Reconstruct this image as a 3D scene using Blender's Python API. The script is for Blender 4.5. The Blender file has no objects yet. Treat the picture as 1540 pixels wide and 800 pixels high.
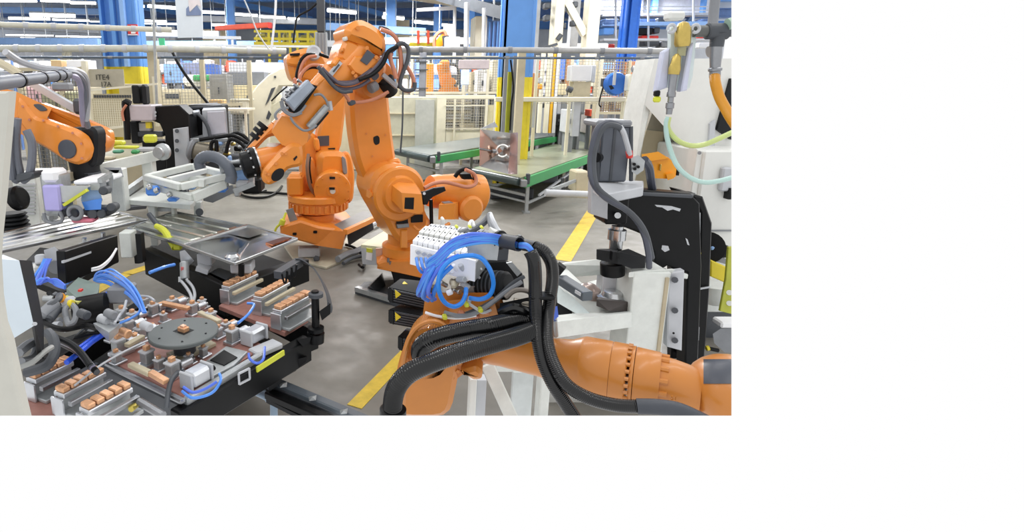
import bpy, bmesh, math, random
from math import sin, cos, tan, pi, atan2, sqrt, radians
from mathutils import Vector, Matrix
random.seed(7)
SC = bpy.context.scene; COL = SC.collection
# ---------------- camera (eye height 1.8 m, looking slightly down) ----------------
F = 830.0; PITCH = radians(12.4); HC = 1.8; CX, CY = 550.0, 312.5; PW, PH = 1100.0, 625.0
cd = bpy.data.cameras.new('camera'); cam = bpy.data.objects.new('camera', cd); COL.objects.link(cam)
cam.location = (0, 0, HC); cam.rotation_euler = (pi/2 - PITCH, 0, 0)
cd.sensor_fit = 'HORIZONTAL'; cd.sensor_width = 36; cd.lens = 36*F/1540
cd.shift_x = (770-CX)/1540; cd.shift_y = -(400-CY)/1540; cd.clip_start = .05; cd.clip_end = 300
SC.camera = cam
# ---------------- world, lamps, exposure ----------------
wd = bpy.data.worlds.new('world'); SC.world = wd; wd.use_nodes = True
bg = wd.node_tree.nodes['Background']; bg.inputs[0].default_value = (1, 1, 1, 1); bg.inputs[1].default_value = 1.0
vs = SC.view_settings; vs.view_transform = 'Standard'; vs.look = 'None'; vs.gamma = 1; vs.exposure = 0.0
vs.use_curve_mapping = False
def area(name, loc, size, power, col=(1, 1, 1), rot=(0, 0, 0)):
    l = bpy.data.lights.new(name, 'AREA'); l.shape = 'RECTANGLE'; l.size, l.size_y = size; l.energy = power; l.color = col
    o = bpy.data.objects.new(name, l); COL.objects.link(o); o.location = loc; o.rotation_euler = rot
    return o
# rows of hall lamps above the cell (the roof is over the frame)
for i, (x, y, p) in enumerate(((-3.2, 2.0, 150), (0.0, 1.2, 150), (3.0, 2.4, 150), (-2.4, 5.5, 190), (1.6, 5.2, 190), (5.0, 6.0, 170), (-5.5, 9.5, 230), (0, 9.5, 230), (5.5, 10, 230), (-7, 15, 300), (1, 15, 300), (8, 16, 300), (-8, 24, 420), (2, 24, 420), (11, 24, 420))):
    area('hall_lamp', (x, y, 4.6 if y < 12 else 5.6), (3.2, .35), p*(.16 if y < 8 else 1.0 if y < 12 else 2.4), (1, .985, .96), (0, 0, radians(31)))
# ---------------- helpers ----------------
CP, SP = cos(PITCH), sin(PITCH)
def ray(u, v):
    a = (u-CX)/F; b = -(v-CY)/F
    return Vector((a, CP + b*SP, -SP + b*CP))
def W(u, v, d):                      # point of the photo at ground distance d
    r = ray(u, v); return Vector((0, 0, HC)) + r*(d/r.y)
def Wz(u, v, z):                     # point of the photo at height z
    r = ray(u, v); return Vector((0, 0, HC)) + r*((z-HC)/r.z)
def S(px, d): return px*d/F*1.015    # pixels to metres
DA = Vector((sin(radians(31.5)), cos(radians(31.5)), 0)); DB = Vector((-DA.y, DA.x, 0)); UP = Vector((0, 0, 1))
def srgb(c):
    r = []
    for x in c:
        x /= 255.0; r.append(x/12.92 if x <= .04045 else ((x+.055)/1.055)**2.4)
    return r
MATS = {}
def mat(name, rgb, rough=.5, metal=0.0, var=.12, scale=6.0, bump=0.0, emit=0, spec=.5, dirt=None, coat=0, alpha=1, trans=0, aniso=None):
    m = bpy.data.materials.new(name); m.use_nodes = True; MATS[name] = m
    nt = m.node_tree; b = nt.nodes['Principled BSDF']; c = srgb(rgb)
    b.inputs['Roughness'].default_value = rough; b.inputs['Metallic'].default_value = metal
    b.inputs['Specular IOR Level'].default_value = spec; b.inputs['Coat Weight'].default_value = coat
    b.inputs['Coat Roughness'].default_value = .15
    if alpha < 1: b.inputs['Alpha'].default_value = alpha
    if trans: b.inputs['Transmission Weight'].default_value = trans
    tc = nt.nodes.new('ShaderNodeTexCoord'); n = nt.nodes.new('ShaderNodeTexNoise')
    n.inputs['Scale'].default_value = scale; n.inputs['Detail'].default_value = 5; n.inputs['Roughness'].default_value = .65
    mp = nt.nodes.new('ShaderNodeMapping'); nt.links.new(tc.outputs['Object'], mp.inputs[0]); nt.links.new(mp.outputs[0], n.inputs['Vector'])
    if aniso: mp.inputs['Scale'].default_value = aniso
    r = nt.nodes.new('ShaderNodeValToRGB'); e = r.color_ramp.elements
    lo = [x*(1-var) for x in c]; hi = [min(1, x*(1+var)) for x in c]
    e[0].position = .3; e[1].position = .7; e[0].color = (*lo, 1); e[1].color = (*hi, 1)
    if dirt:
        el = e.new(.22); el.color = (*srgb(dirt), 1); e[0].position = min(e[0].position, .22)
        r.color_ramp.elements[0].color = (*srgb(dirt), 1)
    nt.links.new(n.outputs['Fac'], r.inputs[0]); nt.links.new(r.outputs[0], b.inputs['Base Color'])
    if emit:
        b.inputs['Emission Color'].default_value = (*c, 1); b.inputs['Emission Strength'].default_value = emit
    if bump:
        bp = nt.nodes.new('ShaderNodeBump'); bp.inputs['Strength'].default_value = bump; bp.inputs['Distance'].default_value = .01
        nt.links.new(n.outputs['Fac'], bp.inputs['Height']); nt.links.new(bp.outputs[0], b.inputs['Normal'])
    return m
M = mat
orange = M('orange_paint', (230, 141, 50), .34, var=.08, scale=3, coat=.25)
orange_shaded = M('orange_paint_shaded', (196, 124, 50), .36, var=.08, scale=3, coat=.25)  # same orange paint, darkened in colour for the shade on the near robot
orange_b = M('orange_paint_warm', (216, 130, 48), .38, var=.1, scale=4, coat=.2)
amber = M('amber_paint', (240, 158, 22), .4, var=.08)
black = M('black_paint', (13, 14, 16), .4, var=.3, spec=.22, scale=9)
blackm = M('black_matte', (20, 22, 25), .6, var=.25, spec=.3)
rubber = M('black_rubber', (12, 13, 15), .22, var=.15)
dgrey = M('dark_grey', (68, 72, 78), .5, var=.15)
mgrey = M('mid_grey', (128, 131, 136), .5, var=.12)
lgrey = M('light_grey', (186, 189, 194), .5, var=.08)
white = M('white_paint', (218, 219, 215), .45, var=.04)
white_d = M('worn_white_paint', (214, 218, 214), .5, var=.1, scale=9)
cream = M('cream_paint', (219, 213, 192), .5, var=.07, scale=4)
beige = M('beige_paint', (192, 182, 155), .55, var=.1, scale=4)
tan_ = M('tan_board', (176, 164, 138), .6, var=.12)
bluec = M('blue_paint', (92, 146, 214), .45, var=.08, scale=2)
bluel = M('pale_blue_paint', (140, 178, 228), .45, var=.08)
bluer = M('roof_blue', (186, 200, 224), .6, var=.15, scale=.6)
blued = M('dark_blue_paint', (88, 118, 170), .5, var=.12)
yellow = M('yellow_paint', (222, 202, 46), .5, var=.1, scale=5)
yellowl = M('yellow_line_paint', (206, 176, 60), .6, var=.16, scale=14)
lime = M('lime_paint', (206, 210, 60), .5, var=.1)
green = M('green_paint', (58, 152, 88), .42, var=.08, scale=2)
steel = M('brushed_steel', (196, 198, 200), .24, 1, var=.08, scale=8)
steeld = M('dull_steel', (150, 152, 156), .38, 1, var=.12, scale=10)
alu = M('aluminium', (206, 209, 214), .32, .85, var=.08, scale=8)
galv = M('galvanised', (172, 176, 178), .42, .55, var=.12, scale=18)
chrome = M('polished_sheet', (232, 232, 230), .24, 1, var=.05, scale=3)
copper = M('copper', (218, 168, 128), .4, .5, var=.18, scale=40)
copperb = M('copper_red_board', (158, 112, 102), .5, .15, var=.16, scale=20)
brass = M('brass', (196, 172, 96), .3, .8, var=.12, scale=20)
blueh = M('blue_hose', (74, 140, 232), .3, var=.1, coat=.2)
bluev = M('violet_blue_hose', (84, 118, 226), .32, var=.1)
beltm = M('belt_grey', (112, 118, 116), .32, var=.12, scale=3)
beltg = M('belt_olive', (138, 142, 122), .3, var=.12, scale=3)
lilac = M('lilac_plastic', (176, 170, 226), .35, var=.05)
orh = M('orange_hose', (206, 140, 30), .3, var=.1)
grh = M('pale_green_hose', (176, 206, 200), .25, var=.08)
copc = M('copper_brown_cable', (196, 128, 100), .35, var=.12)
red = M('red_paint', (214, 60, 52), .5, var=.08)
ored = M('orange_red_paint', (236, 92, 62), .5, var=.08)
tube_m = M('lit_tube', (255, 253, 246), .3, var=.0, emit=6)
screen = M('grey_decal', (70, 74, 84), .35, var=.08)
glass = M('clear_plastic', (228, 236, 240), .05, trans=.85, var=.02)
violet = M('violet_bag', (120, 112, 190), .5, var=.15)
pinkm = M('pink_cap', (214, 120, 140), .5)
paper = M('white_paper', (240, 241, 244), .7, var=.02)
beltw = M('white_box', (224, 224, 226), .6, var=.04)
# floor: stained polished concrete
def floor_mat():
    m = mat('concrete_floor', (120, 117, 110), .34, var=.16, scale=1.6, bump=.04, spec=.5)
    nt = m.node_tree; b = nt.nodes['Principled BSDF']
    n2 = nt.nodes.new('ShaderNodeTexNoise'); n2.inputs['Scale'].default_value = 7; n2.inputs['Detail'].default_value = 8
    tc = [n for n in nt.nodes if n.type == 'TEX_COORD'][0]; nt.links.new(tc.outputs['Object'], n2.inputs['Vector'])
    rr = nt.nodes.new('ShaderNodeMapRange'); rr.inputs[1].default_value = .3; rr.inputs[2].default_value = .7; rr.inputs[3].default_value = .42; rr.inputs[4].default_value = .66
    nt.links.new(n2.outputs['Fac'], rr.inputs[0]); nt.links.new(rr.outputs[0], b.inputs['Roughness'])
    return m
floorm = floor_mat()

class B:                              # mesh builder
    def __init__(s): s.v = []; s.f = []
    def add(s, vs, fs):
        o = len(s.v); s.v += [Vector(x) for x in vs]; s.f += [tuple(i+o for i in f) for f in fs]; return s
    def box(s, c, size, R=None, ch=0.0):
        hx, hy, hz = size[0]/2, size[1]/2, size[2]/2; c = Vector(c)
        R = R or Matrix.Identity(3); ch = min(ch, .45*min(size))
        if ch <= 0:
            vs = [(x*hx, y*hy, z*hz) for x in (-1, 1) for y in (-1, 1) for z in (-1, 1)]
            fs = [(0, 1, 3, 2), (4, 6, 7, 5), (0, 4, 5, 1), (2, 3, 7, 6), (0, 2, 6, 4), (1, 5, 7, 3)]
        else:
            vs = []; idx = {}
            for x in (-1, 1):
                for y in (-1, 1):
                    for z in (-1, 1):
                        for k in range(3):
                            p = [x*hx, y*hy, z*hz]
                            for j, q in enumerate((x, y, z)):
                                if j != k: p[j] -= q*ch
                            idx[(x, y, z, k)] = len(vs); vs.append(p)
            g = lambda x, y, z, k: idx[(x, y, z, k)]
            fs = []
            for k in range(3):
                a, b = [j for j in range(3) if j != k]
                for sg in (-1, 1):
                    q = []
                    for sa, sb in ((-1, -1), (1, -1), (1, 1), (-1, 1)):
                        t = [0, 0, 0]; t[k] = sg; t[a] = sa; t[b] = sb; q.append(g(*t, k))
                    fs.append(tuple(q))
                for sa in (-1, 1):
                    for sb in (-1, 1):
                        t0 = [0, 0, 0]; t0[a] = sa; t0[b] = sb; t1 = t0[:]; t0[k] = -1; t1[k] = 1
                        fs.append((g(*t0, a), g(*t1, a), g(*t1, b), g(*t0, b)))
            for x in (-1, 1):
                for y in (-1, 1):
                    for z in (-1, 1): fs.append((g(x, y, z, 0), g(x, y, z, 1), g(x, y, z, 2)))
        return s.add([c + R @ Vector(p) for p in vs], fs)
    def bar(s, p0, p1, w, h, up=UP, ch=0.0):        # box from p0 to p1, w across, h along up
        p0, p1 = Vector(p0), Vector(p1); d = p1-p0; L = d.length; x = d/L
        z = Vector(up) - x*x.dot(Vector(up))
        if z.length < 1e-4: z = x.orthogonal()
        z.normalize(); y = z.cross(x)
        return s.box((p0+p1)/2, (L, w, h), Matrix((x, y, z)).transposed(), ch)
    def rev(s, p0, ax, prof, seg=24, cap=True):     # surface of revolution: prof = [(t along axis, radius)]
        p0 = Vector(p0); ax = Vector(ax).normalized(); e = ax.orthogonal().normalized(); f = ax.cross(e)
        vs = []; fs = []; n = len(prof)
        for t, r in prof:
            for k in range(seg):
                a = 2*pi*k/seg; vs.append(p0 + ax*t + (e*cos(a)+f*sin(a))*max(r, 1e-5))
        for i in range(n-1):
            for k in range(seg):
                k2 = (k+1) % seg; fs.append((i*seg+k, i*seg+k2, (i+1)*seg+k2, (i+1)*seg+k))
        if cap: fs.append(tuple(range(seg))[::-1]); fs.append(tuple((n-1)*seg+k for k in range(seg)))
        return s.add(vs, fs)
    def cyl(s, p0, p1, r, r1=None, seg=20, ch=0.0):
        p0, p1 = Vector(p0), Vector(p1); L = (p1-p0).length; r1 = r if r1 is None else r1
        if ch: pr = [(0, r-ch), (ch, r), (L-ch, r1), (L, r1-ch)]
        else: pr = [(0, r), (L, r1)]
        return s.rev(p0, p1-p0, pr, seg)
    def tube(s, pts, r, seg=8, smooth=4, rings=0.0):
        P = [Vector(p) for p in pts]
        if smooth and len(P) > 2: P = spline(P, smooth)
        rr = r if callable(r) else (lambda t: r)
        if rings:                                    # corrugated hose: resample by ring pitch
            L = [0]
            for i in range(1, len(P)): L.append(L[-1]+(P[i]-P[i-1]).length)
            n = max(4, int(L[-1]/rings*2)); Q = []; j = 0
            for i in range(n+1):
                t = L[-1]*i/n
                while j < len(L)-2 and L[j+1] < t: j += 1
                q = (t-L[j])/max(1e-9, L[j+1]-L[j]); Q.append(P[j].lerp(P[j+1], min(1, max(0, q))))
            P = Q
        n = len(P); vs = []; fs = []; prev = None
        for i in range(n):
            t = (P[min(i+1, n-1)]-P[max(i-1, 0)]).normalized()
            if prev is None: e = t.orthogonal().normalized()
            else:
                e = prev - t*prev.dot(t)
                e = e.normalized() if e.length > 1e-6 else t.orthogonal().normalized()
            prev = e; f = t.cross(e); R = rr(i/(n-1))
            if rings and i % 2: R *= .945
            for k in range(seg):
                a = 2*pi*k/seg; vs.append(P[i] + (e*cos(a)+f*sin(a))*R)
        for i in range(n-1):
            for k in range(seg):
                k2 = (k+1) % seg; fs.append((i*seg+k, i*seg+k2, (i+1)*seg+k2, (i+1)*seg+k))
        fs.append(tuple(range(seg))[::-1]); fs.append(tuple((n-1)*seg+k for k in range(seg)))
        return s.add(vs, fs)
    def hull(s, pts):
        bm = bmesh.new()
        for p in pts: bm.verts.new(p)
        bmesh.ops.remove_doubles(bm, verts=bm.verts, dist=1e-5)
        bmesh.ops.convex_hull(bm, input=bm.verts)
        lo = [v for v in bm.verts if not v.link_faces]
        if lo: bmesh.ops.delete(bm, geom=lo, context='VERTS')
        bmesh.ops.dissolve_limit(bm, angle_limit=radians(2), verts=bm.verts, edges=bm.edges)
        bm.verts.index_update()
        s.add([v.co.copy() for v in bm.verts], [tuple(v.index for v in f.verts) for f in bm.faces]); bm.free(); return s
    def prism(s, pts, vec, ch=0.0):                  # planar polygon (world points, any winding) extruded along vec
        P = [Vector(p) for p in pts]; vec = Vector(vec); n = len(P)
        if ch > 0:
            nrm = Vector((0, 0, 0))
            for i in range(n): nrm += P[i].cross(P[(i+1) % n])
            nrm.normalize(); c = min(ch, vec.length*.45); I = []
            for i in range(n):
                a = (P[i]-P[i-1]).normalized(); b = (P[(i+1) % n]-P[i]).normalized()
                na = nrm.cross(a); nb = nrm.cross(b); m = na+nb
                if m.length < 1e-4: m = na
                m.normalize(); k = max(.35, m.dot(na)); I.append(P[i] + m*(c/k))
            vn = vec.normalized()
            L = [I, [p+vn*c for p in P], [p+vec-vn*c for p in P], [p+vec for p in I]]
        else: L = [P, [p+vec for p in P]]
        vs = [p for l in L for p in l]; fs = [tuple(range(n))[::-1], tuple((len(L)-1)*n+i for i in range(n))]
        for j in range(len(L)-1):
            for i in range(n):
                i2 = (i+1) % n; fs.append((j*n+i, j*n+i2, (j+1)*n+i2, (j+1)*n+i))
        return s.add(vs, fs)
    def pp(s, px, d, th, ch=0.0, n=None):            # outline seen at distance d, on a plane, given real thickness
        return s.prism(onplane(px, d, n), Vector(n or (0, -1, 0)).normalized()*-th, ch)
    def xf(s, Mx):
        s.v = [Mx @ p for p in s.v]; return s
def onplane(px, d, n=None):
    if n is None: return [W(u, v, d) for u, v in px]
    n = Vector(n); cu = sum(p[0] for p in px)/len(px); cv = sum(p[1] for p in px)/len(px); P0 = W(cu, cv, d); C = Vector((0, 0, HC)); o = []
    for u, v in px:
        r = ray(u, v); o.append(C + r*((P0-C).dot(n)/r.dot(n)))
    return o
def spline(P, k):
    out = []; n = len(P)
    for i in range(n-1):
        a, b, c, d = P[max(i-1, 0)], P[i], P[i+1], P[min(i+2, n-1)]
        for j in range(k):
            t = j/k; out.append(.5*((2*b)+(c-a)*t+(2*a-5*b+4*c-d)*t*t+(3*b-a-3*c+d)*t**3))
    out.append(P[-1].copy()); return out
def circ(c, ax, r, n=24, a0=0, a1=2*pi):
    ax = Vector(ax).normalized(); e = ax.orthogonal().normalized(); f = ax.cross(e)
    return [Vector(c)+(e*cos(a0+(a1-a0)*k/n)+f*sin(a0+(a1-a0)*k/n))*r for k in range(n)]
def mesh_of(name, b, off, m, ang=35):
    me = bpy.data.meshes.new(name); me.from_pydata([tuple(p-off) for p in b.v], [], b.f)
    bm = bmesh.new(); bm.from_mesh(me); bmesh.ops.recalc_face_normals(bm, faces=bm.faces); bm.to_mesh(me); bm.free()
    me.materials.append(m)
    if ang: me.shade_smooth(); me.set_sharp_from_angle(angle=radians(ang))
    return me
class T:                              # a thing: Empty at its base that parents its parts
    def __init__(s, name, label, cat, loc, group=None):
        s.loc = Vector(loc); s.o = bpy.data.objects.new(name, None); COL.objects.link(s.o); s.o.location = s.loc
        s.o.empty_display_size = .05; s.o['label'] = label; s.o['category'] = cat
        if group: s.o['group'] = group
    def p(s, name, b, m, parent=None, label=None, stuff=False, ang=35):
        o = bpy.data.objects.new(name, mesh_of(name, b, s.loc, m, ang)); COL.objects.link(o); o.parent = parent or s.o
        if label: o['label'] = label
        if stuff: o['kind'] = 'stuff'
        return o
    def dup(s, loc, rz=0, label=None, k=1):
        r = s.o.copy(); COL.objects.link(r); r.location = loc; r.rotation_euler = (0, 0, rz); r.scale = (k, k, k)
        if label: r['label'] = label
        for ch in list(s.o.children):
            c = ch.copy(); COL.objects.link(c); c.parent = r
            for g in ch.children: q = g.copy(); COL.objects.link(q); q.parent = c
        return r
def low(b):
    n = len(b.v); return Vector((sum(p.x for p in b.v)/n, sum(p.y for p in b.v)/n, min(p.z for p in b.v)))
def solo(name, b, m, label, cat, group=None, stuff=False, ang=35):
    L = low(b); o = bpy.data.objects.new(name, mesh_of(name, b, L, m, ang)); COL.objects.link(o); o.location = L
    o['label'] = label; o['category'] = cat
    if group: o['group'] = group
    if stuff: o['kind'] = 'stuff'
    return o
def struct(name, b, m, parent=None, ang=35):
    L = low(b) if parent is None else Vector(parent.location)
    o = bpy.data.objects.new(name, mesh_of(name, b, L, m, ang)); COL.objects.link(o)
    if parent: o.parent = parent
    else: o.location = L; o['kind'] = 'structure'
    return o
# ================= structure =================
def rb(b, u0, v0, u1, v1, d, th, ch=0.0):      # upright box whose front covers a rectangle of the view at distance d
    um, vm = (u0+u1)/2, (v0+v1)/2
    x0, x1 = W(u0, vm, d).x, W(u1, vm, d).x; z1, z0 = W(um, v0, d).z, W(um, v1, d).z
    return b.box(((x0+x1)/2, d+th/2, (z0+z1)/2), (abs(x1-x0), th, abs(z1-z0)), None, ch)
B.rb = rb
def Z(v, d): return W(CX, v, d).z
def X(u, v, d): return W(u, v, d).x
def vf(d): return CY + F*tan(math.atan(HC/d)-PITCH)      # row of the view where the floor lies at distance d
b = B(); b.add([(-14, .4, 0), (14, .4, 0), (30, 48, 0), (-34, 48, 0), (-14, .4, -.1), (14, .4, -.1), (30, 48, -.1), (-34, 48, -.1)], [(0, 1, 2, 3), (4, 7, 6, 5), (0, 4, 5, 1), (1, 5, 6, 2), (2, 6, 7, 3), (3, 7, 4, 0)])
floor = struct('floor', b, floorm)
b = B().box((-2, 30, 7.3), (64, 38, .15)); struct('ceiling', b, bluer)
b = B().box((-2, 48.1, 3.6), (64, .2, 7.4)); wallb = struct('wall_back', b, M('hall_wall', (222, 226, 232), .7, var=.12, scale=.5))
n = 1
for d in (14, 19, 24, 30, 37, 44):
    b = B().box((-2, d, 6.35), (62, .22, .5)); b.box((-2, d, 6.62), (62, .5, .05)); b.box((-2, d, 6.09), (62, .5, .05))
    struct('trim_%d' % n, b, blued if n % 2 else bluec); n += 1
for x in (-15, -9, -3.5, 2, 8, 15):
    b = B().bar((x-6, 13, 5.98), (x+10, 46, 5.98), .2, .28); struct('trim_%d' % n, b, bluec); n += 1
# floor lines
def strip(pts, w, z=.004):
    b = B(); P = [Vector(p) for p in pts]
    for p, q in zip(P[:-1], P[1:]):
        t = (q-p).normalized(); s = Vector((-t.y, t.x, 0))*w/2
        b.add([p-s, q-s, q+s, p+s], [(0, 1, 2, 3)])
    b.v = [Vector((p.x, p.y, z)) for p in b.v]; o = len(b.v)
    b.v += [Vector((p.x, p.y, .0005)) for p in b.v]
    k = len(b.f)
    for i in range(k):
        q = [4*i+j for j in range(4)]; b.f.append(tuple(o+x for x in q[::-1]))
        for j in range(4): b.f.append((q[j], q[(j+1) % 4], o+q[(j+1) % 4], o+q[j]))
    return b
solo('floor_line', strip([Wz(533, 612, 0), Wz(612, 530, 0), Wz(640, 500, 0)], .095), yellowl, 'yellow safety line on the floor beside the robot with black corrugated hoses', 'floor line')
solo('floor_line', strip([Wz(846, 392, 0), Wz(866, 360, 0), Wz(892, 318, 0)], .17), yellowl, 'yellow safety line on the floor behind the white press stand', 'floor line')
solo('floor_line', strip([Wz(140, 440, 0), Wz(190, 412, 0), Wz(245, 395, 0)], .13), yellowl, 'worn yellow floor line seen under the fixture table', 'floor line')
# ================= blue columns =================
def column(u0, u1, um, vt, vb, d, z0, yel, label, bm_=bluec, solid=False):
    x0, x1, xm = X(u0, 80, d), X(u1, 80, d), X(um, 80, d); w = x1-x0
    t = T('steel_column', label, 'column', ((x0+x1)/2, d, z0))
    zt = 7.2
    def H(za, zb):
        b = B(); b.box((x0+.05, d+.16, (za+zb)/2), (.04, .34, zb-za)); b.box((x1-.03, d+.16, (za+zb)/2), (.05, .36, zb-za), None, .006)
        b.box(((x0+x1)/2, d+.14, (za+zb)/2), (w, .05, zb-za)); b.box((xm, d+.02, (za+zb)/2), (abs(x1-xm)*2 if x1-xm < xm-x0 else .2, .05, zb-za))
        if solid: b.box(((x0+x1)/2, d, (za+zb)/2), (w, .02, zb-za))
        return b
    if yel: t.p('shaft', H(yel, zt), bm_); t.p('guard_paint', H(z0, yel), yellow, label='yellow painted lower part')
    else: t.p('shaft', H(z0, zt), bm_)
    return t
t = column(152, 210, 196, 0, 125, 9.2, 0, Z(100, 9.2), 'blue steel column with red sign behind the grey pipes')
def flat_box(b, u0, v0, u1, v1, d, th=.02): return b.rb(u0, v0, u1, v1, d, th)
for i, (ua, ub) in enumerate(((165, 171), (180, 186))):
    t.p('flute', B().rb(ua, -60, ub, 100, 9.1, .1), bluel if i else bluec)
column(754, 803, 792, 0, 230, 9.6, 0, Z(116, 9.6), 'blue steel column with yellow foot behind the loaded conveyor', solid=True)
column(934, 957, 950, 0, 72, 15, 0, None, 'blue steel column behind the hanging brass regulator', M('vivid_blue_paint', (46, 112, 214), .45))
for u0, u1, v1, d, lb in ((580, 596, 75, 28, 'slim blue column just behind the black cable loops of the tall robot'), (652, 664, 60, 30, 'distant blue column beside the small yellow robot'), (704, 713, 75, 29, 'distant pale blue column under the mezzanine edge'), (342, 353, 74, 24, 'distant blue column under the red crane beam')):
    b = B().rb(u0, -30, u1, v1+70, d, .3, .02); solo('steel_column', b, bluec, lb, 'column')
b = B().rb(731, 31, 763, 78, 20, 1.2)
t = T('blue_container', 'dark blue ribbed container under the mezzanine', 'container', (X(747, 60, 20), 20, Z(150, 20)))
t.p('body', B().rb(731, 31, 763, 206, 20, 1.2), blued)
for k in range(5): t.p('rib', B().rb(733+k*6, 33, 735+k*6, 148, 19.95, .06), bluec)
b = B().rb(711, 24, 729, 211, 19, .8, .03); solo('panel_cladding', b, cream, 'tall cream clad box under the mezzanine', 'cabinet')
# sign plate with a dark jagged print, hanging
t = T('hanging_sign', 'white hanging board with dark jagged mountain print', 'sign', W(284, 57, 7.2))
t.p('board', B().pp([(263, -8), (303, -8), (305, 56), (267, 57)], 7.2, .02), M('sign_board', (214, 224, 232), .5, var=.04))
t.p('mountain_print', B().pp([(280, 23.5), (280, 13), (283.5, 9), (285.5, 19), (296, 8), (302, 17), (302, 23)], 7.19, .004), M('print_slate', (118, 134, 168), .5))
t.p('cloud_print', B().pp([(285, 18), (283, 0), (300, 0), (303, 12), (296.5, 7)], 7.192, .003), M('print_pale', (220, 212, 214), .5))
t.p('hanger', B().cyl(W(270, -5, 7.2), W(270, -5, 7.2)+Vector((0, 0, 1.2)), .01), galv); t.p('hanger', B().cyl(W(298, -5, 7.2), W(298, -5, 7.2)+Vector((0, 0, 1.2)), .01), galv)
# red sign on the column
t = T('safety_sign', 'small red and white sign on the blue column', 'sign', W(199, 52, 9.0))
t.p('plate', B().rb(192, 36.5, 206.5, 53, 9.15, .03), red); t.p('border', B().rb(192, 51.5, 206.5, 53, 9.14, .02), paper); t.p('pictogram', B().pp([(197, 48), (201, 46), (204, 49), (203, 50.5), (197, 50.5)], 9.135, .01), paper)
solo('emergency_sign', B().rb(239, 57.5, 247, 69, 9.0, .03), M('sign_green', (72, 178, 128), .5, emit=.4), 'small green sign above the thick grey pipe', 'sign')
# ================= ceiling lights =================
LT = [(0, 1, 55, 2), (61, 0, 105, 3), (106, 3.5, 144, 5.5), (45, 21, 113, 25, 6), (13, 26.5, 75, 29.5, 4), (79, 28.5, 134, 32, 3), (136, 32, 152, 33, 2), (98, 45, 136, 46, 2.4), (9, 52, 80, 54, 2.2), (84, 54, 156, 56, 2.2), (31, 56.5, 53, 57.5, 1.6), (34, 60, 50, 60.5, 1.8), (67, 59, 91, 60.5, 1.8),
      (222, 8, 264, 14, 4), (205, 8.5, 217, 10.5, 3), (206, 30, 251, 33, 3), (207, 34.5, 233, 36, 2.4), (236, 35.5, 266, 36.5, 3), (303, 17.5, 339, 20.5, 4), (342, 19, 387, 25, 4), (390, 23.5, 429, 28, 4), (433, 26.5, 467, 30.5, 3), (319, 36.5, 352, 39, 4), (354, 38, 369, 39, 3), (493, 13.5, 535, 21, 5.5),
      (576, 24.5, 607, 29, 5), (624, 31.5, 651, 36, 5), (664, 36.5, 685, 39.5, 4), (702, 41, 715, 43, 4), (654, -3, 688, 4.5, 5), (754, 12, 764, 15.5, 7), (578, 20, 581, 23, 4)]
near_words = ['by the blue column', 'over the far racks', 'along the roof beam', 'above the orange robots', 'under the mezzanine', 'above the fence', 'over the cream press', 'behind the white board']
for i, q in enumerate(LT):
    u0, v0, u1, v1 = q[:4]; w = q[4] if len(q) > 4 else 4
    z = 5.2
    vm = (v0+v1)/2; p0 = Wz(u0, v0*.5+vm*.5, z); p1 = Wz(u1, v1*.5+vm*.5, z); wd_ = w*p0.y/F*.9
    s = ('%s of the lit tubes, counted from the far left' % ['first', 'second', 'third', 'fourth', 'fifth', 'sixth', 'seventh', 'eighth', 'ninth', 'tenth', 'eleventh', 'twelfth', 'thirteenth'][i]) if i < 13 else None
    where = [None]*13 + ['left of the white hanging board, high', 'touching the blue column edge, short', 'upper of two beside the white board', 'lower short one beside the white board', 'lower one reaching the white board', 'first right of the white board', 'second right of the white board', 'third right of the white board', 'fourth right of the white board', 'above the red crane beam', 'short, at the end above the red crane beam', 'bright, just left of the tall robot elbow', 'bright, just right of the tall robot elbow', 'second right of the tall robot elbow', 'over the small yellow robot', 'short, under the mezzanine', 'bright, fixed under the mezzanine floor', 'short, beside the big blue column', 'tiny, above the robot elbow']
    lb = 'lit fluorescent tube under the blue roof, ' + (where[i] if i >= 13 else ['highest and furthest left', 'top row, second', 'top row, third', 'thick and bright, alone', 'pair row, first', 'pair row, second', 'pair row, short stub', 'short and single', 'long thin row, first', 'long thin row, second', 'lowest left stub', 'lowest far stub', 'lowest stub near the grey pipe'][i])
    t = T('ceiling_light', lb, 'ceiling light', (p0+p1)/2+Vector((0, 0, .05)), 'fluorescent lights under the roof')
    t.p('housing', B().bar(p0+Vector((0, .02, wd_*.6)), p1+Vector((0, .02, wd_*.6)), wd_*1.1, wd_*.4), lgrey)
    t.p('tube', B().cyl(p0, p1, wd_*.5, seg=10), tube_m)
    if i % 3 == 0: t.p('hanger', B().cyl((p0+p1)/2+Vector((0, 0, wd_*.7)), (p0+p1)/2+Vector((0, 0, 1.2)), .015, seg=6), galv)
# ================= mezzanine, crane, rails at the back =================
t = T('mezzanine', 'grey steel mezzanine with railing high behind the fence', 'mezzanine', W(700, 40, 17))
t.p('edge_beam', B().bar(W(655, -8, 17), W(764, 22, 15), .12, .3), dgrey)
t.p('deck', B().add([W(560, -8, 24), W(655, -8, 17), W(764, 22, 15), W(780, 18, 22)] + [p+Vector((0, 0, .12)) for p in (W(560, -8, 24), W(655, -8, 17), W(764, 22, 15), W(780, 18, 22))], [(0, 1, 2, 3), (4, 7, 6, 5), (0, 4, 5, 1), (1, 5, 6, 2), (2, 6, 7, 3), (3, 7, 4, 0)]), beige)
for k in range(6): u = 675+k*17; t.p('baluster', B().cyl(W(u, -20, 16.2), W(u, -3+k*4.4, 16.2), .03, seg=6), mgrey)
for u, v0, v1, d in ((684, 8, 35, 17), (702, 4, 74, 15.6), (728, 12, 74, 15)): t.p('post', B().cyl(W(u, v0, d), W(u-1, v1+60, d), .07 if u == 702 else .05, seg=8), lgrey)
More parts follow.
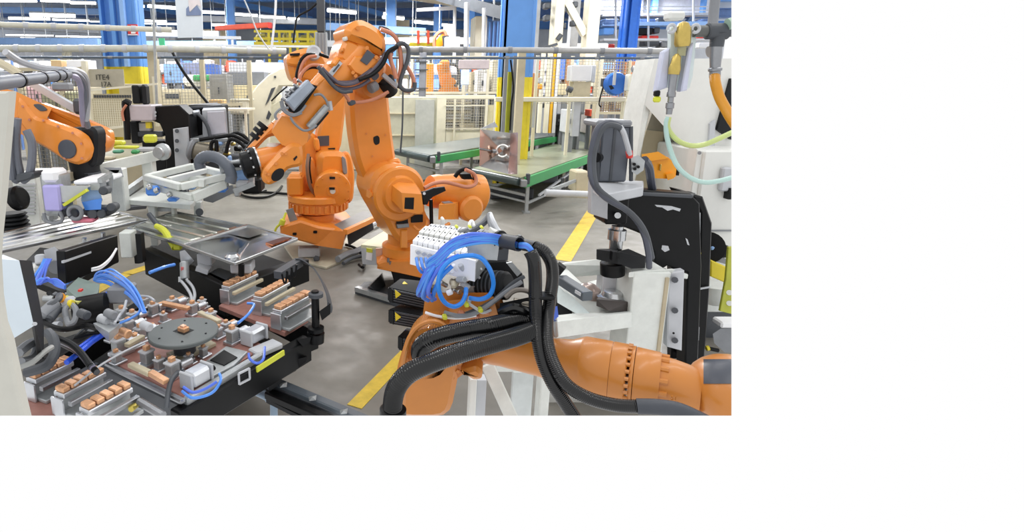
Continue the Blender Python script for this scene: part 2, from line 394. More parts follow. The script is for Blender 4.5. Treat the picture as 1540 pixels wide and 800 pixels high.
t.p('brace', B().bar(W(628, 15, 18), W(684, 12, 17), .1, .1), lgrey)
t = T('crane_beam', 'orange red crane girder far behind, above the yellow railing', 'crane', W(365, 45, 22))
t.p('girder', B().bar(W(326, 42.5, 22), W(407, 37.5, 20), .2, .17, ch=.02), ored); t.p('end_plate', B().rb(403, 34, 408.5, 42, 19.9, .25), red)
t = T('yellow_gantry', 'yellow railed platform far behind the cream press', 'platform', W(430, 70, 24))
for v in (47, 58, 67): t.p('rail', B().bar(W(382, v, 24), W(478, v+1, 24), .08, .1 if v < 60 else .22), yellow)
for u in (404, 420, 436, 447, 463, 474): t.p('post', B().bar(W(u, 46, 24), Vector((W(u, 70, 24).x, 24, 0)), .1, .1, (1, 0, 0)), yellow)
t.p('machinery', B().rb(384, 50, 402, 69, 24.4, 1, .1).rb(424, 49, 434, 68, 24.5, 1, .1).rb(450, 52, 470, 69, 24.5, 1, .1), M('olive_machine', (140, 132, 62), .6), stuff=True)
t = T('yellow_walkway', 'yellow walkway rail behind the small yellow robot', 'railing', W(634, 68, 24))
t.p('kick_plate', B().rb(616, 64, 658, 69, 24, .1), yellow)
for v in (48, 55): t.p('rail', B().bar(W(616, v, 24), W(656, v, 24), .06, .06), cream)
for u in (629, 644): t.p('post', B().bar(W(u, 46, 24), W(u, 66, 24), .1, .1), ored)
t = T('upper_storage_deck', 'blue and white shelving deck with red strips far behind', 'shelving', W(980, 70, 22))
t.p('back_panel', B().rb(895, -12, 1075, 22, 26, .3), M('pale_cladding', (206, 210, 222), .6))
t.p('shelf', B().bar(W(905, 23, 24), W(1075, 22, 23), .5, .1), lgrey); t.p('shelf', B().bar(W(905, 37, 23), W(1075, 36, 22), .5, .14), bluel)
t.p('shelf', B().bar(W(905, 60, 22), W(1075, 60, 22), .4, .08), lgrey)
for u, v, w, h, m, i in ((910, 28, 20, 8, blued, 0), (962, 28, 24, 8, blued, 1), (990, 27, 14, 8, dgrey, 2), (1056, 28, 14, 6, blued, 3), (908, 42, 16, 10, bluec, 4), (958, 42, 24, 10, blackm, 5), (985, 41, 8, 9, dgrey, 6), (965, 53.5, 26, 6, red, 7), (1050, 53, 16, 5, red, 8), (918, 66, 10, 9, red, 9), (970, 60, 22, 9, dgrey, 10), (995, 62, 14, 9, steeld, 11), (1052, 64, 18, 8, paper, 12)):
    t.p('stored_case', B().rb(u, v, u+w, v+h, 22.6, .5, .03), m)
for u in (926, 975, 1043, 957): t.p('upright', B().bar(W(u, -10, 22.4), W(u, 72, 22.4), .06, .06), lgrey)
for v in (10, 15.5): t.p('rail', B().bar(W(895, v, 23), W(1075, v, 23), .04, .04), lgrey)
for u, m_, w in ((973, dgrey, 5), (982, bluec, 8), (1059, bluec, 4)): t.p('pillar', B().rb(u, -12, u+w, 22, 25.5, .3), m_)
# tall cream tool frame with diagonal brace
t = T('cream_gantry_frame', 'tall cream gantry frame with diagonal brace behind the overhead rail', 'frame', W(865, 75, 12))
for u, w in ((833, 14), (883, 18)): t.p('post', B().rb(u, -40, u+w, 130, 12, .3, .01), cream)
t.p('brace', B().bar(W(845, -10, 12.1), W(879, 52, 12.1), .12, .14), cream)
for u, v in ((824, 8), (824, 26), (849, 14), (848, 38), (866, 6), (865, 34)): t.p('drive_box', B().rb(u-4, v-4, u+4, v+5, 12.05, .2, .02), dgrey)
t.p('rear_post', B().rb(800, -20, 812, 72, 12.6, .2), lgrey); t.p('rear_post', B().rb(860, -20, 872, 70, 12.7, .2), lgrey)
t.p('arm', B().bar(W(818, 72, 12), W(838, 66, 12), .05, .05).cyl(W(838, 60, 12), W(844, 52, 12), .05), dgrey)
solo('tube_light_strip', B().rb(845, 65, 915, 73, 12.8, .1, .02), M('light_panel', (250, 250, 246), .4, emit=1.0), 'bright white panel just above the overhead rail', 'light')
# ================= far clutter behind the fences =================
def case(u0, v0, u1, v1, d, th, m, label, cat, name, lid=None, handle=True):
    t = T(name, label, cat, W((u0+u1)/2, v1, d))
    t.p('body', B().rb(u0, v0, u1, v1, d, th, .012), m)
    if lid: t.p('lid', B().rb(u0-.6, v0-1.2, u1+.6, v0+2, d-.02, th+.04, .01), lid)
    if handle: dr_ = t.p('door', B().rb(u0+(u1-u0)*.1, v0+(v1-v0)*.12, u1-(u1-u0)*.1, v1-(v1-v0)*.1, d-.015, .03, .005), m); t.p('handle', B().rb((u0+u1)/2-1, v0+(v1-v0)*.4, (u0+u1)/2+1, v0+(v1-v0)*.6, d-.04, .03), dgrey, dr_)
    zb = Z(v1, d)
    if zb > .15 and name not in ('mesh_board', 'blue_bag', 'hung_sheet', 'printed_box', 'bright_pane', 'tan_pouch', 'blue_bin'):
        xa, xb = X(u0, v1, d), X(u1, v1, d)
        for x_ in (xa+.06, xb-.06): t.p('leg', B().box((x_, d+th*.5, zb/2), (.05, min(.3, th*.8), zb)), mgrey)
    return t
case(272, 94, 300, 128, 13, .6, M('violet_grey', (150, 156, 186), .5), 'violet grey cabinet behind the middle mesh fence', 'cabinet', 'far_cabinet')
case(306, 96, 322, 112, 12, .5, M('tote_blue', (62, 96, 170), .5), 'blue bin hanging behind the beige fence post', 'bin', 'blue_bin', handle=False)
t = T('green_print_bag', 'white sack with green round print behind the mesh fence', 'sack', W(304, 128, 11.5))
t.p('sack', B().rb(273, 112, 318, 130, 11.5, .5, .08), paper); t.p('print', B().rb(289, 112.5, 302, 122, 11.44, .08, .03).rb(306, 112.5, 316, 122, 11.44, .08, .03), green, stuff=True)
case(213, 96, 224, 118, 12, .4, paper, 'white box behind the yellow column foot', 'box', 'white_box', handle=False)
case(246, 96, 266, 125, 12.5, .5, bluel, 'pale blue crate behind the fence post', 'crate', 'pale_crate')
case(316, 112, 342, 160, 10.6, .5, M('zinc_bin', (150, 150, 148), .4, .5), 'grey zinc locker behind the fence', 'locker', 'zinc_locker')
case(344, 94, 424, 110, 15, .8, paper, 'long white bright crate far behind the fence', 'crate', 'long_crate', handle=False)
case(342, 108, 398, 128, 14, .6, mgrey, 'grey low bin below the white crate', 'bin', 'grey_bin', handle=False)
case(352, 128, 392, 168, 12, .5, M('tan_locker', (206, 192, 152), .55), 'tan cabinet behind the fence near the grey junction box', 'cabinet', 'tan_cabinet')
case(346, 150, 374, 172, 9.6, .4, cream, 'cream plastic crate in front of the tan cabinet', 'crate', 'cream_crate', lid=cream)
case(314, 150, 334, 160, 9.6, .35, M('carton_tan', (214, 176, 120), .6), 'small orange brown carton behind the black gantry', 'carton', 'small_carton', handle=False)
case(200, 90, 214, 99, 13, .4, paper, 'white box behind the blue column at the left', 'box', 'white_box', handle=False)
case(28, 92, 60, 106, 14, .6, paper, 'white case far behind the grey conduit', 'case', 'white_case', handle=False)
case(76, 90, 92, 104, 14, .6, M('card', (206, 176, 132), .6), 'brown carton far behind the grey conduit', 'carton', 'brown_carton', handle=False)
case(100, 90, 128, 106, 14, .6, beltw, 'pale case beside the beige notice panel', 'case', 'pale_case', handle=False)
case(158, 92, 162, 103, 13, .6, paper, 'slim white case behind the blue column', 'case', 'white_case', handle=False)
case(40, 130, 70, 160, 10, .5, M('crate_rose', (200, 160, 165), .6), 'pink grey crate behind the orange robot shoulder', 'crate', 'rose_crate')
case(64, 138, 104, 176, 9.5, .6, M('olive_case', (150, 150, 120), .6), 'olive case behind the orange robot forearm', 'case', 'olive_case')
case(694, 105, 706, 128, 12.5, .1, M('sheet_blue', (208, 218, 236), .5), 'pale blue sheet hung behind the mesh', 'sheet', 'hung_sheet', handle=False)
case(690, 90, 736, 104, 11.2, .06, M('rose_board', (176, 164, 166), .6), 'rose grey board tied to the mesh top', 'board', 'mesh_board', handle=False)
case(671, 55, 692, 72, 13, .3, paper, 'white printed box on top of the overhead rail', 'box', 'printed_box', handle=False)
case(668, 38, 683, 55, 20, .3, M('bright_pane', (246, 248, 250), .5, emit=.6), 'bright white pane far under the mezzanine', 'panel', 'bright_pane', handle=False)
case(718, 105, 734, 145, 13, .5, beltw, 'pale locker behind the wire mesh beside the cream post', 'locker', 'pale_locker')
case(740, 90, 762, 142, 13, .6, cream, 'cream cabinet behind the wire mesh', 'cabinet', 'cream_cabinet')
case(708, 108, 717, 140, 13.4, .3, beige, 'narrow beige locker behind the wire mesh', 'locker', 'beige_locker')
case(842, 86, 850, 120, 12, .4, M('bag_blue', (92, 128, 214), .5), 'blue bag hanging by the brown post', 'bag', 'blue_bag', handle=False)
case(851, 86, 858, 135, 12, .3, M('brown_post', (176, 120, 76), .55), 'brown upright board beside the blue bag', 'board', 'brown_board', handle=False)
case(836, 96, 843, 125, 12.2, .3, M('brown_post2', (186, 128, 84), .55), 'brown upright board behind the blue bag', 'board', 'brown_board', handle=False)
case(836, 126, 852, 143, 11.6, .4, M('tan_sack', (222, 208, 170), .6), 'tan pouch on the fence rail', 'pouch', 'tan_pouch', handle=False)
case(858, 144, 880, 172, 11, .5, mgrey, 'grey pump housing behind the far conveyor end', 'pump', 'pump_housing')
case(832, 172, 850, 190, 12, .5, blackm, 'black motor case behind the far conveyor end', 'motor', 'black_motor')
case(853, 165, 866, 200, 10.6, .4, lgrey, 'light grey covered unit near the far conveyor end', 'machine', 'covered_unit')
case(888, 165, 900, 175, 11, .3, ored, 'orange red tray on the rear bench', 'tray', 'red_tray', handle=False)
case(905, 145, 930, 150, 12, .3, ored, 'orange red box under the blue cable reel', 'box', 'red_box', handle=False)
case(955, 150, 972, 160, 12, .4, M('brick_box', (214, 112, 62), .6), 'orange brown box behind the white machine frame', 'box', 'brick_box', handle=False)
case(952, 92, 978, 112, 14, .5, M('brick_box2', (208, 122, 74), .6), 'orange brown case above the white control box', 'case', 'brick_case', handle=False)
case(880, 168, 940, 200, 12.5, .5, M('bench_cloth', (176, 170, 166), .6), 'grey rear bench under the blue reel', 'bench', 'rear_bench')
case(944, 165, 966, 205, 11.4, .6, mgrey, 'grey machine bed beside the white machine frame', 'machine', 'machine_bed')
case(800, 110, 812, 150, 12.8, .3, M('rust_board', (196, 140, 92), .55), 'rust coloured board behind the yellow column', 'board', 'rust_board', handle=False)
for i, (u, w, m_, lb) in enumerate(((812, 5, cream, 'cream slim post beside the yellow column'), (822, 6, cream, 'cream post in front of the yellow strip post'), (829, 5, M('amber_post', (224, 170, 40), .5), 'amber slim post between cream posts'), (833, 6, beltw, 'white slim post beside the amber post'))):
    solo('guard_post', B().rb(u, 78, u+w, 200, 11.5, .08), m_, lb, 'post')
# small round gauge and bottle on fence
solo('pressure_gauge', B().cyl(W(812, 121, 11), W(812, 121, 10.9), .055, ch=.01), lgrey, 'small round gauge beside the yellow column', 'gauge')
solo('yellow_valve', B().rb(808, 126, 817, 135, 11, .1, .03), amber, 'yellow valve below the round gauge', 'valve')
# blue cable reel
t = T('cable_reel', 'round blue cable reel hung on the mesh fence', 'cable reel', W(926, 142, 9.4))
c = W(926, 126, 9.4); ax = Vector((.1, -1, .05)).normalized()
r_ = S(16.2, 9.4)
t.p('drum', B().rev(c+ax*-.08, ax, [(0, r_*.9), (.02, r_), (.1, r_), (.13, r_*.93), (.135, r_*.5), (.12, r_*.2)], 32), M('reel_blue', (40, 104, 190), .4))
t.p('bracket', B().rb(923, 106, 926.5, 128, 9.2, .03), lgrey); t.p('label_plate', B().pp([(916, 129), (920, 128), (924, 133), (919, 135)], 9.22, .02), blackm)
t.p('mount', B().rb(907, 118, 914, 130, 9.5, .1).rb(938, 115, 946, 132, 9.5, .1), dgrey)
t.p('cord', B().tube([W(908, 128, 9.5), W(903, 145, 9.5), W(901, 157, 9.5), W(904, 161, 9.5)], .012), black)
# white boxes on the fence
t = T('control_box', 'white control box with round emblem on the mesh fence', 'control box', W(957, 137, 9.2)); t.p('box', B().rb(945, 111.5, 970, 137, 9.2, .15, .015), M('ivory', (232, 230, 214), .5)); t.p('emblem', B().rb(954, 115, 958, 120, 9.17, .04, .01), yellow); t.p('siren', B().cyl(W(950, 104, 9.2), W(971, 104, 9.2), .05, .075, ch=.01), steeld)
t = T('control_box', 'white cabinet on a grey stand behind the overhead rail', 'control box', W(880, 148, 9.6)); t.p('box', B().rb(860, 98, 890, 122, 9.6, .25, .01), beltw); t.p('side', B().rb(890, 98, 896, 124, 9.7, .25, .01), lgrey); t.p('stand', B().rb(862, 123, 888, 148, 9.65, .2), beige); t.p('hose_end', B().cyl(W(853, 133, 9.6), W(860, 136, 9.6), .05), dgrey)
# ---------- ducts, pipes and cladding high up at the back ----------
for i, (u0, v0, u1, v1, d, h, m_, lb) in enumerate(((-10, 40, 150, 47, 28, .22, lgrey, 'long pale duct high behind the grey pipes'), (-10, 62, 150, 63, 26, .3, bluel, 'pale blue cable tray behind the thick grey pipe'), (218, 50, 330, 52, 27, .3, lgrey, 'pale duct behind the white hanging board'), (212, 66, 470, 66, 27, .25, bluel, 'pale blue cable tray behind the cream press'), (300, 28, 480, 33, 30, .3, lgrey, 'long pale duct above the red crane girder'), (490, 40, 640, 48, 28, .35, bluel, 'pale blue duct behind the tall robot head'), (560, 62, 760, 62, 26, .3, lgrey, 'pale cable tray behind the small yellow robot'), (490, 66, 560, 66, 27, .3, lgrey, 'pale tray behind the rear robot elbow'), (-10, 15, 155, 18, 30, .3, bluel, 'pale blue duct between the rows of tubes'))):
    p, q = W(u0, v0, d), W(u1, v1, d); t = T('overhead_duct', lb, 'duct', p); t.p('duct', B().bar(p, q, .3, h, ch=.02), m_)
    for k in range(5): c = p.lerp(q, (k+.5)/5); t.p('hanger', B().cyl(c+UP*h*.5, Vector((c.x, c.y, 6.1)), .02, seg=6), galv)
for i, (u0, v0, u1, v1, d, m_, lb) in enumerate(((90, 55, 102, 66, 30, cream, 'small cream cladding block behind the grey pipe'), (104, 56, 150, 68, 32, lgrey, 'pale cladding behind the grey pipe'), (304, 44, 340, 66, 31, tan_, 'ribbed tan cladding behind the red crane girder'), (216, 40, 262, 64, 31, lgrey, 'pale cladding beside the white hanging board'), (0, 64, 60, 70, 29, beltw, 'white cladding strip behind the grey conduit'), (596, 30, 616, 62, 33, beige, 'beige cladding behind the tall robot head'), (500, 50, 530, 66, 31, mgrey, 'grey cladding behind the rear robot elbow'))):
    t = T('wall_cladding', lb, 'cladding', W((u0+u1)/2, v1, d)); z1 = Z(v0, d); t.p('sheet', B().box(((X(u0, v0, d)+X(u1, v0, d))/2, d+.1, z1/2), (X(u1, v0, d)-X(u0, v0, d), .2, z1)), m_)
    for k in range(1, 5): x = X(u0+(u1-u0)*k/5, v0, d); t.p('rib', B().box((x, d-.02, z1/2), (.06, .06, z1-.1)), m_)
# ---------- storage racks far behind, with crates ----------
def rack(u0, u1, vt, vb, d, tiers, label, grp, seed):
    t = T('storage_rack', label, 'rack', W((u0+u1)/2, vb, d)); n = 4; r = random.Random(seed)
    for k in range(n+1): u = u0+(u1-u0)*k/n; t.p('upright', B().rb(u-.7, vt, u+.7, vf(d)-.2, d, .08), blued if k % 2 else lgrey)
    for j in range(tiers):
        v = vt+(vb-vt)*(j+1)/tiers; t.p('shelf', B().rb(u0, v-1, u1, v+.6, d+.02, .7), lgrey)
        x = u0+1
        while x < u1-6:
            w = r.uniform(6, 15); h = (vb-vt)/tiers*r.uniform(.5, .88); k = r.choice((0, 0, 0, 1, 2, 3, 4, 0, 5))
            m_, c = ((paper, 'white'), (bluel, 'pale blue'), (beige, 'beige'), (cream, 'cream'), (bluec, 'blue'), (ored, 'orange red'))[k]
            solo('storage_crate', B().rb(x, v-1.4-h, min(x+w, u1-1), v-1.3, d+.12, .5, .03), m_, '%s crate on the %s' % (c, grp), 'crate', '%s crates on the %s' % (c, grp)); x += w+r.uniform(.5, 3)
rack(206, 300, 88, 128, 17, 2, 'far pallet rack of crates behind the mesh fence by the black slanting hose', 'far rack by the slanting hose', 1)
rack(302, 432, 88, 132, 18, 2, 'far pallet rack of crates behind the cream machine', 'far rack behind the cream machine', 2)
rack(598, 700, 88, 135, 18, 2, 'far pallet rack of crates behind the distant orange robot', 'far rack behind the distant orange robot', 3)
rack(700, 800, 88, 140, 17, 2, 'far pallet rack of crates beside the big blue column', 'far rack beside the big blue column', 4)
rack(802, 985, 88, 142, 18, 3, 'far pallet rack of crates behind the blue cable reel', 'far rack behind the blue cable reel', 5)
rack(-10, 130, 88, 128, 16, 2, 'far pallet rack of crates behind the grey conduit', 'far rack behind the grey conduit', 6)
for i, (u0, v0, u1, v1, d, m_, lb) in enumerate(((208, 130, 236, 175, 14.6, cream, 'cream machine housing behind the fence post with the pale inset'), (244, 134, 300, 178, 11.3, beige, 'beige low machine housing behind the mesh fence'), (301, 138, 350, 185, 14.8, lgrey, 'light grey machine housing behind the zinc locker'), (376, 140, 424, 190, 13, cream, 'cream machine housing behind the cream press'), (596, 150, 640, 190, 13.5, lgrey, 'light grey housing behind the cable post'), (760, 150, 800, 185, 14, cream, 'cream housing behind the blue column foot'), (812, 148, 846, 186, 13.6, lgrey, 'light grey housing behind the cream slim posts'), (884, 150, 940, 185, 14.5, beige, 'beige housing under the blue reel'), (946, 140, 990, 190, 15.5, lgrey, 'light grey housing behind the white machine frame'), (40, 130, 126, 190, 11.5, beige, 'beige housing behind the olive case'), (425, 130, 500, 200, 12, lgrey, 'light grey housing behind the two orange robots'), (500, 130, 600, 215, 12, beige, 'beige housing between the two orange robots'))):
    t = T('machine_housing', lb, 'machine', W((u0+u1)/2, v1, d)); t.p('body', B().rb(u0, v0, u1, vf(d)-.2, d, 1.0, .02), m_); t.p('door', B().rb(u0+2, v0+4, (u0+u1)/2, v1+20, d-.02, .03, .004), m_); t.p('door', B().rb((u0+u1)/2+1, v0+4, u1-2, v1+20, d-.02, .03, .004), m_); t.p('vent', B().rb(u0+4, v0+7, (u0+u1)/2-3, v0+14, d-.03, .02), dgrey)
# ================= fences =================
def wires(b, P, Q, z0, z1, pu, pv, r):
    P, Q = Vector(P), Vector(Q); d = Q-P; L = d.length; n = max(2, int(L/pu)); m_ = max(2, int((z1-z0)/pv))
    for i in range(n+1):
        p = P+d*(i/n); b.box((p.x, p.y, (z0+z1)/2), (r, r, z1-z0))
    for j in range(m_+1):
        z = z0+(z1-z0)*j/m_; b.bar((P.x, P.y+.006, z), (Q.x, Q.y+.006, z), r, r)
    return b
def fence(label, pts, z0, z1, rails, m_, pitch=.06, wire=.006, postw=.06, wm=None, name='mesh_fence', pz=None):
    t = T(name, label, 'fence', (pts[0][0], pts[0][1], 0))
    for i, p in enumerate(pts): t.p('post', B().box((p[0], p[1], (z1+.03)/2), (postw, postw, z1+.03)), m_)
    for p, q in zip(pts[:-1], pts[1:]):
        P = Vector((p[0], p[1], 0)); Q = Vector((q[0], q[1], 0))
        for z in rails: t.p('rail', B().bar(P+UP*z, Q+UP*z, .04, .05), m_)
        t.p('wire_mesh', wires(B(), P, Q, z0, z1, pitch, pitch, wire), wm or m_, stuff=True)
    return t
def fp(u, v, d): p = W(u, v, d); return (p.x, p.y)
wirem = M('wire', (176, 172, 160), .5, .3)
fence('cream mesh guard fence running behind the two tall orange robots', [fp(619, 130, 12.8), fp(697, 130, 12.9), fp(733, 130, 13.0), fp(783, 130, 12.9)], .5, 2.45, (1.66, 2.45, .5), cream, .055, .007, .06, wirem)
fence('mesh guard fence behind the blue cable reel', [fp(806, 130, 10), fp(858, 130, 10.2), fp(902, 130, 10.3), fp(972, 130, 10.4)], 1.5, 2.3, (1.55,), cream, .06, .007, .05, wirem)
fence('fine brown mesh panel directly behind the blue cable reel', [fp(896, 130, 10.8), fp(944, 130, 10.8)], 1.3, 2.25, (1.3,), beige, .045, .012, .05, M('mesh_brown', (128, 104, 78), .6))
fence('mesh fence with black rods behind the black gantry', [fp(238, 130, 9), fp(306, 130, 9.4), fp(376, 130, 9.65)], .6, 2.2, (1.5,), beige, .05, .006, .07, M('wire_grey', (150, 150, 146), .5, .3))
t = T('machine_guard', 'beige guard with meshed window in front of the cream fence', 'guard', W(668, 240, 12.4))
t.p('beam', B().rb(600, 143, 745, 149, 12.4, .1, .01), cream)
t.p('side_panel', B().rb(653, 149, 670, 240, 12.35, .3), cream); t.p('lower_panel', B().rb(670, 196, 731, 240, 12.35, .1), cream)
for u in (682, 729, 742): t.p('mullion', B().rb(u, 149, u+3, 222, 12.3, .05), cream)
for v in (158, 193): t.p('crossbar', B().rb(670, v, 730, v+1.5, 12.3, .04), cream)
t.p('wire_mesh', wires(B(), W(670, 170, 12.38), W(729, 170, 12.38), Z(196, 12.38), Z(149, 12.38), .06, .06, .008), wirem, stuff=True)
t.p('front_panel', B().rb(733, 158, 752, 236, 12.4, .05), M('cream_warm', (222, 214, 178), .5)); t.p('door_post', B().rb(754, 150, 758, 236, 12.3, .06), cream)
t = T('bench_rail', 'cream horizontal rail with legs along the loaded conveyor', 'rail', W(900, 205, 9.5)); t.p('beam', B().rb(745, 146, 942, 153, 9.5, .08, .01), cream)
t.p('leg', B().rb(936, 153, 946, 205, 9.5, .1), cream); t.p('leg', B().rb(862, 152, 872, 205, 9.6, .1), lgrey); t.p('leg', B().rb(800, 152, 805, 192, 9.7, .06), lgrey)
t = T('roller_machine', 'dark slatted roller machine seen through the meshed window', 'machine', W(700, 195, 13.5))
t.p('bed', B().rb(670, 152, 728, 196, 13.5, .6), M('machine_dark', (96, 92, 86), .6))
for k in range(9): t.p('slat', B().rb(672, 154+k*4.5, 726, 156+k*4.5, 13.44, .06), lgrey if k % 3 else beige)
t.p('chute', B().pp([(688, 186), (726, 184), (712, 198), (696, 194)], 13.35, .05), beige)
t = T('wall_cabinet', 'pale grey green enclosure behind the tall robot link', 'cabinet', W(610, 265, 10.6))
t.p('body', B().rb(560, 146, 656, 275, 10.6, .4, .01), M('sage', (186, 184, 164), .5))
for v in (170, 203): t.p('seam', B().rb(578, v, 652, v+1.5, 10.57, .04), beige)
t.p('door', B().rb(624, 150, 652, 270, 10.55, .05), M('sage2', (176, 178, 172), .5))
# post with cables behind the robot
t = T('cable_post', 'thick grey cable post beside the copper cable loops', 'post', W(634, 240, 11.2))
t.p('column', B().rb(630, 78, 640, 252, 11.2, .14, .02), M('post_grey', (122, 124, 132), .5))
for v in (92, 104, 132, 158, 184): t.p('clamp', B().rb(625, v, 644, v+1.5, 11.17, .2), dgrey)
t.p('cable', B().tube([W(606, 130, 9.3), W(605, 190, 9.3), W(602, 230, 9.3)], .015), dgrey)
solo('beige_fence_post', B().rb(775, 78, 786, 262, 8.9, .08), beige, 'beige post in front of the yellow column foot', 'post')
t = T('yellow_green_board', 'olive yellow plate with black cable between grey posts', 'board', W(766, 200, 9.2)); t.p('plate', B().rb(762, 108, 771, 200, 9.2, .05), M('olive_yellow', (176, 178, 44), .5)); t.p('cable', B().tube([W(768, 90, 9.1), W(772, 130, 9.1), W(769, 160, 9.1), W(767, 196, 9.1)], .014), black); t.p('post', B().rb(757, 84, 762, 200, 9.1, .06), mgrey); t.p('post', B().rb(770, 84, 776, 200, 9.15, .06), mgrey)
# far small robots behind the mesh
t = T('industrial_robot', 'small yellow robot head with cable loop above the overhead rail', 'robot', W(664, 78, 16))
t.p('arm', B().hull(circ(W(668, 58, 16), (.2, -1, 0), .14)+circ(W(668, 58, 16.2), (.2, -1, 0), .14)+circ(W(656, 68, 16), (0, -1, 0), .1)+circ(W(656, 68, 16.2), (0, -1, 0), .1)).rb(652, 66, 664, 78, 16, .3, .03), amber)
t.p('flange', B().cyl(W(670, 54, 15.95), W(671, 74, 15.95), .1, .07), dgrey)
t.p('cable', B().tube([W(654, 74, 16), W(653, 60, 16), W(659, 50, 16), W(667, 47, 16), W(671, 54, 16)], .05, 6), copc)
t = T('industrial_robot', 'distant orange robot behind the cream wire mesh', 'robot', W(672, 145, 14))
t.p('base', B().hull([W(656, 140, 14), W(692, 140, 14), W(676, 116, 14), W(684, 118, 14), W(656, 140, 14.6), W(692, 140, 14.6), W(676, 116, 14.5)]), orange_b)
t.p('link', B().bar(W(672, 130, 14.2), W(665, 94, 14.2), .3, .2, (0, 1, 0), .04), orange_b); t.p('head', B().rb(663, 90, 676, 112, 14.1, .3, .04), orange)
t.p('controller', B().rb(640, 95, 652, 142, 14.4, .4, .02), amber); t.p('cable', B().tube([W(676, 96, 14), W(688, 100, 14), W(690, 120, 14), W(684, 130, 14)], .04, 6), dgrey); t.p('foot', B().rb(655, 140, 700, 152, 13.9, .5), beige)
# ================= overhead rails =================
def pipe(u0, v0, u1, v1, d0, d1, r, m_, label, name='pipe_rail', bands=0, bm_=None, cat='pipe'):
    p, q = W(u0, v0, d0), W(u1, v1, d1); t = T(name, label, cat, p)
    t.p('pipe', B().cyl(p, q, r, seg=14), m_)
    for k in range(bands):
        c = p.lerp(q, (k+.5)/bands); x = (q-p).normalized(); t.p('clamp', B().cyl(c-x*.03, c+x*.03, r*1.18, seg=14), bm_ or mgrey)
    return t
pipe(-25, 36, 258, 45, 7.4, 8.0, .035, M('pipe_pale', (206, 204, 190), .45), 'pale pipe with small clamps ending beside the fence post', bands=7, bm_=lgrey)
pipe(-25, 73, 235, 73, 7.6, 7.9, .046, M('pipe_grey', (190, 190, 180), .45), 'thick pale pipe along the top of the beige fence', bands=8, bm_=lgrey)
pipe(235, 73, 430, 77, 7.9, 8.5, .045, MATS['pipe_grey'], 'thick pale pipe between fence post and rear robot head', bands=5, bm_=lgrey)
pipe(600, 74, 1012, 77, 8.7, 8.3, .042, M('pipe_mid', (168, 168, 168), .4, .2), 'grey overhead pipe in front of the blue column', bands=6)
pipe(-25, 86, 605, 87, 7.8, 8.8, .017, M('rail_blue', (92, 104, 120), .4, .3), 'thin dark rail under the thick pale pipes', bands=9)
pipe(600, 87, 1000, 87.5, 8.6, 8.3, .017, MATS['rail_blue'], 'thin dark rail in front of the blue column', bands=6)
solo('fence_upright', B().cyl(W(230, -5, 7.5), W(236, 165, 7.6), .018), galv, 'thin steel upright crossing the thick pale pipes', 'post')
t = T('fence_post', 'cream fence post at the end of the beige panel', 'post', W(232, 160, 8)); t.p('post', B().rb(225, 76, 237, 190, 8, .08), beige); t.p('pale_inset', B().rb(231, 115, 236, 190, 7.97, .04), cream)
t = T('aluminium_post', 'aluminium profile post with black cover beside the rear robot', 'post', W(484, 76, 7.3)); t.p('cover', B().rb(476, -20, 488, 48, 7.3, .1, .01), dgrey); t.p('profile', B().rb(474, 48, 492, 100, 7.32, .1, .01), galv)
for k in range(3): t.p('groove', B().rb(477+k*5, 50, 479+k*5, 98, 7.3, .03), mgrey)
solo('post_cable', B().tube([W(476, 5, 7.2), W(465, 15, 7.2), W(448, 25, 7.2), W(444, 40, 7.2), W(441, 65, 7.2)], .012), black, 'black cable drooping from the aluminium profile post', 'cable')
solo('hanging_cable', B().tube([W(415, -8, 8), W(414, 20, 8), W(411, 50, 8), W(408, 76, 8)], .016), paper, 'thick white cable hanging from the roof to the pipe', 'cable')
solo('hanging_cable', B().tube([W(364, -8, 8), W(376, 20, 8), W(388, 50, 8), W(404, 74, 8)], .01), lgrey, 'thin grey cable slanting from the roof to the pipe', 'cable')
solo('far_handrail', B().bar(W(300, 68, 12), W(470, 70, 12), .03, .04).bar(W(305, 56, 12), W(362, 57, 12), .05, .06), lgrey, 'pale handrail above the thick pipe behind the fence', 'railing')
for u in (321, 348): solo('handrail_post', B().rb(u, 58, u+2.5, 74, 12, .04), paper, 'short white handrail post, %s of two' % ('first' if u == 321 else 'second'), 'post')
t = T('air_hose_black', 'black hose slanting down behind the black gantry', 'hose', W(318, 158, 8.2)); t.p('hose', B().tube([W(258, 76, 8.4), W(272, 102, 8.3), W(292, 130, 8.2), W(315, 158, 8.2)], .022), black)
# ================= beige notice fence on the left =================
t = T('notice_fence', 'beige fence bay with stencilled panel above a wire grille', 'fence', W(165, 215, 7.2))
t.p('post', B().rb(128, 92, 135, 215, 7.2, .06), cream); t.p('sheet', B().rb(135, 104, 186, 131, 7.25, .02), M('notice', (166, 160, 142), .6)); t.p('rail', B().bar(W(133, 136, 7.15), W(237, 126, 7.3), .03, .025), cream)
t.p('slot_band', B().rb(140, 141, 198, 149, 7.3, .02), beige); t.p('bottom_rail', B().bar(W(156, 194, 7.15), W(200, 188, 7.15), .03, .03), cream)
for k in range(15): t.p('slot', B().rb(141+k*3.8, 143, 143.4+k*3.8, 147, 7.285, .02), dgrey)
t.p('grille', wires(B(), W(140, 170, 7.3), W(199, 170, 7.3), Z(190, 7.3), Z(149, 7.3), .028, .028, .006), cream, stuff=True); t.p('backing', B().rb(138, 148, 200, 206, 7.5, .02), beige)
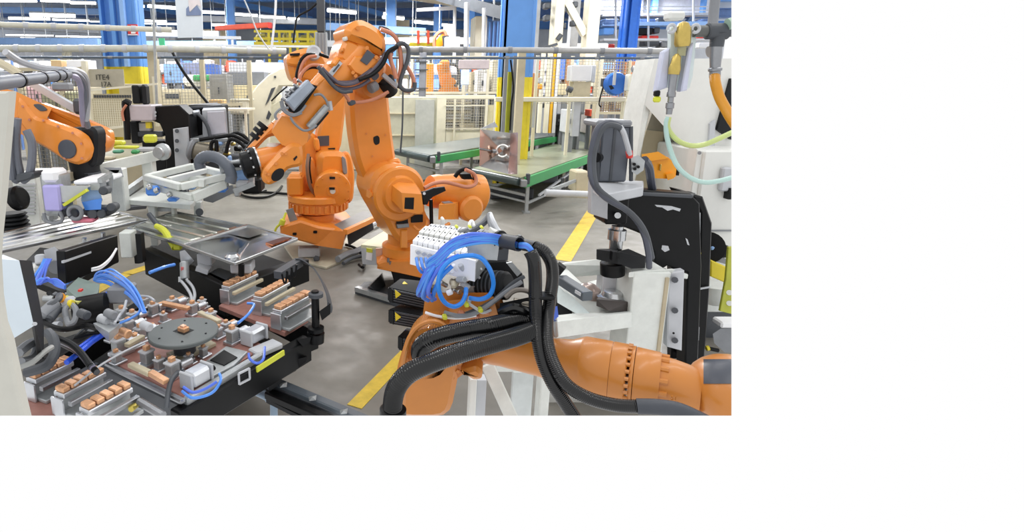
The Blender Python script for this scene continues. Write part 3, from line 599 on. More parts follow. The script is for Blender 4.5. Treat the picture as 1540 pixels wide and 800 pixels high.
def text(s, p, size, m_, parent, off, name='lettering', rz=0, rx=pi/2):
    c = bpy.data.curves.new(name, 'FONT'); c.body = s; c.size = size; c.extrude = .002; c.materials.append(m_)
    o = bpy.data.objects.new(name, c); COL.objects.link(o); bpy.context.view_layer.update(); me = bpy.data.meshes.new_from_object(o.evaluated_get(bpy.context.evaluated_depsgraph_get())); COL.objects.unlink(o); bpy.data.objects.remove(o)
    o = bpy.data.objects.new(name, me); COL.objects.link(o); o.location = Vector(p)-off; o.rotation_euler = (rx, 0, rz); o.parent = parent; return o
ink = M('ink', (58, 56, 50), .7)
text('ITE4', W(144, 120, 7.235), .095, ink, t.o, t.loc); text('17A', W(151, 130, 7.235), .085, ink, t.o, t.loc)
fence('mesh fence behind the orange robot forearm', [fp(30, 130, 8.6), fp(92, 130, 8.4), fp(128, 130, 8.2)], .4, 2.05, (2.05, 1.2), beige, .06, .008, .05, M('wire_dark', (112, 108, 98), .6))
solo('beige_board', B().rb(186, 126, 246, 298, 8.8, .06, .008), beige, 'plain beige fence panel behind the black C shaped press', 'panel')
# ================= conveyors =================
def conveyor(label, fl, fr, br, bl, zt, m_belt, legs, thick):
    P = [Wz(*q, zt) for q in (fl, fr, br, bl)]; t = T('belt_conveyor', label, 'conveyor', (P[1].x, P[1].y, 0))
    dn = Vector((0, 0, -1)); a = (P[2]-P[1]).normalized(); c = (P[0]-P[1]).normalized()
    t.p('belt', B().prism(P, dn*.03), m_belt)
    for s_, p, q in ((-1, P[1], P[2]), (1, P[0], P[3])):
        o = c*s_*.03; t.p('side_rail', B().bar(p+o+dn*.085+a*.12, q+o+dn*.085, .04, thick, ch=.006), green)
    t.p('roller', B().cyl(P[0]-a*.02+dn*.06, P[1]-a*.02+dn*.06, .058, ch=.008), M('roller_dark_%d' % len(MATS), (52, 66, 66), .35))
    t.p('bearing', B().box(P[1]-c*.05+dn*.07, (.09, .12, .1), None, .01), steeld)
    t.p('bracket', B().box(P[1]-c*.06+a*.16+dn*.03, (.05, .07, .15), None, .01), dgrey)
    t.p('cross_frame', B().bar(P[1]+a*.3+dn*.3, P[0]+a*.3+dn*.3, .04, .04), galv)
    for p in legs:
        t.p('leg', B().bar((p[0], p[1], 0.01), (p[0], p[1], zt-.14), .05, .05, (1, 0, 0)), galv); t.p('foot', B().box((p[0], p[1], .012), (.12, .12, .02)), galv)
    return t, P, a, c
zc = .56
q1 = Wz(783, 268, zc); 
t, P, a, c = conveyor('olive belt conveyor with green sides carrying the bent metal panel', (712, 253), (783, 267), (968, 203), (893, 198.5), zc, beltg, [], .15)
for s_, f in ((.3, 0), (3.0, 0), (.3, 1), (3.0, 1)):
    p = P[1]+a*s_+(P[0]-P[1])*f
    t.p('leg', B().bar((p.x, p.y, .01), (p.x, p.y, zc-.15), .045, .045, (1, 0, 0)), galv); t.p('foot', B().box((p.x, p.y, .012), (.1, .1, .02)), galv)
t.p('brace', B().bar(P[1]+a*.3-UP*.4, P[0]+a*.3-UP*.4, .02, .03), galv); t.p('brace', B().bar(P[1]+a*.3-UP*.42, P[1]+a*3-UP*.42, .03, .03), galv); t.p('brace', B().bar(P[1]+a*.8-UP*.38, P[1]+a*2.9-UP*.16, .03, .03), lgrey)
t.p('drive_unit', B().box(P[1]+a*1.5+(P[0]-P[1])*.3-UP*.24, (.5, .3, .14), None, .02), dgrey)
t2, P2, a2, c2 = conveyor('grey belt conveyor with green sides behind the bent metal panel', (598, 223), (648, 233), (862, 199), (850, 189), .75, beltm, [], .12)
for s_ in (.3, 2.5, 5):
    p = P2[1]+a2*s_; t2.p('leg', B().bar((p.x, p.y, .01), (p.x, p.y, .6), .05, .05, (1, 0, 0)), galv)
    p = P2[0]+a2*s_; t2.p('leg', B().bar((p.x, p.y, .01), (p.x, p.y, .6), .05, .05, (1, 0, 0)), galv)
solo('storage_box', B().box(P[1]+a*1.0+(P[0]-P[1])*.75-UP*.47, (.7, .5, .18), None, .02), dgrey, 'dark box on the floor under the loaded conveyor', 'box')
t = T('side_bench', 'pale equipment with pipes under the far end of the loaded conveyor', 'bench', W(862, 295, 7.6)); t.p('pipe', B().cyl(W(820, 290, 7.4), W(888, 293, 7.4), .05), lgrey); t.p('box', B().rb(866, 258, 886, 290, 7.8, .3, .02), beige); t.p('frame', B().bar(W(830, 285, 7.6), W(890, 262, 8.0), .04, .04), galv); t.p('leg', B().bar(W(846, 268, 8), W(847, 285, 8), .04, .04, (1, 0, 0)), dgrey)
# bent sheet metal panel on the conveyor
dC = 7.9; t = T('bent_metal_panel', 'shiny folded metal panel with round hole standing on the conveyor', 'metal panel', W(748, 262, dC))
cc = W(756, 227, dC+.18); A_, B_, C_, D_ = W(722, 194, dC), W(768, 200, dC-.05), W(764, 262, dC-.25), W(721, 250, dC-.1)
def tri(*p): return B().prism(p, (0, .012, 0))
t.p('facet', tri(A_, D_, cc), M('panel_reflection_tint', (214, 178, 160), .16, 1, var=.05)); t.p('facet', tri(A_, B_, cc), chrome); t.p('facet', tri(B_, C_, cc), steel); t.p('facet', tri(C_, D_, cc), steel)  # coppery first facet paints in the orange robot's reflection
t.p('flange', B().prism([W(768, 200, dC-.05), W(779, 199, dC-.2), W(778, 262, dC-.4), W(764, 262, dC-.25)], (.0, .01, 0)), M('flange_rose', (176, 160, 162), .25, .9)); t.p('flap', B().prism([A_, W(744, 183, dC+.3), W(749, 191, dC+.3)], (0, .01, 0)), steeld)
rg = []
t.p('ring', B().tube(circ(W(756, 227, dC-.0), (-.3, -1, .1), .085, 28), .022, 8, 0), chrome)
t.p('rod', B().cyl(W(721, 223, dC-.1), W(740, 227, dC+.05), .012), steel); t.p('knob', B().cyl(W(740, 227, dC+.03), W(747, 227, dC+.03), .03, ch=.008), steeld)
# ================= robots =================
def pl(u, v, P0, n, off=0.0):                  # point of an arm plane (through P0, facing n) seen at u, v; off towards n
    r = ray(u, v); C = Vector((0, 0, HC)); n = Vector(n).normalized(); P0 = Vector(P0) + n*off
    return C + r*((P0-C).dot(n)/r.dot(n))
def plate(b, px, P0, n, off, th, ch=0.02):     # outline on an arm plane, thickness going away from the viewer
    return b.prism([pl(u, v, P0, n, off) for u, v in px], Vector(n).normalized()*-th, ch)
def rnd(px, k=3):                              # round an outline
    P = [Vector((u, v, 0)) for u, v in px]; n = len(P); out = []
    for i in range(n):
        a, b_, c = P[i-1], P[i], P[(i+1) % n]; p = b_.lerp(a, .3); q = b_.lerp(c, .3)
        for j in range(k): t = j/(k-1); s = (p.lerp(b_, t)).lerp(b_.lerp(q, t), t); out.append((s.x, s.y))
    return out
def bolts(b, c, ax, r, n, br, h, a0=0):
    for p in circ(c, ax, r, n+1)[:-1]: b.cyl(p, p+Vector(ax).normalized()*h, br, seg=6)
    return b
def tubepx(b, pts, r, seg=8, sm=5, rings=0): return b.tube([W(*p) for p in pts], r, seg, sm, rings)
# ---------- front tall robot ----------
N2 = Vector((.33, -.945, 0)); P2_ = W(600, 295, 4.6); q2 = lambda u, v, o=0: pl(u, v, P2_, N2, o)
def pr2(px, off, th, ch=.02, rd=True): return plate(B(), rnd(px) if rd else px, P2_, N2, off, th, ch)
t = T('industrial_robot', 'tall front orange robot with black square decal, reaching over to a silver gripper', 'robot', Wz(604, 440, 0), )
L2 = t.loc
# riser, base
t.p('riser', B().pp([(588, 408), (648, 414), (650, 452), (600, 448)], 4.55, .5, .01), blackm)
b = B().hull([W(567, 404, 4.5), W(568, 395, 4.5), W(644, 420, 4.35), W(646, 392, 4.35), W(640, 372, 4.6), W(581, 372, 4.75), W(578, 388, 4.6), W(578, 396, 5.1), W(660, 396, 5.1), W(660, 380, 5.1), W(600, 410, 4.42)])
bs = t.p('base', b, orange_b)
t.p('base_flange', B().pp([(567, 396), (580, 391), (594, 395), (594, 404), (568, 404)], 4.48, .25, .015), orange_b)
for u, v in ((584, 391), (587, 396)): t.p('bolt', B().cyl(W(u, v+3, 4.47), W(u, v-3, 4.47), .012, seg=8), steeld)
t.p('rotary_column', B().rev(W(612, 372, 4.68), UP, [(-.05, .22), (.03, .22), (.05, .17), (.16, .17), (.2, .2)], 28), orange)
t.p('stop_pillar', B().pp([(602, 346), (613, 346), (613, 374), (602, 374)], 4.42, .08, .01), orange)
# shoulder housing
sh = t.p('shoulder_housing', pr2([(560, 270), (567, 257), (580, 249), (596, 246), (613, 249), (629, 257), (639, 271), (642, 292), (640, 318), (652, 338), (641, 355), (622, 366), (605, 368), (592, 355), (579, 330), (566, 308), (558, 288)], .16, .42, .035), orange)
c = q2(598, 291, .15)
t.p('shoulder_disc', B().rev(c, N2, [(0, .225), (.04, .225), (.055, .21), (.055, .16), (.075, .145), (.09, .14)], 40), orange)
t.p('motor_housing', B().hull([q2(586, 276, .2), q2(598, 270, .2), q2(622, 272, .2), q2(633, 286, .2), q2(628, 310, .2), q2(600, 312, .2), q2(584, 296, .2), q2(604, 290, .4), q2(634, 292, .4), q2(637, 318, .4), q2(630, 322, .4), q2(606, 318, .4)]), orange)
t.p('decal', B().pp([(609, 297), (623, 297), (622, 315), (608, 314)], 4.195, .012, n=N2), blackm, label='black square decal')
t.p('decal', plate(B(), [(596, 327), (613, 326), (614, 336), (597, 338)], P2_, N2, .175, .02, 0), blackm); t.p('hinge_plate', plate(B(), [(596, 337), (615, 336), (616, 342), (598, 344)], P2_, N2, .19, .03, .004), steeld)
t.p('decal', plate(B(), [(619, 324), (636, 323), (636, 334), (619, 335)], P2_, N2, .175, .02, 0), blackm)
t.p('slot', plate(B(), [(591.5, 266.5), (599, 266), (599, 269.5), (592, 270)], P2_, N2, .205, .02, 0), blackm)
t.p('side_lug', plate(B(), [(557, 288), (562, 290), (563, 296), (556, 298)], P2_, N2, .17, .1, .01), orange)
t.p('cable', B().tube([q2(622, 340, .19), q2(630, 346, .22), q2(640, 340, .22), q2(642, 331, .2)], .012), orange)
# shoulder cover plate with black bracket
t.p('bracket', plate(B(), [(629, 290), (640, 288), (652, 283), (669, 281), (671, 287), (652, 296), (646, 301), (643, 308), (637, 308), (636, 300)], P2_, N2, .34, .03, .005), blackm)
t.p('bracket_bolt', B().cyl(q2(638, 291, .345), q2(638, 291, .36), .012, seg=8), alu)
t.p('rod', B().cyl(q2(648, 300, .2), q2(649, 338, .2), .016), black)
# counterbalance to the right, going away
b = B(); p0, p1 = q2(640, 280, -.02), q2(728, 302, -.06); ax = (p1-p0); Lc = ax.length
p0 = q2(644, 287, -.05); p1 = q2(716, 292, -.05); ax = p1-p0; Lc = ax.length
cb = t.p('counterbalance', B().rev(p0, ax, [(0, .1), (.01, .135), (.06, .15), (.12, .15), (Lc*.55, .172), (Lc*.85, .185), (Lc*1.05, .18), (Lc*1.15, .12)], 28), orange)
t.p('end_cap', plate(B(), rnd([(712, 268), (726, 272), (729, 300), (722, 322), (712, 326), (708, 300)]), P2_, N2, .1, .24, .02), orange)
t.p('bearing_boss', B().rev(q2(704, 312, .08), N2, [(0, .12), (.06, .115), (.08, .09)], 24), orange)
t.p('motor_block', B().hull([q2(659, 330, .28), q2(683, 330, .28), q2(684, 306, .28), q2(660, 308, .28), q2(664, 303, .1), q2(690, 303, .1), q2(690, 330, .1), q2(662, 330, .1)]), orange); t.p('cap_recess', plate(B(), [(668, 305.5), (680, 304), (685, 306), (674, 308)], P2_, N2, .24, .06, 0), mgrey)
t.p('cable', B().tube([q2(638, 283, .2), q2(652, 276, .18), q2(668, 274, .18), q2(684, 277, .2), q2(700, 281, .24), q2(710, 280, .24), q2(716, 274, .22), q2(713, 262, .2), q2(700, 255, .2)], .016), copc)
t.p('cable', B().tube([q2(684, 266, .1), q2(692, 257, .12), q2(703, 254, .16), q2(712, 262, .18), q2(714, 270, .18)], .018), black); t.p('clip', plate(B(), [(692, 262), (708, 261), (712, 270), (698, 270)], P2_, N2, .14, .05, .006), blackm)
t.p('flex_cable', B().tube([q2(641, 345, .18), q2(656, 344, .24), q2(668, 340, .28), q2(676, 336, .28)], .014), orange)
# link arm
lk = t.p('link_arm', pr2([(531, 96), (527, 150), (530, 195), (537, 240), (552, 278), (572, 290), (600, 286), (601, 262), (596, 236), (591, 200), (586, 150), (584, 105), (560, 88)], -.03, .2, .03), orange)
t.p('link_rib', pr2([(568, 262), (588, 240), (602, 238), (606, 250), (588, 258), (574, 276)], .03, .08, .02), orange)
t.p('cable_slot', plate(B(), rnd([(561.5, 206), (568, 203.5), (571, 207), (571, 216), (565, 218.5), (562, 214)]), P2_, N2, -.026, .02, 0), blackm)
for u, v in ((551, 201), (580, 203), (536, 110), (560, 235)): t.p('bolt', B().cyl(q2(u, v, -.035), q2(u, v, -.022), .009, seg=8), orange_b)
# elbow and forearm
c = q2(557, 120, -.04)
t.p('elbow_disc', B().rev(c, N2, [(0, .16), (.12, .16), (.15, .145), (.15, .1)], 36), orange_b)
FA, FB = q2(545, 74, .2), q2(430, 203, .2); fx = (FB-FA).normalized(); FL = (FB-FA).length
fo = t.p('forearm', B().rev(FA, fx, [(-.02, .12), (.05, .135), (.3, .135), (.36, .128), (FL*.62, .125), (FL*.8, .132), (FL, .14)], 32), orange)
t.p('head_cap', pr2([(519, 45), (526, 36), (536, 30), (547, 29), (560, 35), (572, 43), (582, 56), (583, 72), (577, 84), (567, 80), (548, 67), (533, 62), (522, 58)], .36, .36, .04), orange)
t.p('head_body', pr2([(520, 56), (534, 60), (552, 70), (577, 84), (568, 100), (556, 112), (541, 116), (524, 100), (509, 90), (512, 74)], .32, .3, .03), orange)
t.p('rear_body', pr2([(548, 98), (568, 92), (582, 94), (583, 106), (574, 124), (558, 130), (544, 122)], .2, .24, .03), orange_b)
t.p('motor_cover', pr2([(556, 84), (566, 86), (570, 92), (546, 116), (533, 110), (524, 98), (534, 84)], .36, .06, .012, False), orange)
t.p('decal', plate(B(), [(553, 75), (564.5, 83), (552, 98), (542, 91)], P2_, N2, .372, .02, 0), screen, label='dark grey square decal'); t.p('decal', plate(B(), rnd([(556, 104), (562, 104), (570, 111), (570, 116), (564, 122), (556, 114)]), P2_, N2, .21, .02, 0), screen)
t.p('head_vent', pr2([(519, 45), (528, 33), (534, 31), (530, 38), (522, 46)], .3, .2, .01), lgrey)
t.p('lug', pr2([(517, 56), (523, 54), (524, 60), (519, 62)], .34, .06, .01), white)
t.p('lug', pr2([(512, 74), (518, 71), (519, 77), (513, 80)], .34, .06, .01), orange_b)
for u, v in ((538, 42), (552, 72), (566, 86), (535, 114), (531, 109)): t.p('bolt', B().cyl(q2(u, v, .355), q2(u, v, .378), .014, seg=8), orange_b)
t.p('name_plate', B().bar(q2(497, 112, .345), q2(512, 93, .345), .035, .012, N2), lgrey); t.p('plate_print', B().bar(q2(501, 108, .35), q2(510, 97, .35), .012, .012, N2), dgrey)
t.p('drive_motor', B().cyl(q2(579, 118, .12), q2(586, 140, .05), .07, ch=.012), blackm); t.p('motor_fin', B().bar(q2(575, 112, .2), q2(597, 131, .2), .03, .04, N2), lgrey); t.p('motor_tip', B().cyl(q2(566, 128, .18), q2(556, 134, .2), .04, ch=.008), mgrey)
# saddle and collar on forearm
t.p('saddle', pr2([(497, 96), (506, 84), (516, 90), (505, 104)], .36, .2, .02), orange)
t.p('saddle', pr2([(470, 128), (494, 110), (512, 132), (492, 140)], .3, .05, .015), orange)
t.p('valve_box', plate(B(), [(464, 120), (474, 132), (443, 167), (430, 152)], P2_, N2, .44, .1, .012), M('valve_grey', (150, 160, 174), .45), label='light grey valve box strapped on the forearm'); t.p('box_bracket', plate(B(), [(462, 123), (478, 130), (448, 172), (436, 168), (430, 155)], P2_, N2, .37, .06, .005), blackm)
t.p('valve_plate', plate(B(), [(446, 128), (456, 134), (437, 152), (430, 146)], P2_, N2, .38, .05, .005), dgrey)
for k in range(5): p = q2(430+k*6, 152-k*7, .4); t.p('fitting', B().cyl(p, p+Vector((-.03, -.01, .02)), .009, seg=8), steeld)
for i, pts in enumerate(([(482, 104), (492, 112), (500, 122), (516, 124), (534, 122), (548, 112), (560, 104)], [(480, 106), (490, 116), (504, 130), (520, 134), (540, 130), (556, 120)], [(484, 102), (498, 116), (512, 126), (530, 126), (550, 116), (566, 100), (578, 84)], [(478, 100), (486, 110), (500, 128), (514, 138), (530, 137)])):
    t.p('cable', B().tube([q2(u, v, .36+.02*i) for u, v in pts], .013), M('cable_violet_%d' % i, (86, 80, 92), .45) if i < 3 else dgrey)
for i, pts in enumerate(([(570, 42), (582, 45), (594, 55), (600, 68), (603, 85), (604, 105), (602, 125), (600, 133)], [(572, 44), (588, 50), (598, 62), (602, 80), (603, 100), (600, 118), (604, 132), (614, 137), (621, 132), (622, 120), (617, 108), (610, 98)], [(576, 84), (590, 76), (600, 66), (608, 66), (614, 74), (613, 90), (608, 104), (603, 118), (602, 130), (610, 136), (622, 134), (624, 124)], [(586, 80), (588, 92), (592, 104), (596, 118)], [(540, 120), (560, 112), (576, 96), (584, 78), (598, 70)])):
    t.p('cable', B().tube([q2(u, v, .3+.03*i) for u, v in pts], .016), (black, copc, dgrey, copc, black)[i])
t.p('cable_clamp', B().hull([q2(584, 76, .36), q2(592, 80, .36), q2(590, 87, .36), q2(584, 82, .36), q2(584, 76, .2), q2(592, 80, .2), q2(590, 87, .2)]), copc)
t.p('cable_sleeve', B().rb(606, 80, 617, 100, 4.35, .04), M('clear_wrap', (196, 206, 216), .3))
for pts in ([(472, 143), (482, 142), (490, 150), (494, 160)], [(424, 150), (428, 164), (440, 172), (452, 168), (460, 158)], [(422, 152), (426, 166), (440, 174), (454, 170)], [(437, 176), (442, 185), (456, 196), (468, 194), (476, 188)], [(434, 162), (422, 164), (414, 172), (416, 180)]):
    t.p('cable', B().tube([q2(u, v, .42) for u, v in pts], .009), mgrey)
t.p('actuator', B().cyl(q2(492, 160, .36), q2(464, 192, .36), .028, ch=.006), galv); t.p('actuator_rod', B().cyl(q2(496, 152, .36), q2(498, 166, .36), .014), lgrey); t.p('actuator_body', B().bar(q2(490, 166, .34), q2(470, 190, .34), .05, .05, N2), blackm)
t.p('bar_pipe', B().tube([q2(506, 130, .36), q2(520, 144, .34), q2(530, 154, .32), q2(560, 150, .3), q2(584, 138, .3)], .013), copc)
t.p('elbow_bracket', pr2([(524, 152), (534, 150), (536, 156), (528, 160)], .34, .06, .005), dgrey)
# wrist
t.p('wrist_body', B().hull([q2(u, v, o) for u, v in ((424, 174), (441, 178), (464, 200), (462, 214), (446, 226), (424, 218), (408, 198)) for o in (.36, .04)] + [q2(u, v, .2) for u, v in ((418, 170), (468, 206))]), orange)
t.p('wrist_fork', pr2([(440, 214), (456, 218), (457, 250), (433, 254), (421, 272), (406, 279), (397, 275), (394, 265), (398, 254), (411, 240), (424, 226)], .39, .1, .025), orange)
t.p('fork_cap', B().prism([q2(418+11.5*cos(a)*.72+7.5*sin(a)*.69, 263-11.5*cos(a)*.69+7.5*sin(a)*.72, .398) for a in [2*pi*k/24 for k in range(24)]], -N2*.02), blackm)
t.p('fork_slot', plate(B(), [(441, 239), (446, 234), (447.5, 236), (443, 242)], P2_, N2, .395, .02, 0), blackm)
for u, v in ((424, 231), (430, 231), (415, 246), (404, 262), (399, 260), (404, 272)): t.p('bolt', B().cyl(q2(u, v, .385), q2(u, v, .4), .012, seg=8), orange_b)
t.p('wrist_fork', pr2([(411, 184), (430, 176), (436, 190), (420, 204), (404, 206), (386, 225), (380, 236), (368, 232), (374, 222), (392, 203)], .08, .1, .025), orange)
t.p('wrist_barrel', B().cyl(q2(384, 245, .22), q2(432, 232, .22), .098, .085, 28, .015), orange); t.p('barrel_cap', B().rev(q2(412, 226, .2), UP, [(0, .06), (.05, .05)], 20), white)
f0 = q2(386, 244, .22); fd = (q2(384, 245, .22)-q2(432, 232, .22)).normalized()
tfl = t.p('tool_flange', B().rev(f0, fd, [(0, .112), (.02, .118), (.035, .118), (.036, .1), (.1, .098), (.11, .07)], 30), black); bb = B(); bolts(bb, f0+fd*.036, fd, .106, 9, .009, .012); t.p('flange_bolts', bb, steel, tfl)
t.p('flange_ring', B().rev(f0-fd*.012, fd, [(0, .116), (.012, .12)], 30), steel)
t.p('cable_guide', B().tube([q2(430, 165, -.02), q2(412, 186, -.02), q2(392, 208, -.02), q2(374, 228, -.02)], .02), dgrey)
t.p('conduit', B().tube([q2(400, 193, .0), q2(386, 210, .0), q2(370, 232, .0)], .034, 10, 4, .03), black)
for u, v in ((396, 190), (390, 198), (385, 206)): t.p('clamp', B().cyl(q2(u-2, v+3, .02), q2(u+2, v-2, .02), .052, seg=12), blackm)
# floor plate under it
t = T('floor_plate', 'grey steel floor plate under the black riser of the front robot', 'plate', Wz(590, 445, 0))
t.p('plate', B().prism([Wz(534, 437, .03), Wz(548, 424, .03), Wz(600, 420, .03), Wz(680, 440, .03), Wz(640, 470, .03), Wz(585, 453, .03)], (0, 0, -.03)), dgrey); t.p('edge', B().bar(Wz(536, 434, .05), Wz(588, 450, .05), .05, .04), galv)
solo('anchor_block', B().hull([Wz(552, 432, .05), Wz(575, 410, .05), Wz(580, 430, .05), Wz(566, 438, .05), Wz(556, 430, .14), Wz(572, 414, .16)]), steeld, 'grey anchor bracket on the floor plate of the front robot', 'bracket')
# junction box with label, left of its base
t = T('cable_box', 'grey cable box with beige lid and yellow white label beside the front robot base', 'box', Wz(560, 420, 0))
t.p('lid', B().prism([W(543, 368, 4.9), W(580, 346, 5.6), W(600, 352, 5.5), W(606, 364, 4.9), W(577, 372, 4.7)], (0, 0, -.03)), M('lid_beige', (212, 210, 178), .5)); t.p('body', B().hull([W(543, 371, 4.9), W(578, 374, 4.7), W(604, 367, 4.9), W(600, 355, 5.5), W(545, 397, 4.9), W(578, 400, 4.7), W(604, 394, 4.9)]), lgrey)
t.p('copper_side', B().pp([(565, 374), (577, 373), (577, 399), (566, 397)], 4.66, .02), M('peach_panel', (206, 168, 146), .4)); t.p('label_top', B().pp([(551, 373), (560, 374.5), (560, 380), (551, 379)], 4.77, .01, n=(-.3, -1, 0)), lime); t.p('label_bottom', B().pp([(551, 379.5), (560, 381), (559, 392), (550, 390)], 4.77, .01, n=(-.3, -1, 0)), paper)
# ---------- rear orange robot ----------
N1 = Vector((.25, -.97, 0)); P1_ = W(485, 290, 6.0); q1_ = lambda u, v, o=0: pl(u, v, P1_, N1, o)
def pr1(px, off, th, ch=.02, rd=True): return plate(B(), rnd(px) if rd else px, P1_, N1, off, th, ch)
t = T('industrial_robot', 'rear orange robot with round motor face and toothed turning ring', 'robot', Wz(480, 375, 0))
t.p('base', B().hull([W(421, 341, 5.7), W(422, 352, 5.7), W(475, 369, 5.5), W(514, 375, 5.45), W(520, 348, 5.45), W(480, 340, 5.6), W(452, 326, 5.8), W(430, 320, 6.3), W(520, 318, 6.4), W(530, 330, 6.2), W(520, 350, 6.2), W(430, 345, 6.3)]), orange_b)
t.p('base_foot', B().pp([(421, 341), (452, 332), (480, 341), (518, 346), (514, 375), (474, 369), (440, 360), (422, 354)], 5.5, .3, .02), orange_b)
for u, v in ((443, 352), (474, 349)): t.p('bolt_hole', B().pp(rnd([(u-3, v-2), (u+3, v-2), (u+3, v+2), (u-3, v+2)]), 5.49, .03), black)
t.p('wing_plate', B().prism([W(493, 342, 5.55), W(546, 317, 6.3), W(568, 322, 6.2), W(522, 348, 5.45)], (0, 0, -.03), .004), M('ramp_grey', (116, 114, 112), .55), label='grey steel ramp plate'); t.p('wing_edge', B().bar(W(519, 349, 5.45), W(571, 325, 6.1), .05, .05), orange); t.p('wing_leg', B().pp([(566, 326), (573, 324), (571, 342), (567, 340)], 6.0, .06), orange_b); t.p('wing_side', B().pp([(522, 353), (560, 333), (562, 345), (524, 370)], 5.9, .1), dgrey)
t.p('neck', B().rev(W(476, 338, 5.9), UP, [(-.03, .26), (.03, .25), (.05, .2), (.14, .2)], 32), orange)
rc = W(479, 314, 5.95)
t.p('turning_ring', B().rev(rc, UP, [(-.02, .25), (.0, .31), (.1, .31), (.115, .335), (.17, .335), (.185, .32)], 44), orange)
b = B()
for p in circ(rc+UP*.05, UP, .312, 31)[:-1]: b.box(p, (.035, .035, .08), Matrix.Rotation(atan2((p-rc).y, (p-rc).x), 3, 'Z'), .006)
t.p('ring_teeth', b, orange_b, stuff=True)
t.p('gearbox', B().rb(431, 265, 455, 296, 5.72, .25, .025), orange); t.p('gearbox_lid', B().rb(433, 262, 453, 268, 5.74, .2, .02), orange)
t.p('turret_column', pr1([(455, 205), (468, 198), (478, 206), (480, 250), (482, 290), (470, 298), (454, 296), (455, 240)], -.05, .3, .03), orange)
t.p('lower_arm_side', pr1([(460, 240), (470, 236), (478, 250), (480, 282), (470, 290), (462, 280)], .06, .12, .02), orange)
mc = q1_(500, 287, .36); mb = q1_(497, 262, -.2); ma = (mb-mc)
mm_ = t.p('main_motor', B().rev(mc, ma, [(0, .15), (.012, .192), (.05, .195), (.06, .18), (ma.length*.6, .18), (ma.length, .17)], 36), orange)
t.p('motor_face_ring', B().rev(mc, -ma, [(-.02, .07), (.01, .06), (.014, .04)], 28), orange); t.p('motor_sticker', B().rev(mc+N1*.012, -ma, [(0, .03), (.012, .028)], 16), white)
for u, v in ((500, 268), (499.5, 284)): t.p('slot', plate(B(), [(u-4, v-2), (u+4, v-2), (u+4, v+1.5), (u-4, v+1.5)], P1_, N1, .392, .02, 0), blackm)
bb = B(); bolts(bb, mc, -ma, .168, 10, .008, .012); t.p('face_bolts', bb, orange_b, mm_, stuff=True)
t.p('motor_shell', pr1([(479, 236), (486, 228), (516, 228), (524, 240), (526, 268), (518, 282), (482, 282), (478, 262)], .2, .4, .05), orange)
t.p('side_bracket', pr1([(515, 232), (524, 228), (530, 238), (534, 262), (532, 300), (524, 308), (519, 290), (520, 256)], .1, .14, .02), orange); t.p('bracket_panel', pr1([(514, 234), (520, 238), (523, 262), (516, 262)], .23, .03, .005), mgrey)
t.p('link_arm', pr1([(478, 232), (477, 204), (484, 180), (498, 140), (506, 112), (522, 106), (529, 120), (524, 142), (518, 184), (512, 232)], -.02, .22, .03), orange)
t.p('decal', plate(B(), [(478, 205), (495, 204), (495, 219), (478, 220)], P1_, N1, -.005, .02, 0), screen, label='dark grey square decal'); t.p('slot', plate(B(), [(494, 223), (504, 222.5), (503, 229), (494, 229)], P1_, N1, -.005, .02, 0), blackm)
t.p('link_foot', pr1([(472, 208), (480, 208), (482, 226), (476, 228), (472, 220)], .02, .1, .015), orange)
t.p('cable', B().tube([q1_(464, 232, .2), q1_(462, 250, .26), q1_(464, 270, .26), q1_(470, 288, .24), q1_(480, 296, .2)], .018), M('cable_bronze', (128, 96, 76), .4)); t.p('cable', B().tube([q1_(466, 236, .14), q1_(465, 254, .2), q1_(468, 276, .2)], .014), black)
t.p('upper_head', pr1([(431, 86), (437, 79), (448, 75), (458, 72), (476, 71), (488, 79), (495, 90), (500, 106), (484, 122), (470, 128), (458, 124), (440, 122), (434, 104)], .1, .4, .05), orange)
t.p('elbow', pr1([(478, 84), (500, 88), (526, 104), (528, 122), (506, 126), (484, 116)], -.02, .25, .04), orange_b)
t.p('head_edge', pr1([(431, 86), (449, 82), (462, 88), (460, 100), (446, 100), (432, 98)], .14, .1, .02), orange)
t.p('slot', plate(B(), [(436, 80.5), (451, 79.5), (451, 83), (437, 84)], P1_, N1, .15, .03, 0), blackm); t.p('motor_ring', B().rev(q1_(471, 81, .08), N1+Vector((0, 0, .35)), [(0, .075), (.05, .075), (.06, .05), (.05, .03)], 28), lgrey)
for i, pts in enumerate(([(474, 82), (462, 82), (453, 90), (448, 104), (446, 116), (448, 124)], [(476, 84), (464, 86), (456, 94), (451, 108), (450, 120)], [(486, 104), (470, 101), (458, 106), (452, 116)], [(488, 100), (468, 98), (454, 110), (450, 122)], [(480, 81), (488, 84), (494, 86)])):
    t.p('cable', B().tube([q1_(u, v, .22+.02*i) for u, v in pts], .017), (black, copc, black, copc, black)[i])
t.p('head_fittings', B().rb(440, 116, 446, 128, 5.6, .08, .02).rb(448, 122, 456, 130, 5.6, .08, .02), copc, stuff=True)
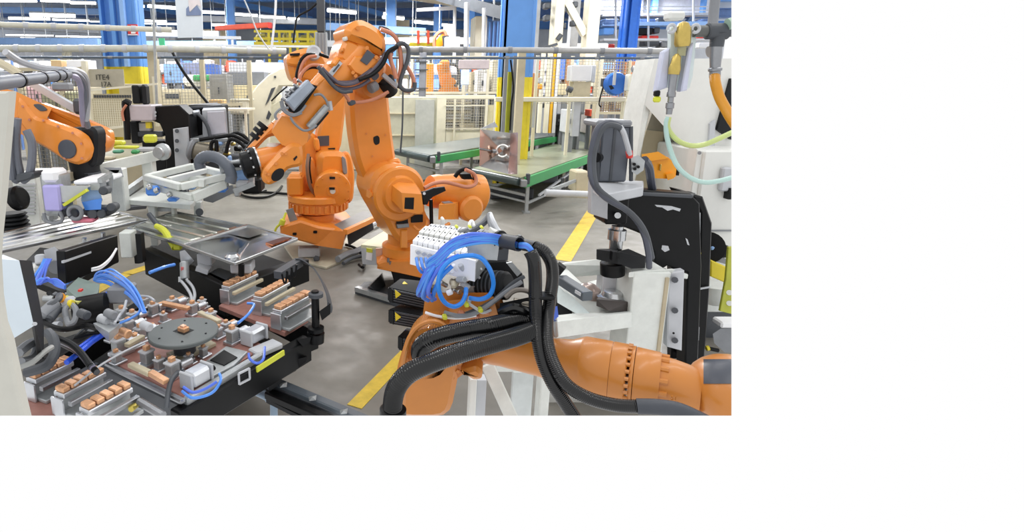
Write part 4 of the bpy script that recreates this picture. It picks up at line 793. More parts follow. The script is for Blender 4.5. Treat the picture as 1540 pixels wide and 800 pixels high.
# plate, block and cables on the floor near it
t = T('floor_plate', 'beige steel floor plate under the rear orange robot', 'plate', Wz(480, 395, 0)); t.p('plate', B().prism([Wz(425, 366, .025), Wz(447, 352, .025), Wz(560, 360, .025), Wz(548, 378, .025), Wz(490, 402, .025), Wz(440, 388, .025)], (0, 0, -.025), .004), M('plate_beige', (178, 172, 152), .5)); t.p('stud', B().cyl(Wz(476, 389, .02), Wz(476, 389, .09), .015, seg=8), dgrey); t.p('stud_nut', B().cyl(Wz(476, 389, .022), Wz(476, 389, .05), .035, seg=6), dgrey)
solo('ballast_block', B().box(Wz(465, 378, .08), (.23, .14, .1), Matrix.Rotation(.1, 3, 'Z'), .012), lgrey, 'small pale grey block on the plate in front of the rear robot', 'block')
for i, (pts, r, m_) in enumerate((([(508, 390), (522, 382), (536, 378), (548, 372)], .035, mgrey), ([(520, 368), (532, 372), (542, 380), (548, 392), (546, 402), (540, 398)], .016, black), ([(525, 352), (545, 344), (560, 338), (572, 332)], .03, lgrey), ([(516, 396), (530, 388), (548, 384)], .02, dgrey))):
    solo('floor_cable', B().tube([Wz(u, v, r+.03) for u, v in pts], r), m_, ['thick grey cable lying by the grey cable box', 'thin black cable curling beside the grey cable box', 'pale cable running along the ramp plate', 'dark grey cable lying in front of the grey cable box'][i], 'cable')
t = T('sensor_stand', 'small grey plate with yellow cable beside the rear robot ring', 'sensor', W(440, 336, 5.7)); t.p('plate', B().pp([(430, 316), (440, 313), (450, 338), (438, 340)], 5.6, .02), mgrey); t.p('cable', B().tube([W(430, 320, 5.55), W(424, 334, 5.5), W(416, 342, 5.5), W(413, 350, 5.5)], .012), lime); t.p('plug', B().cyl(W(426, 330, 5.5), W(423, 338, 5.5), .03, ch=.006), lime)
# ---------- left orange robot ----------
N3 = Vector((-.1, -1, 0)); P3_ = W(100, 220, 4.0); q3 = lambda u, v, o=0: pl(u, v, P3_, N3, o)
def pr3(px, off, th, ch=.02, rd=True): return plate(B(), rnd(px) if rd else px, P3_, N3, off, th, ch)
t = T('industrial_robot', 'orange robot arm with black wrist joint and round dark cap, over the ribbed panel', 'robot', W(128, 270, 4.0))
t.p('forearm', B().hull([q3(u, v, o) for u, v in ((-40, 120), (25, 138), (78, 163), (60, 200), (44, 208), (20, 178), (-40, 165)) for o in (.04, -.26)]), orange)
t.p('fork_front', pr3([(24, 140), (52, 176), (64, 179), (109, 195), (126, 206), (134, 224), (129, 242), (116, 249), (97, 243), (69, 224), (47, 212), (36, 195), (22, 178)], .06, .09, .022), orange)
t.p('fork_rear', pr3([(50, 152), (78, 162), (110, 174), (148, 190), (163, 198), (165, 215), (160, 228), (147, 232), (120, 215), (80, 190)], -.2, .1, .022), orange)
t.p('wrist_joint', B().rev(q3(130, 266, -.09), (-.04, 0, 1), [(0, .1), (.03, .105), (.05, .1), (.12, .105), (.26, .115), (.34, .105), (.37, .07)], 28), blackm)
t.p('joint_cover', pr3([(111, 193), (138, 190), (146, 200), (144, 250), (124, 254)], -.02, .14, .02), blackm)
t.p('cap', B().cyl(q3(103, 224, .05), q3(103, 224, .05)+N3*.022, .068, seg=32, ch=.005), screen, label='round dark grey cap')
t.p('hub_cap', B().rev(q3(152, 214, -.2), N3, [(-.06, .07), (.04, .085), (.07, .07)], 24), orange_b)
for u, v in ((44, 180), (65, 181), (87, 190), (109, 200), (122, 216), (123, 238), (97, 238), (34, 160), (25, 178)): t.p('bolt', B().cyl(q3(u, v, .055), q3(u, v, .072), .009, seg=8), copc)
t.p('flange', B().rev(q3(131, 274, -.09), UP, [(0, .075), (.03, .075), (.035, .07), (.1, .072)], 28), steel); t.p('flange_ring', B().rev(q3(131, 265, -.09), UP, [(0, .1), (.035, .1)], 28), dgrey)
t.p('arm_patch', pr3([(48, 157), (60, 156), (72, 166), (60, 168)], .05, .02, .003), dgrey)
for i, pts in enumerate(([(26, 178), (24, 210), (26, 240), (30, 262), (22, 272)], [(40, 196), (48, 215), (48, 240), (44, 262), (34, 272)], [(14, 190), (14, 230), (18, 270)])): t.p('hose', B().tube([q3(u, v, .18+.02*i) for u, v in pts], .028, 10), M('hose_grey_%d' % i, (108, 112, 122), .45))
t.p('hose_clamp', pr3([(22, 262), (50, 258), (50, 268), (24, 276)], .25, .12, .01), dgrey)
t.p('elbow_motor', B().cyl(q3(20, 300, .1), q3(34, 296, .1), .09, ch=.02), black)
for k in range(6): t.p('bellows', B().rev(q3(20, 322+k*6, .1), UP, [(-.012, .075+.008*k), (0, .09+.008*k), (.012, .075+.008*k)], 24), blackm)
# gripper it holds
t = T('gripper_tool', 'grey robot gripper with lilac sensor box and yellow strip above the ribbed panel', 'gripper', W(110, 335, 3.95))
t.p('top_plate', B().rb(110, 272, 152, 278, 3.75, .35, .008), paper); t.p('beam', B().hull([W(u, v, d) for u, v in ((88, 279), (134, 279), (128, 290), (100, 304), (90, 304)) for d in (3.7, 3.85)]), lgrey)
t.p('warning_strip', B().bar(W(97, 308, 3.66), W(131, 286, 3.66), .02, .035, (0, -1, 0)), lime, label='yellow strip'); t.p('box_frame', B().rb(61, 261, 92, 326, 3.72, .16, .02), galv); t.p('lilac_box', B().rb(64, 279, 90, 318, 3.68, .08, .012), lilac, label='lilac sensor box'); t.p('box_cap', B().rb(60, 256, 84, 275, 3.7, .16, .02), paper)
t.p('bag', B().hull([W(u, v, d) for u, v in ((124, 282), (148, 280), (154, 300), (150, 314), (130, 315), (122, 302)) for d in (3.75, 3.9)]), M('pale_blue_bag', (160, 190, 220), .5)); t.p('bag_hem', B().hull([W(u, v, d) for u, v in ((123, 304), (153, 298), (152, 315), (128, 316)) for d in (3.7, 3.92)]), blueh)
t.p('side_arm', B().bar(W(84, 270, 3.8), W(112, 262, 4.1), .08, .06), beige); t.p('side_arm', B().bar(W(84, 276, 3.8), W(112, 270, 4.1), .06, .04), galv)
for u, v, r in ((112, 322, .035), (158, 287, .03), (170, 312, .03), (96, 322, .025), (142, 322, .035), (155, 322, .03)): t.p('clamp', B().cyl(W(u-3, v, 3.7), W(u+4, v-2, 3.85), r, ch=.006), dgrey)
t.p('wheel', B().tube(circ(W(113, 320, 3.66), (0, -1, 0), .045, 20), .014, 8, 0), mgrey); t.p('pink_pad', B().rb(107, 330, 139, 336, 3.66, .1, .01), pinkm); t.p('clamp_body', B().rb(122, 313, 165, 326, 3.74, .14, .02), dgrey); t.p('lever', B().bar(W(150, 272, 3.72), W(166, 262, 3.9), .03, .03), galv); t.p('side_cylinder', B().cyl(W(164, 262, 3.9), W(164, 290, 3.9), .028, ch=.005), galv)
t.p('clamp_leg', B().rb(136, 276, 150, 286, 3.72, .1).rb(60, 322, 78, 336, 3.8, .1, .02), galv, stuff=True); t.p('cable', B().tube([W(66, 320, 3.68), W(70, 332, 3.68), W(84, 336, 3.68), W(94, 330, 3.68), W(90, 318, 3.68)], .012), mgrey)
# ---------- big silver gripper of the front robot ----------
t = T('frame_gripper', 'white frame gripper with blue vacuum parts held by the front robot', 'gripper', W(300, 300, 4.1))
dg = 4.05
t.p('arm', B().bar(W(372, 246, 4.16), W(330, 252, 4.1), .08, .075, ch=.006), galv); t.p('arm_plate', B().rb(348, 246, 378, 252, 4.08, .1, .006), blackm)
for k, u in enumerate((336, 350, 362, 372)): t.p('bolt', B().cyl(W(u, 250, 4.05), W(u, 250, 4.03), .008, seg=8), steel)
t.p('side_plate', B().pp([(372, 254), (380, 252), (381, 278), (374, 282)], 4.15, .06), lgrey)
P = [W(220, 267, 4.2), W(272, 281, 3.95), W(345, 264, 4.1), W(290, 250, 4.5)]
for i in range(4): t.p('upper_frame', B().bar(P[i], P[(i+1) % 4], .05, .05, ch=.006), white_d)
t.p('upper_crossbar', B().bar(W(254, 270, 4.08), W(312, 256, 4.32), .06, .03), white); 
P = [W(224, 278, 4.2), W(290, 297, 3.92), W(338, 276, 4.1), W(286, 266, 4.5)]
for i in range(4): t.p('lower_frame', B().bar(P[i], P[(i+1) % 4], .05, .05 if i != 1 else .07, ch=.006), white_d)
t.p('upright', B().bar(W(304, 280, 3.98), W(304, 270, 3.98), .05, .04), white_d); t.p('upright', B().bar(W(228, 282, 4.18), W(228, 268, 4.18), .05, .04), white_d)
for i, (u, v, w, h) in enumerate(((218, 281, 18, 14), (250, 298, 16, 6), (244, 277, 14, 6), (262, 281, 30, 5), (300, 272, 26, 6), (320, 282, 20, 8))): t.p('vacuum_unit', B().rb(u, v, u+w, v+h, 4.0+.02*i, .08, .015), blueh if i != 3 else bluel)
t.p('sensor', B().rb(270, 286, 281, 297, 3.97, .06, .006), dgrey)
for u, v in ((222, 283), (252, 294), (266, 285), (232, 288)): t.p('fitting', B().cyl(W(u, v, 4.0), W(u+6, v-3, 4.0), .02, ch=.004), steel)
t.p('bag', B().hull([W(u, v, d) for u, v in ((342, 256), (372, 254), (374, 272), (350, 276)) for d in (4.15, 4.3)]), bluel); t.p('clamp', B().rb(354, 272, 374, 284, 4.1, .1, .015), lgrey); t.p('clamp_foot', B().rb(352, 284, 360, 296, 4.12, .06, .008), galv); t.p('clamp_arm', B().bar(W(352, 288, 4.1), W(382, 276, 4.1), .02, .04), galv)
t.p('black_box', B().rb(362, 268, 392, 292, 4.3, .2, .02), blackm)
solo('flex_duct', B().tube([W(302, 254, 4.05), W(300, 242, 4.05), W(310, 235, 4.03), (W(328, 238, 4.0)), W(342, 250, 3.95), W(348, 264, 3.95), W(346, 274, 3.95)], .042, 14, 6, .02), M('duct_grey', (88, 94, 104), .45), 'dark grey flexible duct arching over the white frame gripper', 'hose')
# ================= fixture table (front left) =================
ZT = .56
def bz(b, p, q, z, w, h, ch=.006):             # beam between two view points lying at height z (top face)
    P, Q = Wz(p[0], p[1], z), Wz(q[0], q[1], z); return b.bar(P-UP*h/2, Q-UP*h/2, w, h, ch=ch)
t = T('fixture_table', 'black welded fixture table frame with yellow strip on its side beam', 'fixture table', Wz(300, 560, 0))
ft = t
t.p('side_beam', bz(B(), (262, 618), (462, 505), ZT, .06, .13), black)
t.p('side_beam', bz(B(), (150, 545), (277, 604), ZT, .05, .16), dgrey)
t.p('cross_beam', bz(B(), (222, 372), (345, 428), ZT+.1, .07, .2), black)
t.p('cross_beam', bz(B(), (70, 540), (215, 452), ZT, .07, .14), black)
t.p('cross_beam', bz(B(), (345, 428), (458, 388), ZT+.08, .09, .16), black)
t.p('cross_beam', bz(B(), (345, 432), (472, 492), ZT-.04, .07, .14), black)
t.p('cross_beam', bz(B(), (60, 590), (150, 545), ZT, .05, .05), dgrey)
t.p('cross_beam', bz(B(), (130, 640), (210, 600), ZT-.12, .08, .06), black)
t.p('gap_shade_sheet', B().prism([Wz(30, 640, .3), Wz(250, 655, .3), Wz(445, 545, .3), Wz(345, 455, .3), Wz(210, 470, .3), Wz(60, 520, .3)], (0, 0, -.05)), blackm)  # added black sheet, stands in for the dark gaps between the beams
t.p('rear_shade_sheet', B().prism([Wz(u, v, .45) for u, v in ((20, 410), (95, 440), (132, 412), (178, 384), (60, 372))], (0, 0, -.05)), blackm)  # rear sheets likewise added in black to darken the gaps under the panels
t.p('rear_shade_sheet', B().prism([Wz(u, v, .45) for u, v in ((215, 385), (262, 418), (330, 462), (450, 402), (345, 365), (240, 352))], (0, 0, -.05)), blackm)
sb0, sb1 = Wz(262, 618, ZT), Wz(462, 505, ZT); sbn = (sb1-sb0).normalized(); sbn = Vector((sbn.y, -sbn.x, 0))
def onside(u, v, off=.034):
    C = Vector((0, 0, HC)); r = ray(u, v); return C + r*((sb0+sbn*off-C).dot(sbn)/r.dot(sbn))
t.p('yellow_strip', B().bar(onside(386, 556), onside(427, 530), .008, .026, UP), lime, label='yellow strip')
sq = [onside(359, 562), onside(375, 554)]
fb = B()
for dz in (0, -.05): fb.bar(sq[0]+UP*dz, sq[1]+UP*dz, .008, .008)
for p in sq: fb.bar(p, p-UP*.05, .008, .008, (1, 0, 0))
t.p('socket_frame', fb, lgrey, label='small pale square socket frame')
t.p('end_foot', B().hull([W(u, v, d) for u, v in ((432, 528), (458, 516), (456, 544), (436, 551)) for d in (2.55, 2.7)]), black); t.p('foot_plate', B().hull([W(u, v, d) for u, v in ((428, 546), (462, 536), (460, 544), (446, 555), (430, 550)) for d in (2.5, 2.65)]), black); t.p('foot_wing', B().hull([W(u, v, d) for u, v in ((446, 510), (468, 507), (466, 514), (456, 522)) for d in (2.5, 2.65)]), black)
t.p('corner_post', B().cyl(Wz(205, 352, ZT+.16), Wz(209, 395, .5), .03), black)
t.p('white_leg', B().rb(180, 350, 198, 388, 3.6, .1, .006), white_d); t.p('leg', B().rb(205, 352, 213, 395, 3.5, .06), blackm)
# boards
bdm = copperb
bd = t.p('base_board', B().prism([Wz(u, v, ZT+.02) for u, v in ((329, 459), (428, 499), (463, 478), (372, 428))], (0, 0, -.03), .004), bdm, label='copper red base board')
t.p('base_board', B().prism([Wz(u, v, ZT+.02) for u, v in ((160, 541), (276, 597), (398, 520), (300, 455), (235, 458))], (0, 0, -.03), .004), bdm)
t.p('base_board', B().prism([Wz(u, v, ZT+.02) for u, v in ((20, 590), (60, 640), (170, 650), (140, 565), (95, 555))], (0, 0, -.03), .004), bdm)
t.p('steel_plate', B().prism([Wz(u, v, ZT+.035) for u, v in ((285, 560), (300, 575), (352, 548), (372, 528), (340, 520))], (0, 0, -.02), .003), galv)
t.p('opening', B().prism([Wz(u, v, ZT+.04) for u, v in ((316, 541), (337, 549), (357, 537), (337, 526))], (0, 0, -.02)), blackm)
t.p('steel_strip', bz(B(), (278, 598), (392, 530), ZT+.03, .03, .04), galv); t.p('steel_strip', bz(B(), (160, 545), (276, 601), ZT+.03, .03, .02), steeld); t.p('steel_strip', bz(B(), (380, 528), (418, 512), ZT+.03, .08, .03), lgrey)
t.p('slot_rail', bz(B(), (340, 556), (388, 528), ZT+.0, .03, .02), blackm)
t.p('rib_plate', B().prism([Wz(u, v, ZT+.04) for u, v in ((250, 530), (268, 542), (325, 515), (310, 508))], (0, 0, -.02), .003), beige)
# electrode blocks with rows of copper tips
def electrode(p0, p1, label, z=ZT+.02, h=.085, w=.06, n=5, gold=False):
    P, Q = Wz(*p0, z), Wz(*p1, z); d = (Q-P); L = d.length; x = d.normalized(); y = UP.cross(x)
    e = T('electrode_block', label, 'electrode block', (P+Q)/2, 'electrode blocks on the fixture boards')
    e.p('foot', B().bar(P-y*.03+UP*.008, Q-y*.03+UP*.008, w*1.7, .016, ch=.003), galv); e.p('web', B().bar(P+UP*h*.5, Q+UP*h*.5, .016, h, ch=.002), galv); e.p('holder', B().bar(P+UP*(h+.008), Q+UP*(h+.008), w, .02, ch=.003), alu)
    e.p('end_plate', B().box(P-x*.008+UP*h*.5, (.01, w*1.1, h), Matrix((x, y, UP)).transposed(), .002), alu)
    for k in range(n):
        c = P+x*L*(k+.5)/n+UP*(h+.028); e.p('copper_tip', B().box(c, (L/n*.84, w*.8, .02), Matrix((x, y, UP)).transposed(), .004), copper)
    e.p('side_bar', B().bar(P-y*w*.95+UP*h*.8, Q-y*w*.95+UP*h*.8, w*.35, .02, ch=.003), beige if gold else steeld)
    return e
electrode((340, 456), (384, 434), 'rear electrode block of three on the red board, nearest the ribbed panel', gold=True)
electrode((388, 473), (431, 448), 'middle electrode block of three on the red board', gold=True)
electrode((417, 494), (464, 467), 'front electrode block of three on the red board, beside the black guide post')
electrode((50, 601), (108, 571), 'rear electrode block beside the leaning cream post', h=.075)
electrode((92, 624), (156, 588), 'middle electrode block of the lower corner of the table', h=.075)
electrode((130, 650), (196, 612), 'front electrode block at the lower edge of the table', h=.075)
# disc
dc = Wz(276, 498, .70); t = T('round_plate', 'dark grey round plate with a square copper insert on the fixture table', 'plate', dc-UP*.14)
t.p('disc', B().rev(dc, UP, [(-.018, .15), (-.014, .156), (-.002, .156), (.002, .152)], 48), M('disc_grey', (92, 98, 98), .5, var=.06)); R_ = Matrix.Rotation(radians(-31), 3, 'Z')
t.p('square_hole', B().box(dc+UP*.001, (.075, .06, .004), R_), blackm); t.p('copper_insert', B().box(dc+UP*.01, (.045, .034, .024), R_, .003), copper, label='copper insert'); t.p('insert_cap', B().box(dc+UP*.025, (.024, .022, .01), R_, .002), M('insert_pale', (236, 190, 160), .35, .6))
t.p('stem', B().cyl(dc-UP*.13, dc-UP*.016, .05), dgrey)
for k in range(6): p = circ(dc+UP*.001, UP, .115, 6)[k]; t.p('screw', B().cyl(p, p+UP*.004, .005, seg=8), black)
# clamp units round the disc
def clampu(u, v, label, s=1.0, a=31.5, kind=0):
    P = Wz(u, v, ZT+.02); R = Matrix.Rotation(radians(90-a), 3, 'Z'); f = lambda x, y, z: P+R @ Vector((x*s, y*s, z*s))
    e = T('clamp_unit', label, 'clamp', P, 'small clamps round the dark disc')
    bx = lambda c, sz: B().box(f(*c), tuple(q*s for q in sz), R, .003)
    e.p('base', bx((0, 0, .009), (.1, .07, .018)), alu); e.p('body', bx((-.01, 0, .045), (.05, .05, .055)), galv); e.p('cap_plate', bx((-.01, 0, .078), (.065, .055, .012)), lgrey)
    e.p('copper_tip', bx((-.01, 0, .095), (.03, .026, .024)), copper)
    if kind != 1: e.p('cylinder', B().cyl(f(.03, 0, .04), f(.1, 0, .04), .024*s, ch=.004), alu); e.p('rod', B().cyl(f(.1, 0, .04), f(.12, 0, .04), .01*s, seg=10), steel)
    if kind == 2: e.p('copper_arm', bx((.06, .03, .05), (.1, .022, .022)), copper)
    return e
CL = [(263, 566, 0, 1.0, 'by the front corner, below the disc'), (352, 515, 0, 1.0, 'to the right of the disc, nearest the disc edge'), (183, 532, 2, 1.1, 'at the left board edge, nearest the cable bundle'), (214, 510, 2, .9, 'left of the disc rim'), (233, 474, 2, .9, 'above the disc, leftmost in the back row'), (262, 466, 2, .9, 'above the disc, second in the back row'), (292, 473, 2, .9, 'above the disc, third in the back row'), (320, 486, 1, .9, 'above the disc, last in the back row'), (225, 548, 1, 1.0, 'below the disc, near the left board edge'), (196, 500, 0, .9, 'between the blue hoses and the disc'), (170, 512, 0, .8, 'beside the dark cable bundle')]
for u, v, k, s, w in CL: clampu(u, v, 'small silver clamp with copper tip ' + w, s*.9, 31.5, k)
CL2 = [(206, 522, 1, .8, 'between the left board edge and the disc'), (242, 556, 0, .8, 'under the near side of the disc'), (286, 548, 1, .7, 'under the front rim of the disc'), (308, 536, 1, .7, 'by the square opening'), (330, 508, 1, .8, 'beside the disc, nearest the red board gap'), (342, 500, 2, .8, 'behind the disc, towards the red board'), (248, 484, 1, .7, 'tucked behind the disc rim'), (202, 486, 2, .9, 'beside the copper coloured fitting'), (186, 480, 1, .9, 'at the end of the blue hose bundle'), (220, 462, 1, .8, 'where the blue hose bundle ends'), (306, 464, 1, .8, 'at the back board corner'), (178, 546, 1, .8, 'on the outer edge of the left board')]
for u, v, k, s, w in CL2: clampu(u, v, 'small silver clamp with copper tip ' + w, s*.85, 31.5, k)
for i, (p, q) in enumerate((((190, 520), (215, 506)), ((226, 560), (250, 574)), ((300, 470), (330, 484)), ((246, 456), (284, 464)), ((196, 548), (226, 562)))):
    solo('copper_bar', B().bar(Wz(*p, ZT+.075), Wz(*q, ZT+.075), .03, .02, ch=.003), copper if i % 2 else beige, ['beige bar left of the disc', 'copper bar under the near side of the disc', 'beige bar behind the disc', 'copper bar along the back of the board', 'beige bar on the left board edge'][i], 'bar')
rr = random.Random(21)
t = T('fitting_cluster', 'cluster of grey fittings and tubes among the hoses left of the clamps', 'fitting', W(130, 480, 2.3))
for k in range(34):
    u, v = rr.uniform(70, 178), rr.uniform(444, 500); d = Wz(u, v, .55).y-.02; p = W(u, v, d); t.p('fitting', B().cyl(p, p+Vector((rr.uniform(-.06, .06), rr.uniform(-.05, .05), rr.uniform(0, .03))), rr.uniform(.008, .02), seg=10, ch=.002), (mgrey, dgrey, lgrey, blackm, galv)[k % 5])
for k in range(12):
    u, v = rr.uniform(66, 160), rr.uniform(448, 505); d = Wz(u, v, .58).y; t.p('tube', B().tube([W(u, v, d), W(u+rr.uniform(-20, 20), v-rr.uniform(4, 14), d), W(u+rr.uniform(-30, 30), v+rr.uniform(-5, 10), d-.02)], rr.uniform(.004, .01), 6), (dgrey, blackm, mgrey, lgrey)[k % 4])
for i, (u, v) in enumerate(((383, 514), (297, 578))):
    P = Wz(u, v, ZT+.02); R = Matrix.Rotation(radians(58.5), 3, 'Z'); e = T('air_cylinder', ['square aluminium air cylinder right of the disc', 'square aluminium air cylinder at the front corner of the board'][i], 'cylinder', P)
    e.p('barrel', B().box(P+UP*.04, (.1, .07, .07), R, .012), alu); e.p('end_cap', B().box(P+UP*.04+R @ Vector((.055, 0, 0)), (.012, .076, .076), R, .004), lgrey); e.p('rear_cap', B().box(P+UP*.04-R @ Vector((.055, 0, 0)), (.012, .076, .076), R, .004), lgrey); e.p('port', B().cyl(P+UP*.04+R @ Vector((.06, -.01, 0)), P+UP*.04+R @ Vector((.085, -.01, 0)), .012, seg=10), black)
def hose(name, pts, r, m_, label, cat='hose', grp=None, rings=0, seg=8): return solo(name, B().tube([W(*p) for p in pts], r, seg, 6, rings), m_, label, cat, grp)
def D(v, z): return Wz(550, v, z).y
hose('air_hose', [(398, 522, 2.35), (396, 540, 2.25), (386, 546, 2.25), (376, 540, 2.25), (374, 532, 2.3)], .006, bluev, 'short blue hose at the air cylinder right of the disc')
hose('air_hose', [(274, 588, 1.98), (288, 598, 1.95), (306, 596, 1.96), (322, 588, 1.98), (332, 572, 2.03), (330, 562, 2.07)], .006, blueh, 'blue hose loop at the front corner of the table')
hose('air_hose', [(276, 582, 1.99), (290, 590, 1.97), (308, 585, 1.99), (326, 574, 2.02)], .006, bluev, 'second blue hose beside the loop at the front corner')
hose('air_hose', [(372, 456, 2.7), (382, 458, 2.68), (374, 472, 2.6), (358, 486, 2.5)], .007, blueh, 'blue hose between the electrode blocks on the red board')
hose('black_cable', [(268, 560, 2.12), (258, 572, 2.05), (253, 590, 2.0), (250, 615, 1.93)], .011, dgrey, 'dark grey cable hanging over the front beam of the table', 'cable')
# guide post and arch bracket at the table end
t = T('guide_post', 'black guide post with collar at the end of the fixture table', 'post', W(475, 496, 2.62))
t.p('rod', B().rev(W(475, 494, 2.62), UP, [(0, .02), (.2, .02), (.205, .017)], 20), black); t.p('collar', B().rev(W(475, 444, 2.62), UP, [(-.008, .02), (-.006, .038), (.012, .038), (.016, .02)], 24), dgrey); t.p('base_ring', B().rev(W(475, 492, 2.62), UP, [(-.02, .042), (.0, .042), (.004, .03)], 24), black); t.p('socket', B().cyl(W(475, 500, 2.62), W(474, 497, 2.62)-UP*.06, .045), black)
t.p('side_plate', B().hull([W(u, v, d) for u, v in ((480, 468), (497, 456), (497, 472), (484, 482)) for d in (2.6, 2.72)]), black)
t = T('arch_bracket', 'black strap arch with hanging clips at the table end', 'bracket', W(455, 470, 2.8))
arc = [W(*p) for p in ((447, 392, 2.95), (458, 394, 2.93), (472, 404, 2.88), (484, 422, 2.82), (492, 440, 2.76), (496, 458, 2.7), (495, 470, 2.68))]
bb = B(); sp = spline(arc, 5)
for p, q in zip(sp[:-1], sp[1:]): bb.bar(p, q, .055, .006, (p-W(455, 460, 2.75)))
t.p('strap', bb, dgrey, ang=50); t.p('clip_bar', B().bar(W(418, 414, 2.75), W(450, 394, 2.95), .05, .04), dgrey)
for k in range(3): t.p('clip', B().tube([W(424+k*7, 412-k*5, 2.74), W(427+k*7, 424-k*5, 2.74), W(430+k*7, 424-k*5, 2.74), W(432+k*7, 408-k*5, 2.74)], .006, 6), black)
# ---------- sheet metal panels ----------
def panel(label, corners, z, ribs, along, m_, flange=True, emboss=False):
    P = [Wz(u, v, z) for u, v in corners]; t = T('sheet_panel', label, 'metal panel', sum(P, Vector())/4-UP*.02)
    t.p('sheet', B().prism(P, (0, 0, -.012), .003), m_)
    a, b_ = (P[0], P[1]), (P[3], P[2])
    if along: a, b_ = (P[1], P[2]), (P[0], P[3])
    for k in range(ribs):
        f = (k+1)/(ribs+1); p = a[0].lerp(b_[0], f); q = a[1].lerp(b_[1], f); dd = (q-p)
        t.p('rib', B().bar(p+dd*.04+UP*.004, q-dd*.04+UP*.004, (a[0]-b_[0]).length/(ribs+1)*.74, .022, ch=.008), m_)
    if flange:
        for i in range(4): t.p('flange', B().bar(P[i], P[(i+1) % 4], .014, .02, ch=.003), steel)
    return t, P
panel('ribbed shiny steel panel under the lilac gripper', [(-10, 381), (222, 331), (162, 315), (-10, 354)], .80, 4, False, chrome)
panel('ribbed steel panel in the middle, partly under the embossed panel', [(278, 369), (192, 344), (262, 319), (372, 341)], .80, 4, False, M('panel_olive', (214, 216, 208), .24, 1, var=.05))
t, P = panel('embossed shiny steel panel with a round knob on the black beams', [(275, 369), (353, 397), (447, 360), (372, 339)], .815, 0, False, chrome)
def onp(s, r): return (P[0].lerp(P[1], s)).lerp(P[3].lerp(P[2], s), r)
t.p('crease', B().hull([onp(.0, .03), onp(.95, .03), onp(.6, .5)+UP*.018, onp(.3, .5)+UP*.018, onp(.1, .45)]), M('crease_dark', (168, 168, 172), .12, 1, var=.04)); t.p('crease', B().hull([onp(.97, .1), onp(.97, .92), onp(.72, .85)+UP*.012, onp(.7, .3)+UP*.012]), chrome)
t.p('crease', B().hull([onp(.05, .6), onp(.05, .95), onp(.5, .95)+UP*.012, onp(.5, .62)+UP*.012]), chrome); kp = W(371, 357, 3.75)
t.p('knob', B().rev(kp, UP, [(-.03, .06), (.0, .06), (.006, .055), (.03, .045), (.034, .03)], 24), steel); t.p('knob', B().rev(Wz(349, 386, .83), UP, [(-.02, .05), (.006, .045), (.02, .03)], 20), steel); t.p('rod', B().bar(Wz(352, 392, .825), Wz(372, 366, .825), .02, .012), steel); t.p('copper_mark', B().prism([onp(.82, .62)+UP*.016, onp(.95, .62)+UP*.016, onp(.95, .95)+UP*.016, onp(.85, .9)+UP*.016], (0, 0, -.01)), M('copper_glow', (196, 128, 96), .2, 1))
solo('panel_support', B().rb(296, 382, 318, 400, 3.3, .1, .006).bar(W(298, 400, 3.28), W(316, 406, 3.28), .1, .03), lgrey, 'pale bracket under the shiny embossed panel', 'bracket'); solo('panel_support', B().rb(346, 398, 378, 412, 3.12, .12, .008), lgrey, 'pale block under the front corner of the embossed panel', 'block'); solo('locating_pin', B().cyl(W(363, 415, 3.05), W(363, 396, 3.05), .018, ch=.004), black, 'short black pin before the pale block', 'pin')
solo('beam_pad', B().prism([Wz(u, v, ZT+.1) for u, v in ((312, 412), (335, 424), (354, 410), (328, 402))], (0, 0, -.02), .003), dgrey, 'dark grey pad on the black beam under the panels', 'pad')
# yellow lever with sensor
t = T('prop_lever', 'yellow lever leaning between the two ribbed panels', 'lever', W(266, 378, 3.6)); t.p('lever', B().tube([W(235, 340, 3.75), W(246, 346, 3.7), W(256, 360, 3.63), (W(264, 372, 3.58))], lambda s: .02+.008*s, 10), lime); t.p('head', B().rb(260, 367, 272, 377, 3.55, .06, .01), lime); t.p('grip', B().cyl(W(224, 322, 3.9), W(240, 342, 3.76), .018, ch=.004), dgrey)
t = T('pneumatic_clamp', 'grey pneumatic clamp below the yellow lever with two white tubes', 'clamp', W(277, 426, 3.2)); t.p('arm', B().hull([W(u, v, d) for u, v in ((270, 378), (278, 376), (292, 392), (284, 400), (272, 396)) for d in (3.3, 3.38)]), alu); t.p('cylinder', B().cyl(W(277, 394, 3.25), W(278, 420, 3.2), .028, ch=.005), galv); t.p('red_mark', B().rb(272, 402, 276, 411, 3.2, .02), M('pink_mark', (206, 110, 110), .5)); t.p('fitting', B().cyl(W(271, 416, 3.2), W(271, 424, 3.19), .012).cyl(W(281, 418, 3.2), W(282, 424, 3.19), .012), steel)
for i, pts in enumerate(([(272, 422, 3.19), (280, 432, 3.1), (287, 444, 3.02), (289, 456, 2.95)], [(282, 422, 3.19), (290, 432, 3.1), (293, 444, 3.02), (290, 456, 2.95)])): hose('white_tube', pts, .009, lgrey, ['white tube from the grey clamp, outer one', 'white tube from the grey clamp, inner one'][i])
